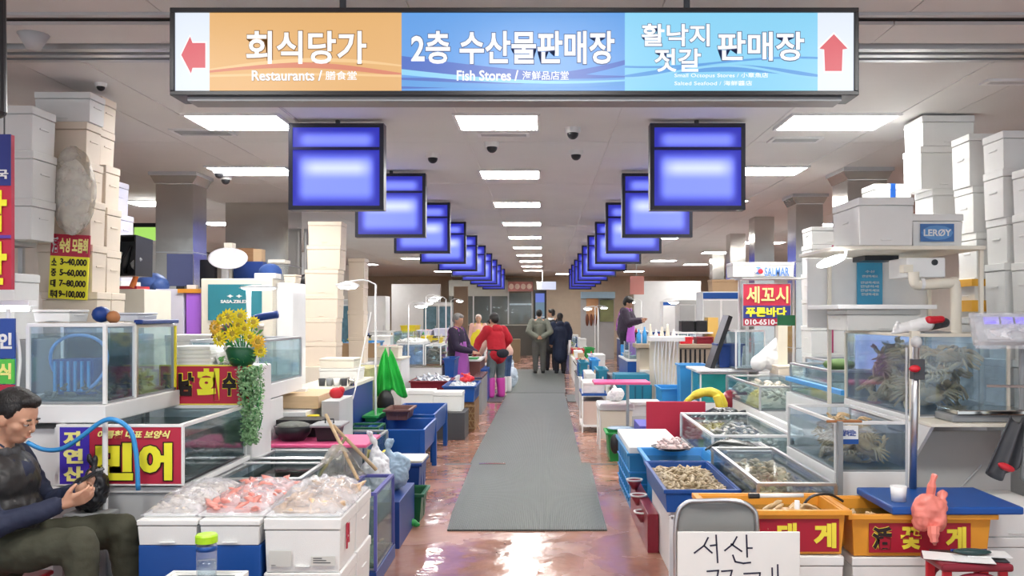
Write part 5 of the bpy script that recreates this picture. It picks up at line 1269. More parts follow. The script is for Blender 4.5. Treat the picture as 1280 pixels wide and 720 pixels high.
# green apron on a post
T = thing('hung_apron', 'bright green rubber apron hung on a post at the left stalls', 'apron', (-1.85, 10.2, .6))
def ga(u, v):
    w_ = .035 + .155 * (1 - v) ** .7
    return (-1.80 + (u - .5) * 2 * w_ + .05 * (1 - v), 10.15 + .04 * math.sin(u * 17) * (1 - v * .5) + .02 * noise.noise(Vector((u * 5, v * 5, 1))), .68 + (.48 + .06 * math.sin(u * 7)) * v - .05 * math.sin(u * 9) * (1 - v))
MB().sheet(ga, 30, 14, .006).build('apron', bgreen, T, smooth=True)
MB().cyl((-1.78, 10.22, 0), (-1.78, 10.22, 1.22), .015, .015, 8).build('post', grey, T)
one('black_sack', MB().ell((-1.80, 10.05, .58), (.10, .08, .16), None, 14, 8), black, 'black bag hanging below the bright green apron', 'bag', smooth=True)
cabinet(-2.2, -1.92, 9.75, 10.5, 0, 1.0, 'patterned yellow-green partition left of the bright green apron', mat('patterned_panel', (.42, .40, .20), .6, var=.6, scale=14), name='partition', cat='partition')
T = container(-1.83, -1.70, 9.0, 9.7, .50, .56, 'green tray on the table below the bright green apron', green, 'tray', 'tray', .01)
cabinet(-1.84, -1.735, 8.95, 9.75, 0, .50, 'dark blue stand under the green tray', dblue, name='stand', cat='stand')
tank(-1.80, -1.50, 8.0, 8.33, .12, .56, 'blue-green glass tank at the corner of the big blue counter', g=bglass, frame=dgreen, wl=.8, wat=glassy('teal_water', tint=(.3, .55, .6), body=.2, bodycol=(.05, .2, .3)), base=.11, basem=dblue)
# blue sink benches
def bench(x0, x1, y0, y1, z, label, m=blue):
    T = thing('plastic_bench', label, 'bench', ((x0 + x1) / 2, (y0 + y1) / 2, 0))
    MB().tub(x0, x1, y0, y1, z - .24, z, .025, .02).build('basin', m, T, .006)
    for y in (y0 + .01, y1 - .04):
        for x in (x0, x1 - .05): B(x, x + .05, y - .008, y + .05, 0, z - .02).build('leg', m, T, .004)
bench(-1.72, -1.13, 8.4, 9.35, .50, 'nearer blue plastic sink bench along the left aisle edge')
bench(-1.70, -1.17, 9.5, 10.75, .52, 'farther blue plastic sink bench along the left aisle edge')
container(-1.62, -1.38, 9.0, 9.45, .515, .62, 'brown plastic tub resting across the blue sink benches', mat('brown_plastic', (.14, .06, .05), .45), 'tub', 'tub')
foam_box(-1.62, 11.5, .35, .42, .36, .27, 'white foam box behind the blue sink benches, left one of two', foam)
foam_box(-1.20 - .03, 11.5, .35, .38, .36, .25, 'white foam box behind the blue sink benches, right one of two', foam)
cabinet(-1.95, -1.0, 11.2, 11.8, 0, .348, 'dark low stand under the two foam boxes behind the blue sink benches', dark, name='stand', cat='stand')
foam_box(-1.95, 10.95, .48, .25, .3, .16, 'small white foam box near the black hanging bag', foam) if False else None
# burgundy box with fish
container(-1.95, -1.38, 12.9, 13.6, .42, .62, 'burgundy crate of silver fish behind the foam boxes', burg, 'crate', 'crate')
heap(-1.9, -1.43, 12.95, 13.55, .58, .07, mat('silver_fish', (.65, .68, .74), .25, metal=.5, var=.2), 'fish_heap', 'silver fish heaped in the burgundy crate', 120, .05, 3, seed=21)
cabinet(-2.0, -1.3, 12.85, 13.65, 0, .418, 'grey stand under the burgundy fish crate', grey, name='stand', cat='stand')
# wicker pallet crate with blue tub
T = thing('lattice_crate', 'brown lattice-sided crate at the left aisle edge', 'crate', (-1.2, 12.2, 0))
B(-1.38, -.94, 12.02, 12.9, 0, .40).build('body', dwood, T)
lm2 = mat('lattice_tan', (.34, .22, .11), .6)
for k in range(9):
    x = -1.38 + .05 * k
    b = MB(); b.box(x, x + .008, 12.005, 12.022, .01, .39, ry=R(28)); b.build('slat', lm2, T)
    b = MB(); b.box(x + .02, x + .028, 11.998, 12.012, .01, .39, ry=R(-28)); b.build('slat', lm2, T)
for k in range(4): B(-1.385, -.935, 12.0, 12.02, .04 + .1 * k, .055 + .1 * k).build('slat', lm2, T)
container(-1.36, -.93, 11.98, 12.95, .405, .62, 'blue plastic tub on the brown lattice crate', blue, 'tub', 'tub')
heap(-1.32, -.97, 12.1, 12.8, .59, .05, mat('ice_white', (.78, .80, .84), .4), 'ice', 'crushed ice filling the blue tub on the lattice crate', 70, .03, seed=22)
o = thing('red_net_bag', 'red net bag on the ice of the blue tub', 'bag', (-1.08, 12.5, .66)); bag_bunch('netting', o, (-1.08, 12.5, .64), .12, .10, red, 4)
container(-1.02, -.72, 15.8, 17.3, .05, .66, 'dark grey-topped chest beside the woman in pink boots', dark, 'chest', 'chest') if False else None
cabinet(-1.12, -.98, 14.0, 15.4, 0, .60, 'grey steel chest along the aisle before the pink boots', grey, steel, name='chest', cat='chest')
cabinet(-1.75, -1.14, 15.9, 17.2, 0, .78, 'brown-fronted counter between the violet apron and the red jacket', mat('maroon_panel', (.16, .06, .05), .5), white)
one('green_board', B(-1.5, -1.2, 16.0, 16.5, .782, .80), green, 'green cutting board on the counter by the red jacket', 'board')
cabinet(-1.14, -1.02, 16.0, 17.2, 0, .60, 'blue box standing at the feet of the pink boots', blue, name='box', cat='box')
o = thing('white_bag', 'white and blue plastic bags slumped right of the pink boots', 'bag', (-.7, 19.0, 0)); bag_bunch('bag_film', o, (-.72, 19.2, 0), .7, .16, mat('bag_pale_blue', (.55, .65, .85), .4, var=.4), 41)
# clamp lamps on the left
lamp(-1.80, 9.45, 0, 1.92, -.30, 'white clamp lamp over the blue-fronted counter', .13)
lamp(-2.1, 13.7, 0, 1.75, .2, 'white lamp over the light blue tank on the left', .12)
# (n) further things on the left stalls
tank(-2.31, -1.89, 13.9, 14.7, .80, 1.13, 'light blue glass tank with a frothy white top on the left stalls', g=bglass, frame=white, wl=.9, wat=glassy('blue_water', tint=(.6, .8, .95), body=.3, bodycol=(.4, .6, .9)))
heap(-2.31, -1.89, 13.9, 14.7, 1.145, .05, foam, 'froth', 'white froth and ice on the light blue tank', 60, .05, seed=31)
cabinet(-2.4, -1.60, 13.85, 14.8, 0, .795, 'white tiled counter under the light blue tank', white, steel)
tank(-1.86, -1.62, 13.9, 14.7, .80, 1.10, 'brown tank of flat shells right of the light blue tank', frame=white, wl=0, floorm=dwood)
heap(-1.84, -1.64, 13.95, 14.6, .815, .24, mat('brown_shell', (.16, .11, .08), .5, var=.5, scale=20), 'shell_heap', 'brown shells in the tank right of the light blue tank', 60, .06, seed=32)
container(-1.57, -1.40, 13.9, 14.6, .60, .90, 'blue crate right of the brown shell tank', blue)
cabinet(-1.59, -1.38, 13.88, 14.62, 0, .598, 'white stand under the blue crate right of the brown shell tank', white, name='stand', cat='stand')
foam_box(-2.75, 13.0, .97, .62, .4, .20, 'brown cardboard tray of tangled nets behind the blue-fronted counter', mat('kraft'), lid=False)
foam_box(-2.30, 13.1, .97, .36, .4, .16, 'pale foam tray right of the brown cardboard tray', ivory)
cabinet(-3.1, -2.05, 12.7, 13.5, 0, .965, 'white counter under the brown cardboard tray', white, ivory)
r = random.Random(77)
cols = [(white, 'white'), (blue, 'blue'), (lblue, 'light blue'), (teal, 'teal'), (lgrey, 'grey'), (ivory, 'cream'), (red, 'red'), (yellow, 'yellow'), (green, 'green'), (black, 'black'), (mat('kraft'), 'brown'), (lilac, 'lilac')]
NUM = ['first', 'second', 'third', 'fourth', 'fifth', 'sixth', 'seventh', 'eighth', 'ninth', 'tenth', 'eleventh', 'twelfth']
# generic rows of stalls further on: every counter, crate, tank, bottle and lamp is its own thing
def stall_row(side, xa, xb, Y0, n, dY, where, seed, heights=(.55, .85), skip=()):
    r = random.Random(seed)
    for i in range(n):
        if i in skip: continue
        y0 = Y0 + dY * i; y1 = y0 + dY * .86; nth = NUM[i]
        h = r.uniform(*heights); bm_ = [blue, white, lgrey, dblue, white, ivory, steel][r.randrange(7)]
        nm = {id(blue): 'blue', id(white): 'white', id(lgrey): 'grey', id(dblue): 'dark blue', id(ivory): 'cream', id(steel): 'steel'}[id(bm_)]
        cabinet(xa, xb, y0, y1, 0, h, '%s low counter, %s from the front of the %s' % (nm, nth, where), bm_, steel if i % 2 else white)
        # trays on top
        m = 3 if xb - xa > 1 else 2
        for j in range(m):
            a = xa + (xb - xa) * j / m + .03; b_ = xa + (xb - xa) * (j + 1) / m - .03
            c = cols[r.randrange(len(cols))]
            pos = (['aisle side', 'middle', 'wall side'] if m == 3 else ['aisle side', 'wall side'])
            if side < 0: pos = pos[::-1]
            t = r.random(); hh = r.uniform(.08, .2); ym = y0 + (y1 - y0) * .55
            lab = '%s, %s counter of the %s' % (pos[j], nth, where)
            if t < .35:
                container(a, b_, y0 + .03, ym, h + .002, h + hh, '%s seafood tray, %s' % (c[1], lab), c[0], 'seafood_tray', 'tray', ribs=False)
                heap(a + .04, b_ - .04, y0 + .07, ym - .04, h + hh * .7, .05, r.choice([shellm, clamm, foam, pinkm, mat('silver_fish'), darkfish]), 'seafood', 'heaped seafood in the tray, %s' % lab, 34, .035, seed=seed * 50 + i * 7 + j)
            elif t < .6:
                foam_box((a + b_) / 2, (y0 + ym) / 2, h + .002, b_ - a, ym - y0 - .05, hh + .06, 'small %s foam box, %s' % ('white' if c[0] != cream else 'cream', lab), foam)
            elif t < .85:
                tank(a, b_, y0 + .05, ym, h + .004, h + .28, 'little glass tank, %s' % lab, frame=r.choice([alu, white, dblue]), wl=.8, g=r.choice([glass, bglass]), rim=False)
            else:
                container(a, b_, y0 + .03, ym, h + .002, h + hh + .1, 'deep %s crate, %s' % (c[1], lab), c[0])
            for q in range(2):
                x = r.uniform(a + .05, b_ - .05); yy = r.uniform(ym + .08, y1 - .06); c2 = cols[r.randrange(len(cols))]; z = h + .001
                k = r.randrange(3)
                if k == 0: one('bottle', MB().lathe((x, yy, z), [(.035, 0), (.036, .14), (.014, .19), (.014, .22)], 10), c2[0], '%s %s bottle behind the goods, %s' % (['one', 'another'][q], c2[1], lab), 'bottle', smooth=True)
                elif k == 1: one('bowl', MB().lathe((x, yy, z), [(.05, 0), (.10, .06), (.095, .06), (.04, .012)], 14), c2[0], '%s %s bowl behind the goods, %s' % (['one', 'another'][q], c2[1], lab), 'bowl', smooth=True)
                else: one('carton', B(x - .07, x + .07, yy - .05, yy + .05, z, z + r.uniform(.08, .2), rz=r.uniform(-.3, .3)), c2[0], '%s %s carton behind the goods, %s' % (['one', 'another'][q], c2[1], lab), 'carton')
stall_row(-1, -2.6, -1.35, 17.6, 7, 2.05, 'far left row', 3, skip=(3,))
stall_row(-1, -4.2, -2.75, 14.2, 6, 2.3, 'second left row', 5, (.8, 1.0))
stall_row(1, .72, 1.25, 17.2, 8, 1.9, 'far right row', 8, (.5, .75))
stall_row(1, 2.35, 3.6, 15.9, 5, 2.5, 'second right row', 11, (.8, 1.0))
for i, (x, y, h, side) in enumerate(((-1.9, 17.2, 1.9, -1), (-2.67, 20.0, 2.0, -1), (-2.67, 22.5, 1.9, -1), (-2.67, 25.5, 2.0, -1), (1.33, 21.3, 1.75, 1), (2.27, 17.0, 1.85, 1), (2.27, 20.3, 1.9, 1), (1.45, 24.6, 1.8, 1), (3.1, 15.5, 1.75, 1))):
    lamp(x, y, 0, h, .25 * (1 if i % 2 else -1), 'white clamp lamp on a thin pole, %s from the front on the %s side' % (NUM[i if side < 0 else i - 4], 'left' if side < 0 else 'right'), .12)
# tall refrigerators and shelves along both sides
def tall(x0, x1, y0, y1, h, label, m=white, dm=None):
    T = thing('tall_refrigerator', label, 'refrigerator', ((x0 + x1) / 2, (y0 + y1) / 2, 0)); B(x0, x1, y0, y1, 0, h).build('body', m, T, .01)
    n = 2
    for k in range(n):
        a, b_ = x0 + (x1 - x0) * k / n + .02, x0 + (x1 - x0) * (k + 1) / n - .02
        d = B(a, b_, y0 - .02, y0 + .001, .12, h - .15).build('door', dm or m, T, .004); B(b_ - .04, b_ - .025, y0 - .04, y0 - .02, h * .45, h * .62).build('handle', alu, d)
    B(x0 + .01, x1 - .01, y0 - .012, y0 + .001, h - .12, h - .02).build('header', r.choice([white, lgrey, blue]), T)
gl = mat('fridge_glass', (.10, .20, .26), .1, coat=.5, var=.5, scale=8)
for i, (x, y, h, m, dm, l) in enumerate(((-4.75, 17.5, 1.9, white, gl, 'glass-door refrigerator behind the left stalls, nearest one'), (-4.75, 20.5, 1.95, white, gl, 'white refrigerator with dark glass behind the left stalls'), (-4.78, 14.8, 2.1, white, white, 'white tall refrigerator far left behind the stalls'),
        (-3.4, 28.2, 2.0, lgrey, gl, 'grey refrigerator with dark doors at the far left'), (-4.75, 24, 2.1, white, white, 'white tall refrigerator at the far left'), (4.12, 19.5, 2.0, white, white, 'white tall refrigerator behind the right stalls'), (4.15, 24.0, 2.0, white, lgrey, 'white refrigerator with grey doors at the far right'),
        (4.6, 16.0, 2.0, lgrey, lgrey, 'grey tall refrigerator beside the right columns'), (4.12, 27, 2.0, white, white, 'white refrigerator at the far end of the right stalls'), (-5.5, 18.6, 2.0, white, white, 'white tall refrigerator deep behind the left stalls'), (-5.6, 12.8, 2.05, white, white, 'white tall refrigerator left of the steel column'))):
    tall(x - .45, x + .45, y, y + .7, h, l, m, dm)
# frames of goods shelves left far: pale curtain partitions
T = thing('light_board', 'lime green glowing board left of the steel column', 'sign', (-5.5, 12, 2.0)); B(PX(168, 12), PX(206, 12), 12, 12.05, PZ(304, 12), PZ(284, 12)).build('lit_face', em('lime_lit', (.45, .85, .15), .9), T); B(PX(164, 12), PX(210, 12), 11.98, 12.06, PZ(284, 12), PZ(279, 12)).build('frame', black, T)
foam_box(PX(206, 11), 11, 1.2, .3, .34, .46, 'tall white box between the black crate and the steel column, lower', foam); foam_box(PX(206, 11), 11, 1.665, .3, .34, .44, 'tall white box between the black crate and the steel column, middle', foam); foam_box(PX(206, 11), 11, 2.11, .3, .34, .40, 'tall white box between the black crate and the steel column, upper', foam)
cabinet(PX(206, 11) - .3, PX(206, 11) + .25, 10.7, 11.3, 0, 1.198, 'white stand under the tall white boxes by the steel column', white, name='stand', cat='stand')
cabinet(PX(165, 12.2), PX(212, 12.2), 12.06, 12.6, 0, 2.85, 'white partition with a glowing lime board in front', white, name='partition', cat='partition')
# partitions behind left stalls
cabinet(-4.6, -4.3, 16.3, 16.5, 0, 2.75, 'pale upright partition behind the left blue signs, nearer', lgrey, name='partition', cat='partition')
cabinet(-3.2, -2.7, 31.5, 31.7, 0, 2.6, 'tan wooden partition at the far left', mat('tan_panel', (.38, .28, .2), .7), name='partition', cat='partition')
cabinet(-5.0, -3.4, 29.0, 29.2, 0, 2.6, 'white partition wall across the far left stalls', white, name='partition', cat='partition')
cabinet(3.0, 5.2, 29.0, 29.2, 0, 2.7, 'white partition wall across the far right stalls', white, name='partition', cat='partition')
cabinet(-8.9, -5.5, 25.0, 25.2, 0, 3.0, 'pale partition wall deep behind the left stalls', wall_m, name='partition', cat='partition')
cabinet(5.4, 8.9, 24.0, 24.2, 0, 3.0, 'pale partition wall deep behind the right stalls', wall_m, name='partition', cat='partition')

# ---- far end kiosk
Yk = 34.0
def kx(p): return PX(p, Yk)
def kz(p): return PZ(p, Yk)
cabinet(kx(560), kx(666), Yk, Yk + .8, 0, kz(406), 'dark counter of the glass kiosk at the far end', mat('kiosk_dark', (.09, .085, .075), .5), mat('kiosk_top', (.45, .43, .38), .5))
T = thing('kiosk_front', 'glazed kiosk front with a menu strip at the far end', 'kiosk', (kx(600), Yk + .3, kz(406)))
for a, b_ in ((560, 590), (592, 612), (614, 634), (636, 664)): B(kx(a), kx(b_), Yk + .3, Yk + .31, kz(405), kz(366)).build('pane', glass, T)
for p in (591, 613, 635, 665): B(kx(p - .8), kx(p + .8), Yk + .28, Yk + .34, kz(405), kz(352)).build('post', lgrey, T)
B(kx(560), kx(634), Yk + .27, Yk + .34, kz(370), kz(350)).build('upper_panel', mat('kiosk_panel', (.42, .42, .38), .5), T)
B(kx(560), kx(666), Yk + 1.6, Yk + 1.65, 0, kz(345)).build('inner_wall', mat('kiosk_inside', (.20, .17, .13), .6, var=.3, scale=3), T)
B(kx(636), kx(664), Yk + .8, Yk + 1.1, kz(381), kz(379)).build('shelf', white, T)
T = thing('menu_sign', 'pink food picture sign over the far kiosk', 'sign', (kx(650), Yk, kz(363))); B(kx(635), kx(666), Yk + .1, Yk + .2, kz(364), kz(352)).build('board', mat('menu_pink', (.55, .22, .20), .5, var=.7, scale=2.5), T)
for k in range(4): MB().ell((kx(639 + 7.5 * k), Yk + .09, kz(358)), (.10, .01, .11), None, 12, 6).build('dish_picture', mat('dish_pic', (.80, .6, .5), .5, var=.3), T)
T = thing('drinks_fridge', 'tall black drinks refrigerator with a blue lit door at the far end', 'refrigerator', (kx(675), 33.5, 0))
B(kx(667), kx(683), 33.6, 34.3, 0, kz(363)).build('body', black, T, .01)
B(kx(669.5), kx(680.5), 33.58, 33.6, .2, kz(367)).build('lit_door', em('fridge_lit', (.16, .30, .42), .6), T); B(kx(669.5), kx(680.5), 33.57, 33.585, kz(378), kz(367)).build('header', em('fridge_blue', (.12, .2, .75), .8), T)
for k in range(4): B(kx(669.5), kx(680.5), 33.57, 33.58, .5 + .33 * k, .53 + .33 * k).build('shelf', lgrey, T)
T = thing('exit_sign', 'white lit box sign hanging before the far wall', 'sign', (kx(684), 32, 2.5)); B(PX(677, 32), PX(695, 32), 32, 32.15, PZ(362, 32), PZ(352, 32)).build('lit_box', em('pale_lit', (.72, .75, .95), .9), T); B(PX(671, 32), PX(677, 32), 32, 32.15, PZ(362, 32), PZ(352, 32)).build('side', lgrey, T); MB().cyl((PX(678, 32), 32.07, PZ(352, 32)), (PX(678, 32), 32.07, CEIL), .015, .015, 6).build('hanger', lgrey, T)
cabinet(kx(735), kx(762), 33, 33.5, 0, 1.2, 'cream counter by the orange poster stand at the far right', ivory)
T = thing('poster_stand', 'orange and brown food poster below a pale blue awning at the far right', 'poster', (kx(744), 31, 1.3))
B(PX(733, 31), PX(748, 31), 31, 31.05, PZ(400, 31), PZ(373, 31)).build('orange_poster', mat('poster_orange', (.85, .42, .22), .6, var=.4, scale=2), T); B(PX(750, 31), PX(767, 31), 31, 31.05, PZ(402, 31), PZ(375, 31)).build('green_poster', mat('poster_green', (.30, .32, .15), .6, var=.6, scale=2), T)
B(PX(726, 31), PX(768, 31), 30.7, 31.1, PZ(373, 31), PZ(365, 31)).build('awning', mat('awning_blue', (.45, .68, .85), .5), T); B(PX(726, 31), PX(768, 31), 31.1, 31.15, 0, PZ(365, 31)).build('back_panel', lgrey, T)
for k in range(3): MB().ell((PX(734 + 5 * k, 30.6), 30.6, PZ(400, 30.6)), (.06, .05, .22), None, 8, 6).build('bottle', mat('brown_glass', (.2, .06, .03), .3), T, smooth=True)
wbox('wooden_box', PX(631, 30), PX(650, 30), 30, 30.6, 0, .75, mat('brown_floor_box', (.24, .17, .1), .6), 'brown wooden box on the floor before the far kiosk', 'box')

# ============================================================ RIGHT SIDE, NEAR
def crate_sign(T, x0, x1, z0, z1, Y, items):
    B(x0, x1, Y - .006, Y, z0, z1).build('red_label', mat('label_red', (.38, .01, .03), .45), T, .002)
    for s, a, b_, m, ol in items: text(s, m, T, x0 + (x1 - x0) * a, x0 + (x1 - x0) * b_, z0 + (z1 - z0) * .12, z1 - (z1 - z0) * .12, Y - .008, bold=.045, outline=ol)
T = container(.815, 1.47, 4.28, 4.66, .43, .645, 'orange crate with a red label, the left one of the pair by the handwritten card', orange, 'orange_crate', 'crate', .015, .025, .016)
ylw2 = mat('label_yellow', (.85, .72, .06), .5)
crate_sign(T, .92, 1.44, .445, .605, 4.286, (('活', .04, .24, mat('sign_black'), ylw2), ('대', .42, .60, ylw2, None), ('게', .76, .97, ylw2, None)))
T2 = thing('crab_water', 'dark water with crabs in the left orange crate', 'water', (1.14, 4.47, .6)); B(.85, 1.43, 4.31, 4.63, .45, .60).build('water', water, T2)
crabs(1.0, 1.29, 4.44, 4.52, .47, .585, 7, 'brown crab lying in the left orange crate', 'crabs in the left orange crate', .9, 3)
T = thing('water_pipe', 'white plastic water pipe standing in the left orange crate', 'pipe', (1.25, 4.5, .5))
MB().tube([(1.275, 4.42, .50), (1.275, 4.42, .665)], .013, 8, 1).build('upright', white, T, smooth=True); MB().tube([(1.10, 4.50, .672), (1.33, 4.50, .675)], .011, 8, 1).build('crossbar', white, T, smooth=True); MB().tube([(1.30, 4.46, .60), (1.36, 4.48, .67), (1.46, 4.50, .68), (1.54, 4.52, .64)], .007, 6, 4).build('black_cable', black, T)
one('pipe_valve', MB().cyl((1.05, 4.50, .672), (1.105, 4.50, .672), .014, .014, 10), black, 'black valve cap on the end of the white water pipe', 'cap')
T = container(1.515, 2.20, 4.32, 4.74, .41, .615, 'orange crate with a red label, the right one under the blue board', orange, 'orange_crate', 'crate', .015, .025, .016)
crate_sign(T, 1.60, 2.10, .43, .575, 4.326, (('活', .03, .22, mat('sign_black'), ylw2), ('꽃', .31, .51, ylw2, None), ('게', .75, .95, ylw2, None)))
T2 = thing('crab_water', 'dark water with crabs in the right orange crate', 'water', (1.8, 4.5, .55)); B(1.55, 2.16, 4.36, 4.70, .43, .565).build('water', water, T2)
crabs(1.58, 1.72, 4.40, 4.60, .45, .56, 3, 'brown crab lying in the right orange crate', 'crabs in the right orange crate', .8, 5)
one('blue_board', B(1.70, 2.34, 4.28, 4.78, .624, .662), blue, 'big blue plastic board lying on the right orange crate', 'board', bevel=.008)
foam_box(1.14, 4.47, .215, .64, .40, .21, 'long white foam box under the left orange crate', foam); foam_box(1.14, 4.47, 0, .64, .40, .212, 'long white foam box on the floor under the left orange crate', foam)
foam_box(1.85, 4.53, .205, .66, .40, .20, 'long white foam box under the right orange crate', foam); foam_box(1.85, 4.53, 0, .66, .40, .202, 'long white foam box on the floor under the right orange crate', foam)
foam_box(2.44, 4.75, .45, .36, .42, .16, 'white foam box right of the blue board, topmost', foam); foam_box(2.44, 4.75, .22, .36, .42, .228, 'white foam box right of the blue board, middle one', foam); foam_box(2.44, 4.75, 0, .36, .42, .218, 'white foam box right of the blue board, on the floor', foam)
# coral bag and cup
o = thing('coral_bag', 'coral pink plastic bag knotted on the front edge of the blue board', 'bag', (1.87, 4.30, .60))
b = MB(); b.ell((1.865, 4.262, .655), (.078, .045, .075), None, 16, 10).ell((1.905, 4.262, .62), (.05, .04, .075), None, 14, 10).ell((1.84, 4.262, .60), (.05, .035, .05), None, 14, 10).caps((1.93, 4.27, .66), (1.945, 4.29, .72), .03, .022)
blob('bag_film', b, mat('salmon_film'), o, .007, 2, .4, wrinkle=.016, wsc=20)
MB().tube([(1.88, 4.27, .73), (1.885, 4.26, .79), (1.90, 4.27, .82)], [.022, .014, .016], 8, 3).build('bag_neck', salmon, o)
MB().tube([(1.87, 4.22, .58), (1.865, 4.20, .53), (1.87, 4.20, .50)], [.028, .02, .008], 8, 3).build('bag_tail', salmon, o)
one('white_cup', MB().lathe((1.785, 4.42, .663), [(.034, 0), (.040, .075), (.036, .075), (.03, .008)], 18), white, 'white plastic cup at the foot of the steel pole on the blue board', 'cup', smooth=True)
# handwritten card
cy = 3.98
T = thing('paper_card', 'white card with black handwriting leaning on the grey chair', 'sign', (.89, cy, .2))
cx0, cx1, cz0, cz1 = PX(847, cy), PX(1000, cy), .18, PZ(665, cy)
B(cx0, cx1, cy, cy + .012, cz0, cz1).build('card', mat('card_white', (.80, .80, .77), .6), T, .002)
inkm = mat('marker_ink', (.02, .02, .05), .6, var=0)
def stroke(pts, w_=.0075):
    q = [(PX(a, cy), PZ(b_, cy)) for a, b_ in pts]; b = MB()
    for (x0, z0), (x1, z1) in zip(q, q[1:]):
        d = Vector((x1 - x0, 0, z1 - z0)); n_ = Vector((-d.z, 0, d.x)).normalized() * w_ / 2; e = d.normalized() * w_ * .4
        a = Vector((x0, cy - .0015, z0)) - e; c = Vector((x1, cy - .0015, z1)) + e
        b.add([a - n_, c - n_, c + n_, a + n_], [(0, 1, 2, 3)])
    b.build('pen_stroke', inkm, T)
for s in ([(885, 672), (880, 682), (868, 691)], [(880, 682), (890, 691)], [(888, 682), (896, 681)], [(895, 669), (897, 703)],
          [(921, 671), (916, 680), (906, 688)], [(914, 680), (927, 689)], [(933, 669), (934, 696)], [(934, 685), (940, 685)], [(916, 694), (919, 702), (929, 704), (938, 703)],
          [(884, 714), (898, 713), (895, 728)], [(902, 714), (915, 713), (911, 728)], [(885, 733), (915, 733)], [(898, 735), (898, 746)], [(930, 717), (950, 716), (948, 733), (938, 746)], [(965, 710), (966, 742)], [(972, 706), (973, 748)], [(956, 726), (965, 726)]): stroke(s)
T = thing('grey_chair', 'grey-backed metal chair behind the handwritten card', 'chair', (.86, 4.12, 0))
cyy = 4.13
MB().sheet(lambda u, v: (.63 + .37 * u, cyy + .02 * math.sin(math.pi * u), .44 + .28 * v * (1 - .25 * abs(2 * u - 1) ** 6)), 12, 8, .02).build('backrest', mat('vinyl_grey', (.26, .26, .25), .55), T, smooth=True)
MB().tube([(.622, cyy, 0), (.622, cyy, .40), (.625, cyy, .64), (.67, cyy, .715), (.75, cyy, .725), (.90, cyy, .725), (.98, cyy, .69), (1.005, cyy, .60), (1.01, cyy, .2), (1.01, cyy, 0)], .011, 8, 4).build('frame', alu, T, smooth=True)
B(.65, .98, 4.005, 4.10, .40, .43).build('seat', mat('vinyl_grey'), T, .01)
# red stool with papers
T = thing('red_stool', 'dark red plastic stool with papers at the near right corner', 'stool', (1.93, 4.02, 0))
B(1.77, 2.09, 3.90, 4.14, .455, .49).build('seat', burg, T, .012)
for sx in (-1, 1):
    for sy in (-1, 1): MB().box(1.93 + sx * .125 - .02, 1.93 + sx * .125 + .02, 4.02 + sy * .085 - .012, 4.02 + sy * .085 + .012, 0, .455).build('leg', red, T, .006)
for sy in (-1, 1): MB().tube([(1.80, 4.02 + sy * .105, .26), (1.83, 4.02 + sy * .105, .40), (1.93, 4.02 + sy * .105, .435), (2.03, 4.02 + sy * .105, .40), (2.06, 4.02 + sy * .105, .26)], .016, 8, 4).build('apron_arch', burg, T)
for q, (a, b_, c, d, z, rz, m, l) in enumerate(((1.74, 1.90, 3.95, 4.09, .494, -.35, white, 'white sheet of paper at the left of the red stool'), (1.86, 2.02, 3.90, 4.04, .497, -.25, white, 'white sheet of paper lying across the front of the red stool'), (1.94, 2.13, 3.98, 4.10, .500, -.2, white, 'white paper at the right of the red stool'),
        (1.80, 2.10, 3.95, 4.12, .491, -.18, black, 'black folder under the papers on the red stool'))): one('paper', B(a, b_, c, d, z, z + .003, rz=rz), m, l, 'paper' if m is white else 'folder')
one('glasses_case', MB().ell((1.96, 4.02, .517), (.085, .03, .014), Euler((0, 0, -.15)), 14, 8), mat('case_green', (.02, .05, .05), .3), 'dark green spectacles case on the papers of the red stool', 'case', smooth=True)
one('pen', MB().cyl((1.88, 4.06, .512), (2.04, 4.05, .516), .006, .005, 8), dblue, 'dark blue pen across the papers of the red stool', 'pen')

# crab tank F
Y1, Y2, XF = 5.2, 6.2, 1.73
tank(XF, 2.16, Y1, Y2, .67, .955, 'crab tank of brown crabs behind the blue board', base=.14, frame=white, wl=.80, g=bglass, rim=True)
crabs(XF + .14, 2.03, Y1 + .14, Y2 - .15, .70, .87, 42, 'brown crab piled in the crab tank behind the blue board', 'crabs in the crab tank behind the blue board', .8, 7)
cabinet(XF + .03, 2.2, Y1 + .02, 6.4, 0, .525, 'white cabinet under the crab tank', white)
T = board_sign(PX(1050, 5.17), PX(1073, 5.17), PZ(555, 5.17), PZ(532, 5.17), 5.17, 'small white and blue notice on the crab tank glass', white, .01); B(PX(1050, 5.17), PX(1073, 5.17), 5.166, 5.17, PZ(555, 5.17), PZ(549, 5.17)).build('blue_band', blue, T); text('살아있는', mat('sign_blue2'), T, PX(1053, 5.17), PX(1070, 5.17), PZ(545, 5.17), PZ(537, 5.17), 5.168, bold=.03)
one('rust_bar', MB().cyl((PX(1034, 5.15), 5.16, PZ(527, 5.15)), (PX(1078, 5.15), 5.16, PZ(527, 5.15)), .008, .008, 8), mat('rust'), 'rust-red rod on the front rim of the crab tank', 'rod')
one('tank_post', B(1.72, 1.745, 5.12, 5.165, .53, .975), grey, 'grey post at the front corner of the crab tank', 'post')
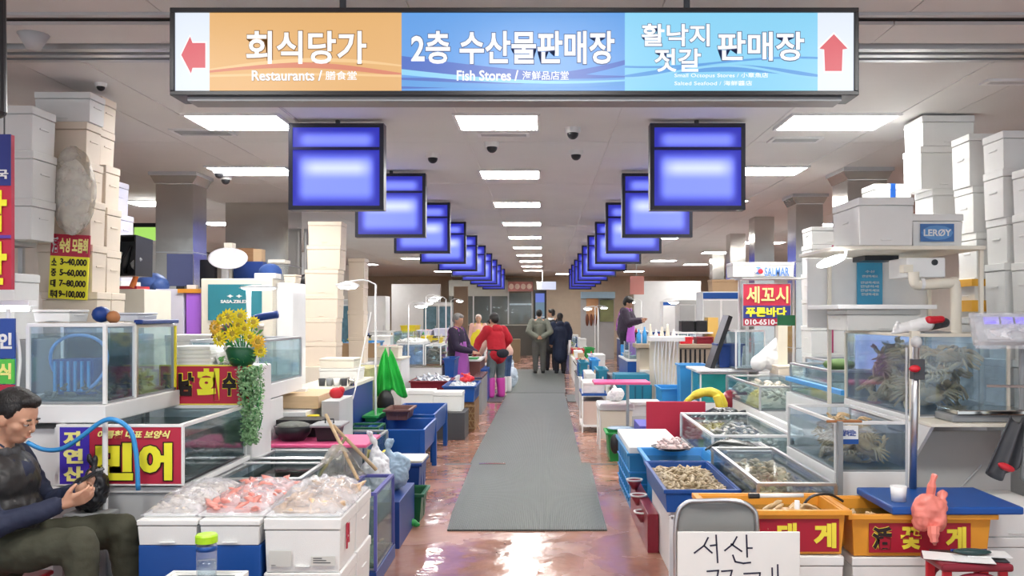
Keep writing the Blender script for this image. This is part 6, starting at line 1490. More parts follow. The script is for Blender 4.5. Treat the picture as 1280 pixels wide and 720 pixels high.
# upper tank G
Y1, Y2, XG = 5.3, 6.45, 2.22
tank(XG, 2.80, Y1, Y2, .985, 1.47, 'upper tank full of large crabs under the white shelf unit', base=.06, frame=ivory, wl=.88, g=glass, back=bglass, wat=glassy('blue_lit_water', tint=(.88, .92, .97), body=.035, bodycol=(.45, .55, .95)))
crabs(XG + .19, 2.62, Y1 + .19, Y2 - .16, 1.05, 1.34, 64, 'large tan crab piled in the upper tank', 'crabs in the upper tank', 1.1, 11)
T = thing('tank_light', 'blue-white tube light along the back of the upper tank', 'light', (2.6, 6.5, 1.4)); B(2.3, 2.75, 6.47, 6.49, 1.2, 1.45).build('lit_panel', em('tank_blue_lit', (.55, .62, 1), .95), T)
cabinet(2.2, 2.85, 5.65, 6.6, 0, .92, 'white cabinet under the upper crab tank', white)
one('tank_mullion', B(2.20, 2.25, 5.255, 5.29, .94, 1.50), ivory, 'cream upright at the near corner of the upper tank', 'post')
T = thing('work_shelf', 'cream shelf on a slanting bracket in front of the upper tank', 'shelf', (2.45, 5.1, .98)); B(2.18, 2.77, 4.95, 5.25, .965, .985).build('board', ivory, T, .003)
MB().prism([(4.96, .963), (5.25, .963), (5.25, .70)], 'x', 2.185, 2.205).build('bracket', white, T); MB().prism([(4.96, .963), (5.25, .963), (5.25, .70)], 'x', 2.73, 2.75).build('bracket', white, T)
MB().tube([(2.44, 5.27, .50), (2.62, 5.26, .70)], .006, 6, 1).build('cable', lgrey, T)
one('back_board', B(2.16, 2.80, 5.27, 5.3, .0, .90), mat('board_grey', (.50, .50, .49), .6), 'grey-white board panel below the cream work shelf', 'panel')
T = thing('weighing_scale', 'steel platform scale on the cream work shelf', 'scale', (2.55, 5.1, .986)); B(2.32, 2.74, 4.99, 5.22, .987, 1.03).build('body', grey, T, .008); B(2.34, 2.76, 4.97, 5.23, 1.03, 1.058).build('platform', steel, T, .006)
T = thing('scale_display', 'plastic-wrapped scale display with a blue-violet readout on its post', 'scale', (2.62, 5.2, 1.06))
MB().cyl((2.72, 5.0, 1.06), (2.72, 5.0, 1.42), .018, .018, 8).build('post', grey, T)
b = B(2.42, 2.78, 4.92, 4.99, 1.43, 1.60, rx=-.35); b.build('housing', lgrey, T, .008)
B(2.47, 2.72, 4.925, 4.935, 1.545, 1.585, rx=-.35).build('lit_readout', em('readout', (.32, .26, .95), 1), T)
for k in range(2): B(2.55 + .08 * k, 2.558 + .08 * k, 4.918, 4.925, 1.545, 1.585, rx=-.35).build('divider', grey, T)
B(2.47, 2.60, 4.90, 4.91, 1.46, 1.52, rx=-.35).build('keypad', white, T)
MB().sheet(lambda u, v: (2.39 + .42 * u + .012 * noise.noise(Vector((u * 8, v * 9, 2))), 4.86 + .08 * v + .018 * noise.noise(Vector((u * 9, v * 8, 0))), 1.41 + .20 * v), 16, 12, .002).build('film_wrap', film, T)
T = thing('steel_pole', 'grey steel pole with a red clamp rising from the blue board', 'pole', (2.02, 4.75, .66))
MB().cyl((1.99, 4.74, .663), (2.01, 4.74, 1.44), .020, .018, 14).build('pole', alu, T, smooth=True); MB().ell((2.01, 4.74, 1.45), (.03, .03, .035), None, 12, 8).build('cap', lgrey, T, smooth=True)
MB().ell((1.985, 4.70, 1.31), (.032, .02, .02), None, 10, 6).build('clamp', red, T, smooth=True); B(1.985, 2.045, 4.71, 4.77, 1.25, 1.36).build('clamp_body', dark, T, .004)
MB().cyl((1.965, 4.76, .663), (1.965, 4.76, 1.42), .006, .006, 6).build('thin_rod', lgrey, T)
# toys / gloves on the rim
T = thing('work_gloves', 'white and red work gloves on the rim of the upper tank', 'gloves', (2.3, 5.3, 1.49))
b = MB(); b.caps((2.16, 5.31, 1.515), (2.32, 5.32, 1.545), .03, .045); 
for k in range(4): b.caps((2.16, 5.30 + .012 * k, 1.50 + .012 * k), (2.10 + .01 * k, 5.29, 1.49 + .02 * k), .012, .010)
blob('white_glove', b, white, T, .006, 2, wrinkle=.006, wsc=22); b = MB().caps((2.32, 5.29, 1.565), (2.40, 5.30, 1.57), .026, .022); blob('red_glove', b, red, T, .006, 2, wrinkle=.004, wsc=22); MB().caps((2.36, 5.34, 1.54), (2.44, 5.35, 1.55), .035, .03).build('dark_glove', dark, T, smooth=True)
# hanging aprons, boots at the right edge
T = thing('hung_aprons', 'black and grey rubber aprons hanging at the right edge', 'apron', (2.70, 4.8, .8))
for k, (x, y, w_, z0, z1, m) in enumerate(((2.56, 4.78, .10, .74, 1.05, dark), (2.73, 4.70, .11, .72, 1.20, black), (2.64, 4.74, .06, .71, 1.0, grey))):
    MB().sheet(lambda u, v: (x + (u - .5) * 2 * w_ * (1 - .35 * v) + .10 * (v - .5) * (1 if k == 0 else 0), y + .03 * math.sin(u * 14 + k) * (1 - v * .4), z0 + (z1 - z0) * v - .04 * math.sin(u * 5)), 18, 10, .008).build('apron', m, T, smooth=True)
MB().cyl((2.42, 4.80, 1.21), (2.85, 4.72, 1.21), .008, .008, 6).build('rail', alu, T); MB().cyl((2.82, 4.74, 0), (2.82, 4.74, 1.21), .012, .012, 8).build('post', alu, T)
MB().ell((2.50, 4.75, .775), (.05, .03, .02), Euler((0, .4, 0)), 10, 6).build('red_trim', red, T, smooth=True)
for z in (.70, .86, 1.0): B(2.655, 2.69, 4.66, 4.69, z, z + .13).build('yellow_strap', yellow, T)
MB().tube([(2.74, 4.9, 1.22), (2.80, 4.9, 1.17), (2.78, 4.9, 1.08), (2.72, 4.9, 1.06), (2.74, 4.9, 1.16), (2.80, 4.9, 1.22)], .008, 6, 4).build('coiled_hose', lgrey, T)
# shelf unit above the upper tank
T = thing('shelf_unit', 'white shelf unit with back board standing over the upper tank', 'shelf', (2.35, 6.0, .95))
B(1.97, 2.87, 6.56, 6.58, 1.5, 2.02).build('back_panel', white, T, .003); B(1.90, 2.87, 5.70, 6.54, 2.02, 2.045).build('upper_board', ivory, T, .004); B(1.96, 2.62, 5.85, 6.52, 1.635, 1.665).build('lower_board', white, T, .004)
for x, y in ((2.12, 6.52), (2.86, 6.52), (2.86, 5.75)): B(x - .012, x + .012, y - .012, y + .012, 0, 2.02).build('post', ivory, T)
one('cyan_poster', B(PX(1080, 6.4), PX(1112, 6.4), 6.535, 6.55, 1.668, PZ(327, 6.4)), mat('poster_cyan', (.06, .36, .60), .4), 'cyan poster with white lines of writing on the white back board', 'poster')
P_ = [o for o in C.objects if o.name.startswith('cyan_poster')][0]
for k, (a, b_) in enumerate(((1090, 1102), (1086, 1106), (1084, 1108), (1084, 1107), (1084, 1108), (1085, 1107))):
    z = PZ(338 + [0, 6, 14, 19, 24, 29][k], 6.4); text('안녕하세요 싱싱'[:4 + k % 3] if k else '수산', white, P_, PX(a, 6.4), PX(b_, 6.4), z - .012, z + .008, 6.532, bold=.01)
B(PX(1078, 6.3), PX(1120, 6.3), 6.25, 6.5, PZ(326, 6.3), PZ(320, 6.3)).build('tmp', black, None)
o = C.objects[-1] if False else [o for o in C.objects if o.name.startswith('tmp')][0]; o.name = 'black_rail'; setp(o, 'black rail above the cyan poster', 'rail')
foam_box(2.30, 6.15, 1.49, .50, .42, .14, 'long white foam box between the upper tank and the lower white shelf', foam)
T = thing('chiller_box', 'white water chiller box with a black vent on the white shelf unit', 'appliance', (2.55, 6.0, 1.8)); B(PX(1133, 5.8), PX(1182, 5.8), 5.80, 6.1, PZ(347, 5.8), PZ(322, 5.8)).build('body', white, T, .008); B(PX(1128, 5.8), PX(1140, 5.8), 5.78, 5.85, PZ(341, 5.8), PZ(331, 5.8)).build('outlet', ivory, T, .003); MB().cyl((PX(1168, 5.8), 5.79, PZ(328, 5.8)), (PX(1168, 5.8), 5.80, PZ(328, 5.8)), .02, .02, 14).build('vent', black, T)
T = thing('drain_pipe', 'white bent plastic drain pipe right of the chiller box', 'pipe', (2.6, 5.75, 1.47))
MB().tube([(PX(1142, 5.7), 5.7, PZ(340, 5.7)), (PX(1144, 5.7), 5.7, PZ(354, 5.7)), (PX(1156, 5.7), 5.7, PZ(356, 5.7)), (PX(1186, 5.7), 5.7, PZ(354, 5.7)), (PX(1194, 5.7), 5.7, PZ(358, 5.7)), (PX(1195, 5.7), 5.7, PZ(415, 5.7)), (PX(1195, 5.7), 5.7, 1.485)], .034, 12, 5).build('pipe', ivory, T, smooth=True)
MB().cyl((PX(1150, 5.7), 5.7, PZ(355, 5.7)), (PX(1154, 5.7), 5.7, PZ(355, 5.7)), .04, .04, 12).build('pipe_joint', white, T)
T = thing('spot_lamp', 'bright white spot lamp under the white shelf board, left end', 'lamp', (1.9, 5.75, 1.92)); MB().tube([(2.0, 5.8, 2.02), (1.97, 5.75, 1.97), (1.93, 5.72, 1.96)], .012, 6, 3).build('arm', white, T)
MB().ell((1.865, 5.7, 1.945), (.10, .05, .028), Euler((0, -.35, 0)), 14, 8).build('bulb', lamp_on, T, smooth=True)
# grey box and LERØY box
T = foam_box(2.22, 5.95, 2.047, .36, .52, .31, 'large grey-lit polystyrene box with a thick lid on the white shelf unit', foam)
T = foam_box(2.58, 6.0, 2.047, .335, .5, .21, 'white polystyrene box with a blue oval-lettered sticker', foam)
zz0, zz1 = PZ(302, 5.75), PZ(280, 5.75); a, b_ = PX(1150, 5.75), PX(1192, 5.75)
def par(o, T): pass
B(a, b_, 5.742, 5.747, zz0, zz1).build('sticker', mat('leroy_blue', (.05, .16, .42), .4), T); MB().ell(((a + b_) / 2, 5.742, (zz0 + zz1) / 2), ((b_ - a) * .47, .002, (zz1 - zz0) * .42), None, 24, 6).build('oval', mat('leroy_light', (.12, .30, .60), .4), T)
text('LERØY', white, T, a + .02, b_ - .02, zz0 + .035, zz1 - .035, 5.739, bold=.02)
# towers at the right
def rt(x, y, z, hs, where, n=None): towerx(x + .17, y + .15, z, .34, .30, hs, where, foam)
towerx(3.19, 7.17, 2.26, .38, .34, [.45, .42] if False else [.34, .34], 'tower behind the grey-lit box', foam, [.10, 0])
foam_box(3.22, 7.17, 2.942, .42, .36, .24, 'white polystyrene box squeezed under the ceiling behind the grey-lit box', foam)
foam_box(3.08, 7.9, 2.45, .34, .3, .30, 'white polystyrene box with blue tape behind the tower at the right', foam, tape=blue)
T = thing('steel_rack', 'grey steel rack holding the back polystyrene towers at the right', 'rack', (3.1, 7.4, 0)); B(2.75, 3.5, 6.95, 8.1, 2.22, 2.255).build('board', lgrey, T)
for x in (2.78, 3.47):
    for y in (7.0, 8.05): B(x - .02, x + .02, y - .02, y + .02, 0, 2.22).build('post', lgrey, T)
foam_box(3.08, 7.9, 2.257, .34, .3, .19, 'low white polystyrene box under the blue-taped one', foam)
towerx(3.20, 6.35, 1.0, .34, .28, [.29, .29, .28, .32, .33, .37], 'orange-banded tower at the right', foam, [.0, .0, .01, .02, .0, -.02])
T2 = thing('orange_band', 'orange adhesive band round the middle tower at the right', 'tape', (3.2, 6.3, 1.3)); B(3.02, 3.385, 6.20, 6.50, 1.80, 1.85).build('band', mat('band_orange', (.85, .45, .05), .5), T2); B(3.02, 3.385, 6.20, 6.50, 1.62, 1.70).build('band', mat('band_orange'), T2)
towerx(3.20, 5.92, 1.0, .34, .27, [.30, .30, .34, .30, .32, .25], 'front tower at the right', foam, [0, .02, 0, .01, -.01, -.01])
towerx(3.20, 5.56, 1.0, .34, .27, [.31, .31, .31, .31, .28], 'rightmost tower at the frame edge', foam, [0, .01, 0, 0, 0])
cabinet(3.0, 3.6, 5.4, 6.6, 0, .998, 'white cabinet under the three polystyrene towers at the right', white)

# ============================================================ RIGHT SIDE, THE AISLE EDGE
T = container(.737, 1.18, 5.3, 6.33, .405, .54, 'royal blue tub with clams at the right aisle edge', blue, 'blue_tub', 'tub', .01, .012, .014, False)
B(.755, 1.16, 5.32, 6.31, .42, .49).build('inner_lining', white, T)
heap(.78, 1.14, 5.36, 6.28, .49, .055, clamm, 'clams', 'tan clams spread in the royal blue tub', 330, .022, 3, seed=51)
cabinet(.78, 1.14, 5.4, 6.3, 0, .40, 'white foam stand under the royal blue tub', white, name='stand', cat='stand')
B_x = thing('white_leg_table', 'white metal table frame before the royal blue tub', 'table', (.78, 5.2, 0))
for x in (.76, 1.15): B(x - .012, x + .012, 5.22, 5.245, 0, .40).build('leg', white, B_x)
B(.76, 1.15, 5.22, 5.245, .385, .402).build('rail', white, B_x)
container(.80, 1.10, 4.86, 5.16, 0, .28, 'dark blue bin behind the grey-backed chair', dblue, 'bin', 'bin')
# light blue basin and black plate with pink shells
T = container(.78, 1.30, 6.42, 7.1, .40, .52, 'light blue basin behind the royal blue tub', lblue, 'basin', 'basin', .03, .02, .012, False)
B(.83, 1.25, 6.47, 7.05, .43, .47).build('water', water, T)
T = thing('black_dish', 'black fluted dish heaped with pink shells in the light blue basin', 'dish', (1.0, 6.9, .53)); MB().lathe((1.02, 6.95, .53), [(.10, 0), (.17, .03), (.16, .03), (.09, .01)], 24).build('dish', black, T, smooth=True)
heap(.90, 1.14, 6.84, 7.06, .545, .08, mat('pink_shell', (.85, .60, .58), .4, var=.4, scale=40), 'pink_shells', 'pink and cream shells heaped on the black fluted dish', 70, .022, seed=52)
cabinet(.84, 1.24, 6.46, 7.1, 0, .398, 'blue foam stand under the light blue basin', lblue, name='stand', cat='stand')
T = container(.705, 1.15, 7.2, 8.3, .0, .46, 'tall blue and white crate pile at the right aisle edge', mat('cyan_blue', (.03, .24, .52), .4), 'crate', 'crate', .01)
for z in (.10, .2, .3): B(.70, 1.155, 7.192, 8.308, z, z + .012).build('rib', lblue, T)
B(.70, 1.16, 7.18, 8.31, .462, .52).build('foam_lid', white, T, .01)
# three red bowls hung
T = thing('red_bowls', None, None) if False else None
for k in range(3):
    T = thing('red_bowl', 'dark red bowl with a white rim at the crates, %s of three' % ['upper one', 'middle one', 'lower one'][k], 'bowl', (.70, 6.9 - .2 * k, .33 - .07 * k)); c = (.70 + .0 * k, 6.75 - .28 * k, .33 - .06 * k)
    MB().lathe(c, [(.02, -.07), (.06, 0), (.052, 0), (.015, -.055)], 18).build('body', burg, T, smooth=True); MB().lathe(c, [(.061, -.004), (.066, .008), (.054, .008), (.052, 0)], 18, cap=False).build('rim', white, T, smooth=True)
cabinet(.70, .775, 5.9, 7.05, 0, .26, 'dark red folding stand under the row of red bowls', burg, name='stand', cat='stand')
# open shallow tanks right of the tub
def shell_tank(x0, x1, y0, y1, z0, z1, label, m, hl, n, s, seed, fr=alu, wl=.85, g=None):
    tank(x0, x1, y0, y1, z0, z1, label, frame=fr, wl=wl, floorm=grey, g=g); heap(x0 + .03, x1 - .03, y0 + .03, y1 - .03, z0 + .014, (z1 - z0) * .72, m, 'shell_heap', hl, int(n * 1.6), s * 1.2, seed=seed)
shell_tank(1.22, 1.66, 5.0, 6.35, .40, .63, 'shallow tank of pale shells right of the royal blue tub', clamm, 'pale shells in the shallow tank right of the royal blue tub', 260, .028, 61, g=bglass)
cabinet(1.22, 1.66, 5.0, 6.35, 0, .395, 'white plinth under the shallow tank of pale shells', white)
shell_tank(1.33, 1.98, 6.9, 8.5, .42, .64, 'broad shallow tank of grey shells behind the light blue basin', mat('grey_shell', (.42, .40, .38), .4, var=.5, scale=30), 'grey shells in the broad shallow tank', 260, .03, 62, white)
cabinet(1.33, 1.98, 6.9, 8.5, 0, .415, 'white plinth under the broad shallow tank', white)
cabinet(1.36, 1.70, 6.40, 6.86, 0, .50, 'grey plinth between the two shallow shell tanks', lgrey)
container(1.36, 1.68, 6.42, 6.84, .502, .60, 'grey tray of dark eels between the two shallow shell tanks', lgrey, 'tray', 'tray')
for k in range(6): o = one('eel', MB().tube([(1.20 + .03 * k, 6.5 + .05 * k, .60), (1.30 + .03 * k, 6.6 + .04 * k, .635), (1.42, 6.62 + .04 * k, .63), (1.60, 6.56 + .05 * k, .61)], [.008, .016, .014, .006], 8, 4), darkfish, 'dark eel draped over the grey tray between the shell tanks', 'eel', 'eels over the grey tray', smooth=True)
shell_tank(2.02, 2.60, 8.2, 9.7, .70, .92, 'ribbed glass tank of pale shells left of the salmon tower', shellm, 'pale shells in the ribbed glass tank', 120, .04, 63)
cabinet(2.02, 2.60, 8.2, 9.7, 0, .695, 'white plinth under the ribbed glass tank', white)
one('white_rail', MB().box(2.0, 2.04, 6.9, 8.5, .64, .70), white, 'white plastic edge rail beside the broad shallow tank', 'rail', bevel=.008)
shell_tank(1.74, 2.18, 6.50, 8.1, .70, .93, 'long tank with a pink-grey bottom behind the crab tank', mat('rosy_shell', (.50, .40, .36), .4, var=.5, scale=30), 'rosy shells in the long tank behind the crab tank', 140, .035, 64) if False else None
T = tank(2.25, 2.62, 6.9, 8.0, .90, 1.15, 'small tank with a green net behind the crab tank', frame=alu, wl=.7); cabinet(2.22, 2.66, 6.86, 8.05, 0, .895, 'white counter under the small tank with a green net', white)
one('green_net', MB().ell((2.42, 7.2, 1.19), (.13, .14, .05), None, 12, 6), mat('net_green', (.10, .18, .05), .7), 'olive green net on the small tank behind the crab tank', 'net', smooth=True)
one('blue_edge', MB().box(2.20, 2.235, 6.5, 8.0, 1.0, 1.04), lblue, 'light blue edge strip above the crab tank', 'strip', bevel=.006)
# red board, black bag, kettle, yellow gloves
T = thing('red_sheet_board', 'crimson board standing on two legs at the right stalls', 'board', (1.35, 8.9, .3)); B(PX(808, 8.9), PX(882, 8.9), 8.9, 8.93, PZ(549, 8.9), PZ(502, 8.9)).build('board', crim, T, .006)
for p in (828, 838): B(PX(p - 1.5, 8.9), PX(p + 1.5, 8.9), 8.905, 8.925, 0, PZ(549, 8.9)).build('leg', white, T)
T = thing('steel_stand', 'small white tubular stand beside the crimson board', 'stand', (1.35, 8.6, 0)); MB().tube([(1.28, 8.62, .10), (1.28, 8.62, .38), (1.50, 8.62, .38), (1.50, 8.62, .10)], .012, 6, 1).build('frame', white, T); MB().tube([(1.28, 8.62, 0), (1.28, 8.62, .12)], .012, 6, 1).build('leg', white, T); MB().tube([(1.50, 8.62, 0), (1.50, 8.62, .12)], .012, 6, 1).build('leg', white, T)
b = MB(); b.ell((1.55, 8.75, .53), (.16, .12, .09), None, 16, 10).ell((1.78, 8.75, .56), (.22, .13, .11), None, 16, 10).ell((2.02, 8.78, .55), (.12, .10, .09), None, 16, 10)
T = thing('black_bag', 'heap of black plastic bags beyond the broad shallow tank', 'bag', (1.75, 8.75, .45)); blob('bag_film', b, mat('bag_black', (.03, .032, .035), .25, coat=.3), T, .012, 1, .4, wrinkle=.035, wsc=9)
cabinet(1.40, 2.0, 8.6, 9.1, 0, .44, 'dark stand under the heap of black plastic bags', dark, name='stand', cat='stand')
T = thing('burgundy_bag', 'burgundy rubber bag behind the heap of black bags', 'bag', (2.1, 9.6, .5)); b = MB(); b.ell((2.06, 9.5, .66), (.15, .12, .13), None, 16, 10).ell((2.12, 9.5, .72), (.09, .09, .08), None, 12, 8); blob('bag_film', b, mat('burg_rubber', (.30, .02, .045), .3, coat=.3), T, .012, 3, wrinkle=.012, wsc=9)
cabinet(1.60, 2.0, 9.3, 9.8, 0, .53, 'blue crate stand under the burgundy bag and yellow gloves', blue, name='stand', cat='stand')
T = thing('yellow_gloves', 'long yellow rubber gloves draped over the crimson board', 'gloves', (1.7, 9.3, .6))
b = MB(); b.tube([(1.48, 9.2, .66), (1.56, 9.2, .74), (1.70, 9.2, .79), (1.82, 9.2, .76), (1.88, 9.2, .66), (1.90, 9.2, .54)], [.03, .045, .05, .05, .04], 10, 4)
for k in range(4): b.caps((1.48, 9.18 + .02 * k, .66), (1.40 + .01 * k, 9.17 + .02 * k, .64 - .01 * k), .013, .011)
b.tube([(1.80, 9.15, .75), (1.84, 9.13, .62), (1.86, 9.13, .50)], [.04, .035, .03], 8, 3); blob('gloves', b, mat('glove_yellow', (.75, .60, .06), .45), T, .009, 2, wrinkle=.008, wsc=16)
# teal tank with white top
tank(1.86, 2.42, 10.4, 11.0, .55, .90, 'teal-green glass tank with a white frame at the right stalls', base=.3, frame=white, g=mat('teal_glass', (.02, .28, .27), .15, coat=.5, var=.4), wl=.0)
one('work_board', B(1.80, 2.50, 10.35, 11.1, .92, .95), white, 'long white top board over the teal-green tank', 'board', bevel=.005)
tall(2.52, 2.90, 10.3, 10.8, .93, 'low white refrigerator right of the teal-green tank', white)
foam_box(2.90, 9.9, .93, .62, .4, .10, 'flat ivory foam box right of the low white refrigerator', cream)
cabinet(2.62, 3.2, 9.75, 10.2, 0, .928, 'white counter under the flat ivory foam box', white)
T = thing('lid_panel', 'black slanting lid panel with a blue box behind it', 'panel', (2.3, 10.9, 1.0))
MB().prism([(PX(887, 10.6), PZ(462, 10.6)), (PX(893, 10.6), PZ(462, 10.6)), (PX(916, 10.6), PZ(396, 10.6)), (PX(911, 10.6), PZ(394, 10.6))], 'y', 10.6, 10.95).build('panel', black, T)
container(2.12, 2.42, 10.65, 10.95, .955, 1.24, 'dark blue box on the white top board', dblue, 'box', 'box')
# sign group SALMAR
Ys = 10.2
foam_box(PX(955, Ys), Ys + .2, PZ(346, Ys), .72, .36, .17, 'white box with a red and blue shell logo and dark lettering', foam)
T = [o for o in C.objects if o.get('label') == 'white box with a red and blue shell logo and dark lettering'][0]
MB().ell((PX(948, Ys), Ys + .012, PZ(338, Ys)), (.05, .004, .045), None, 16, 6).build('logo_ring', mat('logo_blue', (.12, .25, .6), .5), T); MB().ell((PX(951, Ys), Ys + .008, PZ(339, Ys)), (.03, .004, .03), None, 12, 6).build('logo_core', red, T); MB().ell((PX(945, Ys), Ys + .006, PZ(338, Ys)), (.02, .004, .03), None, 12, 6).build('logo_gap', white, T)
text('SALMAR', mat('logo_blue'), T, PX(956, Ys), PX(987, Ys), PZ(345, Ys), PZ(334, Ys), Ys + .014, bold=.02)
T = board_sign(PX(929, Ys), PX(988, Ys), PZ(407, Ys), PZ(355, Ys), Ys, 'red and navy restaurant sign with yellow lettering and a phone number', crim, .03, frame=alu)
B(PX(929, Ys), PX(988, Ys), Ys - .005, Ys, PZ(398, Ys), PZ(382, Ys)).build('navy_field', mat('sign_navy'), T)
text('세꼬시', ye2, T, PX(933, Ys), PX(985, Ys), PZ(379, Ys), PZ(358, Ys), Ys - .006, bold=.015); text('푸른바다', ye, T, PX(932, Ys), PX(983, Ys), PZ(396, Ys), PZ(384, Ys), Ys - .008, bold=.04); text('010-6510-5', white, T, PX(931, Ys), PX(976, Ys), PZ(406, Ys), PZ(399, Ys), Ys - .006, bold=.03)
for p in (924, 992): MB().cyl((PX(p, Ys + .3), Ys + .3, 0), (PX(p, Ys + .3), Ys + .3, PZ(346, Ys + .3)), .015, .015, 8).build('post', white, T)
B(PX(922, Ys + .3), PX(994, Ys + .3), Ys + .05, Ys + .45, PZ(346, Ys) - .025, PZ(346, Ys) - .003).build('shelf', white, T)
one('teal_card', B(PX(972, 10), PX(994, 10), 10, 10.02, PZ(407, 10), PZ(394, 10)), dgreen, 'dark green card at the lower right corner of the restaurant sign', 'card')
tank(PX(920, 10.3), PX(945, 10.3) + .1, 10.3, 10.9, .96, 1.40, 'clear glass case below the restaurant sign', frame=white, wl=0)
T = thing('white_sack', 'big white sack slumped below the restaurant sign', 'bag', (2.6, 10.0, .95)); b = MB(); b.caps((2.46, 10.05, 1.04), (2.72, 10.05, 1.32), .09, .05).ell((2.62, 10.05, 1.08), (.16, .1, .12), None, 12, 8); blob('sack', b, white, T, .012, 2, wrinkle=.012, wsc=10)
one('cream_post', B(PX(974, 9.9), PX(986, 9.9), 9.95, 10.05, .95 if False else 1.03, PZ(407, 9.9)), ivory, 'cream upright post right of the white sack', 'post')
# salmon tower at the right
towerx(3.02, 9.35, .93, .46, .36, [.26, .29, .28, .27, .30], 'tower by the restaurant sign', foam)
for k, m in ((0, crim),): one('red_strap', B(3.005, 3.02, 9.155, 9.165, 1.2, 2.32), mat('strap_red', (.45, .05, .15), .5), 'dark red strap down the front of the tower right of the restaurant sign', 'strap')
one('yellow_strap', B(2.96, 2.972, 9.155, 9.165, .94, 1.19), yellow, 'yellow strap on the lowest box of the tower right of the restaurant sign', 'strap')
foam_box(3.0, 9.35, 2.334, .40, .34, .18, 'white polystyrene box with a rounded bag on top of the strapped tower', foam)
cabinet(2.75, 3.3, 9.1, 9.7, 0, .928, 'white counter under the strapped tower', white)
tank(2.66, 3.3, 8.2, 8.9, .96, 1.16, 'blue-lit glass tank in front of the strapped tower', base=.1, frame=alu, g=bglass, wl=.7); cabinet(2.66, 3.3, 8.2, 8.9, 0, .855, 'white counter under the blue-lit glass tank', white)

# bins etc along the right aisle edge
T = thing('white_bin', 'cream lidded bin on thin legs beside the pink board', 'bin', (.86, 10.6, 0)); MB().box(.67, 1.06, 10.4, 10.85, .12, .46, tap=.02).build('body', ivory, T, .01); B(.65, 1.08, 10.38, 10.87, .462, .54).build('lid', white, T, .02)
for x in (.67, 1.05):
    for y in (10.42, 10.83): B(x - .01, x + .01, y - .01, y + .01, 0, .46).build('leg', white, T)
o = thing('white_bag', 'white plastic bag standing on the cream lidded bin', 'bag', (.86, 10.9, .54)); bag_bunch('bag_film', o, (.88, 10.75, .542), .22, .10, white, 55)
T = thing('foam_stand', 'white steel trolley with foam trays at the right aisle edge', 'trolley', (.68, 12.0, 0))
for x in (.53, .86):
    for y in (11.9, 12.7): B(x - .01, x + .01, y - .01, y + .01, 0, .70).build('leg', white, T)
B(.52, .87, 11.88, 12.72, .50, .53).build('shelf', blue, T); B(.52, .87, 11.88, 12.72, .08, .10).build('shelf', white, T); B(.55, .84, 11.95, 12.6, .104, .42).build('carton', mat('pinkish_carton', (.62, .48, .42), .6), T)
foam_box(.69, 12.3, .532, .30, .7, .14, 'white foam tray with red print on the steel trolley', mat('foam_red_print', (.80, .72, .70), .6, var=.2, scale=14))
T = thing('pink_board', 'pink cutting board lying across a grey pole at the right aisle edge', 'board', (.98, 10.2, .8)); B(PX(742, 10.1), PX(812, 10.1), 10.0, 10.45, .80, .828).build('board', pink, T, .005)
MB().cyl((.955, 9.95, .0), (.955, 9.95, .80), .018, .018, 8).build('pole', grey, T); MB().cyl((.955, 9.95, .15), (.955, 9.95, .32), .024, .024, 8).build('grip', black, T)
T = container(.70, 1.0, 9.55, 9.95, 0, .31, 'green bucket with a black bag hanging out beside the cream bin', green, 'bucket', 'bucket', .03); one('black_bag', MB().ell((.78, 9.52, .20), (.06, .04, .11), None, 10, 8), rubber, 'black bag hanging out of the green bucket', 'bag', smooth=True)
one('blue_plate', MB().lathe((.86, 9.75, .325), [(.02, 0), (.15, .012), (.15, .022), (.02, .018)], 20), mat('pale_blue', (.35, .48, .62), .4), 'pale blue plate on the green bucket', 'plate', smooth=True)
cabinet(1.02, 1.30, 9.3, 9.9, 0, .42, 'blue and maroon box stand left of the crimson board', mat('violet_blue', (.10, .10, .45), .5), name='box', cat='box')
foam_box(1.22, 10.6, .40, .36, .4, .16, 'low white foam box behind the crimson board', foam); cabinet(1.05, 1.42, 10.4, 10.85, 0, .398, 'grey stand under the low foam box behind the crimson board', lgrey, name='stand', cat='stand')
T = thing('teal_crates', 'teal plastic crate with ribs behind the pink board, upper', 'crate', (1.1, 12.3, .6)); B(PX(769, 12.3), PX(812, 12.3), 12.3, 12.8, .62, .76).build('body', teal, T, .006)
T = thing('teal_crates', 'teal plastic crate with ribs behind the pink board, lower', 'crate', (1.1, 12.3, .2)); B(PX(772, 12.3), PX(815, 12.3), 12.3, 12.8, .0, .615).build('body', teal, T, .006); 
for k in range(4): B(PX(775 + 9 * k, 12.3), PX(777 + 9 * k, 12.3), 12.285, 12.301, .05, .6).build('rib', mat('teal_dark', (.01, .12, .2), .4), T)
container(PX(827, 11.6), PX(862, 11.6), 11.6, 12.2, .0, .62, 'light blue tub with white hose at the right stalls', lblue, 'tub', 'tub'); container(PX(850, 11.2), PX(882, 11.2), 11.2, 11.5, .2, .96, 'bright blue upright crate left of the black lid panel', lblue, 'crate', 'crate') 
cabinet(PX(848, 11.2), PX(884, 11.2), 11.18, 11.55, 0, .195, 'grey foot under the bright blue upright crate', grey, name='stand', cat='stand')
T = thing('white_hoses', 'bundle of white hoses hanging down from a lit white top', 'hoses', (1.6, 12.6, .3))
for k in range(9): MB().tube([(1.60 + .035 * k, 12.5 - .02 * k, 1.22), (1.57 + .035 * k + .02 * (k % 3), 12.45, .9), (1.60 + .03 * k, 12.45, .55), (1.55 + .04 * k + .03 * (k % 2), 12.5, .25)], .009, 6, 4).build('hose', white, T)
B(1.52, 2.0, 12.4, 12.8, 1.22, 1.28).build('top', white, T); B(1.55, 1.98, 12.8, 12.85, .3, 1.22).build('back_plate', ivory, T); B(1.60, 1.70, 12.6, 12.8, 0, .3).build('foot', ivory, T)
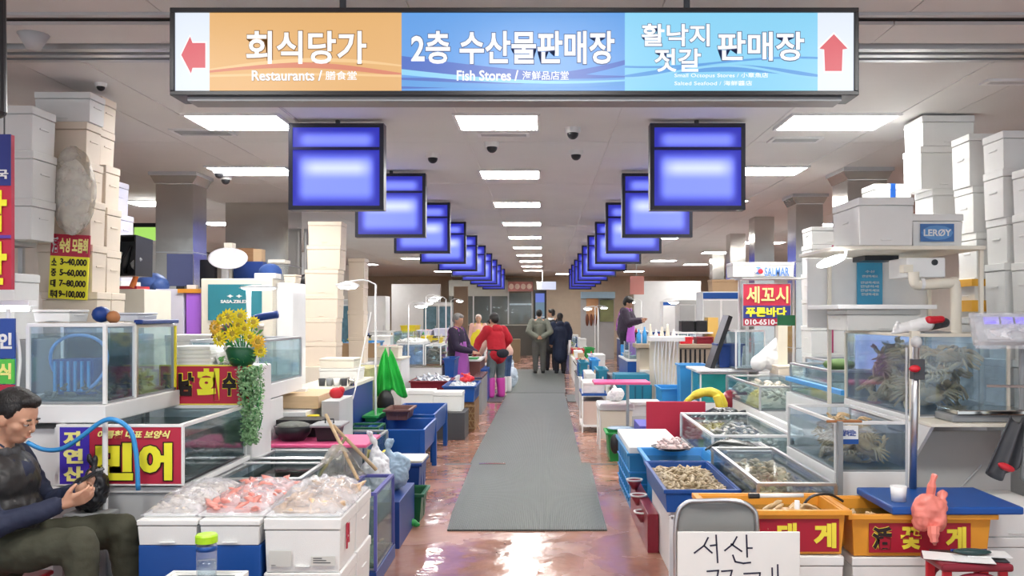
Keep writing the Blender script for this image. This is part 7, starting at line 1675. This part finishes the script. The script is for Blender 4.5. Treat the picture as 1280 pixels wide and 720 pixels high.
T = thing('long_counter', 'brown-edged long counter with a white lower shelf at the right stalls', 'counter', (2.3, 13.2, 0)); B(PX(795, 13), PX(893, 13), 13.0, 13.5, 1.10, 1.16).build('top', mat('counter_brown', (.42, .33, .24), .6), T, .005); B(PX(800, 13), PX(893, 13), 13.05, 13.5, .60, 1.095).build('front', mat('counter_tan', (.55, .48, .38), .6), T); B(PX(800, 13), PX(893, 13), 12.95, 13.05, .72, .78).build('shelf', white, T); B(PX(800, 13), PX(893, 13), 13.05, 13.5, 0, .6).build('base', blue, T)
for k in range(6): MB().cyl((PX(851 + 6 * k, 12.9), 12.9, .85), (PX(851 + 6 * k, 12.9), 12.9, 1.09), .018, .014, 8).build('knife_handle', black, T)
for k, (p, w_, m, n) in enumerate(((857, 8, red, 'bright red'), (880, 11, burg, 'dark red'))): foam_box(PX(p, 13.2), 13.25, 1.162, w_ * 2 / F * 13, .3, .10, '%s plastic box on the brown-edged long counter' % n, m)
rr = random.Random(99)
for k in range(14):
    p = 798 + 7.2 * k; c2 = cols[rr.choice([0, 0, 0, 5, 4, 7, 2, 11])]; x = PX(p, 13.4)
    if 845 < p < 893: continue
    yy, z = 13.35, 1.162
    one('bottle', MB().lathe((x, yy, z), [(.035, 0), (.036, .13), (.014, .17 + .04 * (k % 3)), (.014, .21 + .04 * (k % 3))], 10), c2[0], '%s bottle on the right counters, %s' % (c2[1], ['%s from the aisle' % (NUM[k] if k < 12 else ['thirteenth', 'fourteenth'][k - 12])][0]), 'bottle', smooth=True)
tall(PX(878, 14.6), PX(925, 14.6), 14.6, 15.2, 1.98, 'white box-shaped machine with grey doors left of the restaurant sign', white, lgrey)
o = foam_box(PX(905, 14.8), 14.9, 1.985, .44, .4, .2, 'open brown-topped foam box on the machine with grey doors', mat('kraft'))
T = thing('red_lantern', 'faint red and pink hanging sign over the right stalls', 'sign', (2.3, 21, 1.9)); B(PX(788, 21), PX(805, 21), 21, 21.1, PZ(368, 21), PZ(345, 21)).build('board', mat('faded_red', (.60, .25, .22), .6), T); MB().cyl((PX(796, 21), 21.05, PZ(345, 21)), (PX(796, 21), 21.05, CEIL), .01, .01, 6).build('hanger', lgrey, T)
cabinet(PX(820, 15.6), PX(835, 15.6), 15.6, 16.0, 0, 1.2, 'dark-topped unit right of the hoses', lgrey, black)
for i, (p, q) in enumerate(((852, 868), (870, 884))): one('black_case', B(PX(p, 14.2), PX(q, 14.2), 14.2, 14.5, 1.32, 1.50), black, 'black case on the back shelf of the right stalls, %s' % ['left one', 'right one'][i], 'case', bevel=.01)
T = thing('back_shelf', 'thin white back shelf behind the brown-edged long counter', 'shelf', (2.4, 14.3, 0)); B(PX(840, 14.2), PX(890, 14.2), 14.1, 14.6, 1.29, 1.317).build('board', white, T); 
for p in (842, 888): B(PX(p, 14.2) - .015, PX(p, 14.2) + .015, 14.3, 14.33, 0, 1.29).build('post', white, T)
one('yellow_crate', B(PX(884, 14.25), PX(897, 14.25), 14.2, 14.5, 1.0, 1.55), mat('ochre', (.70, .45, .12), .5), 'ochre carton beside the black cases', 'carton')
# platform scale table near the tub left of the aisle, foam towers mid right
stall_row(1, .60, .98, 13.0, 2, 1.95, 'middle right edge', 14, (.55, .62))
stall_row(1, 1.40, 1.95, 14.6, 1, 1.9, 'hose block', 15, (.8, .85))

bpy.data.scenes.remove(TS)
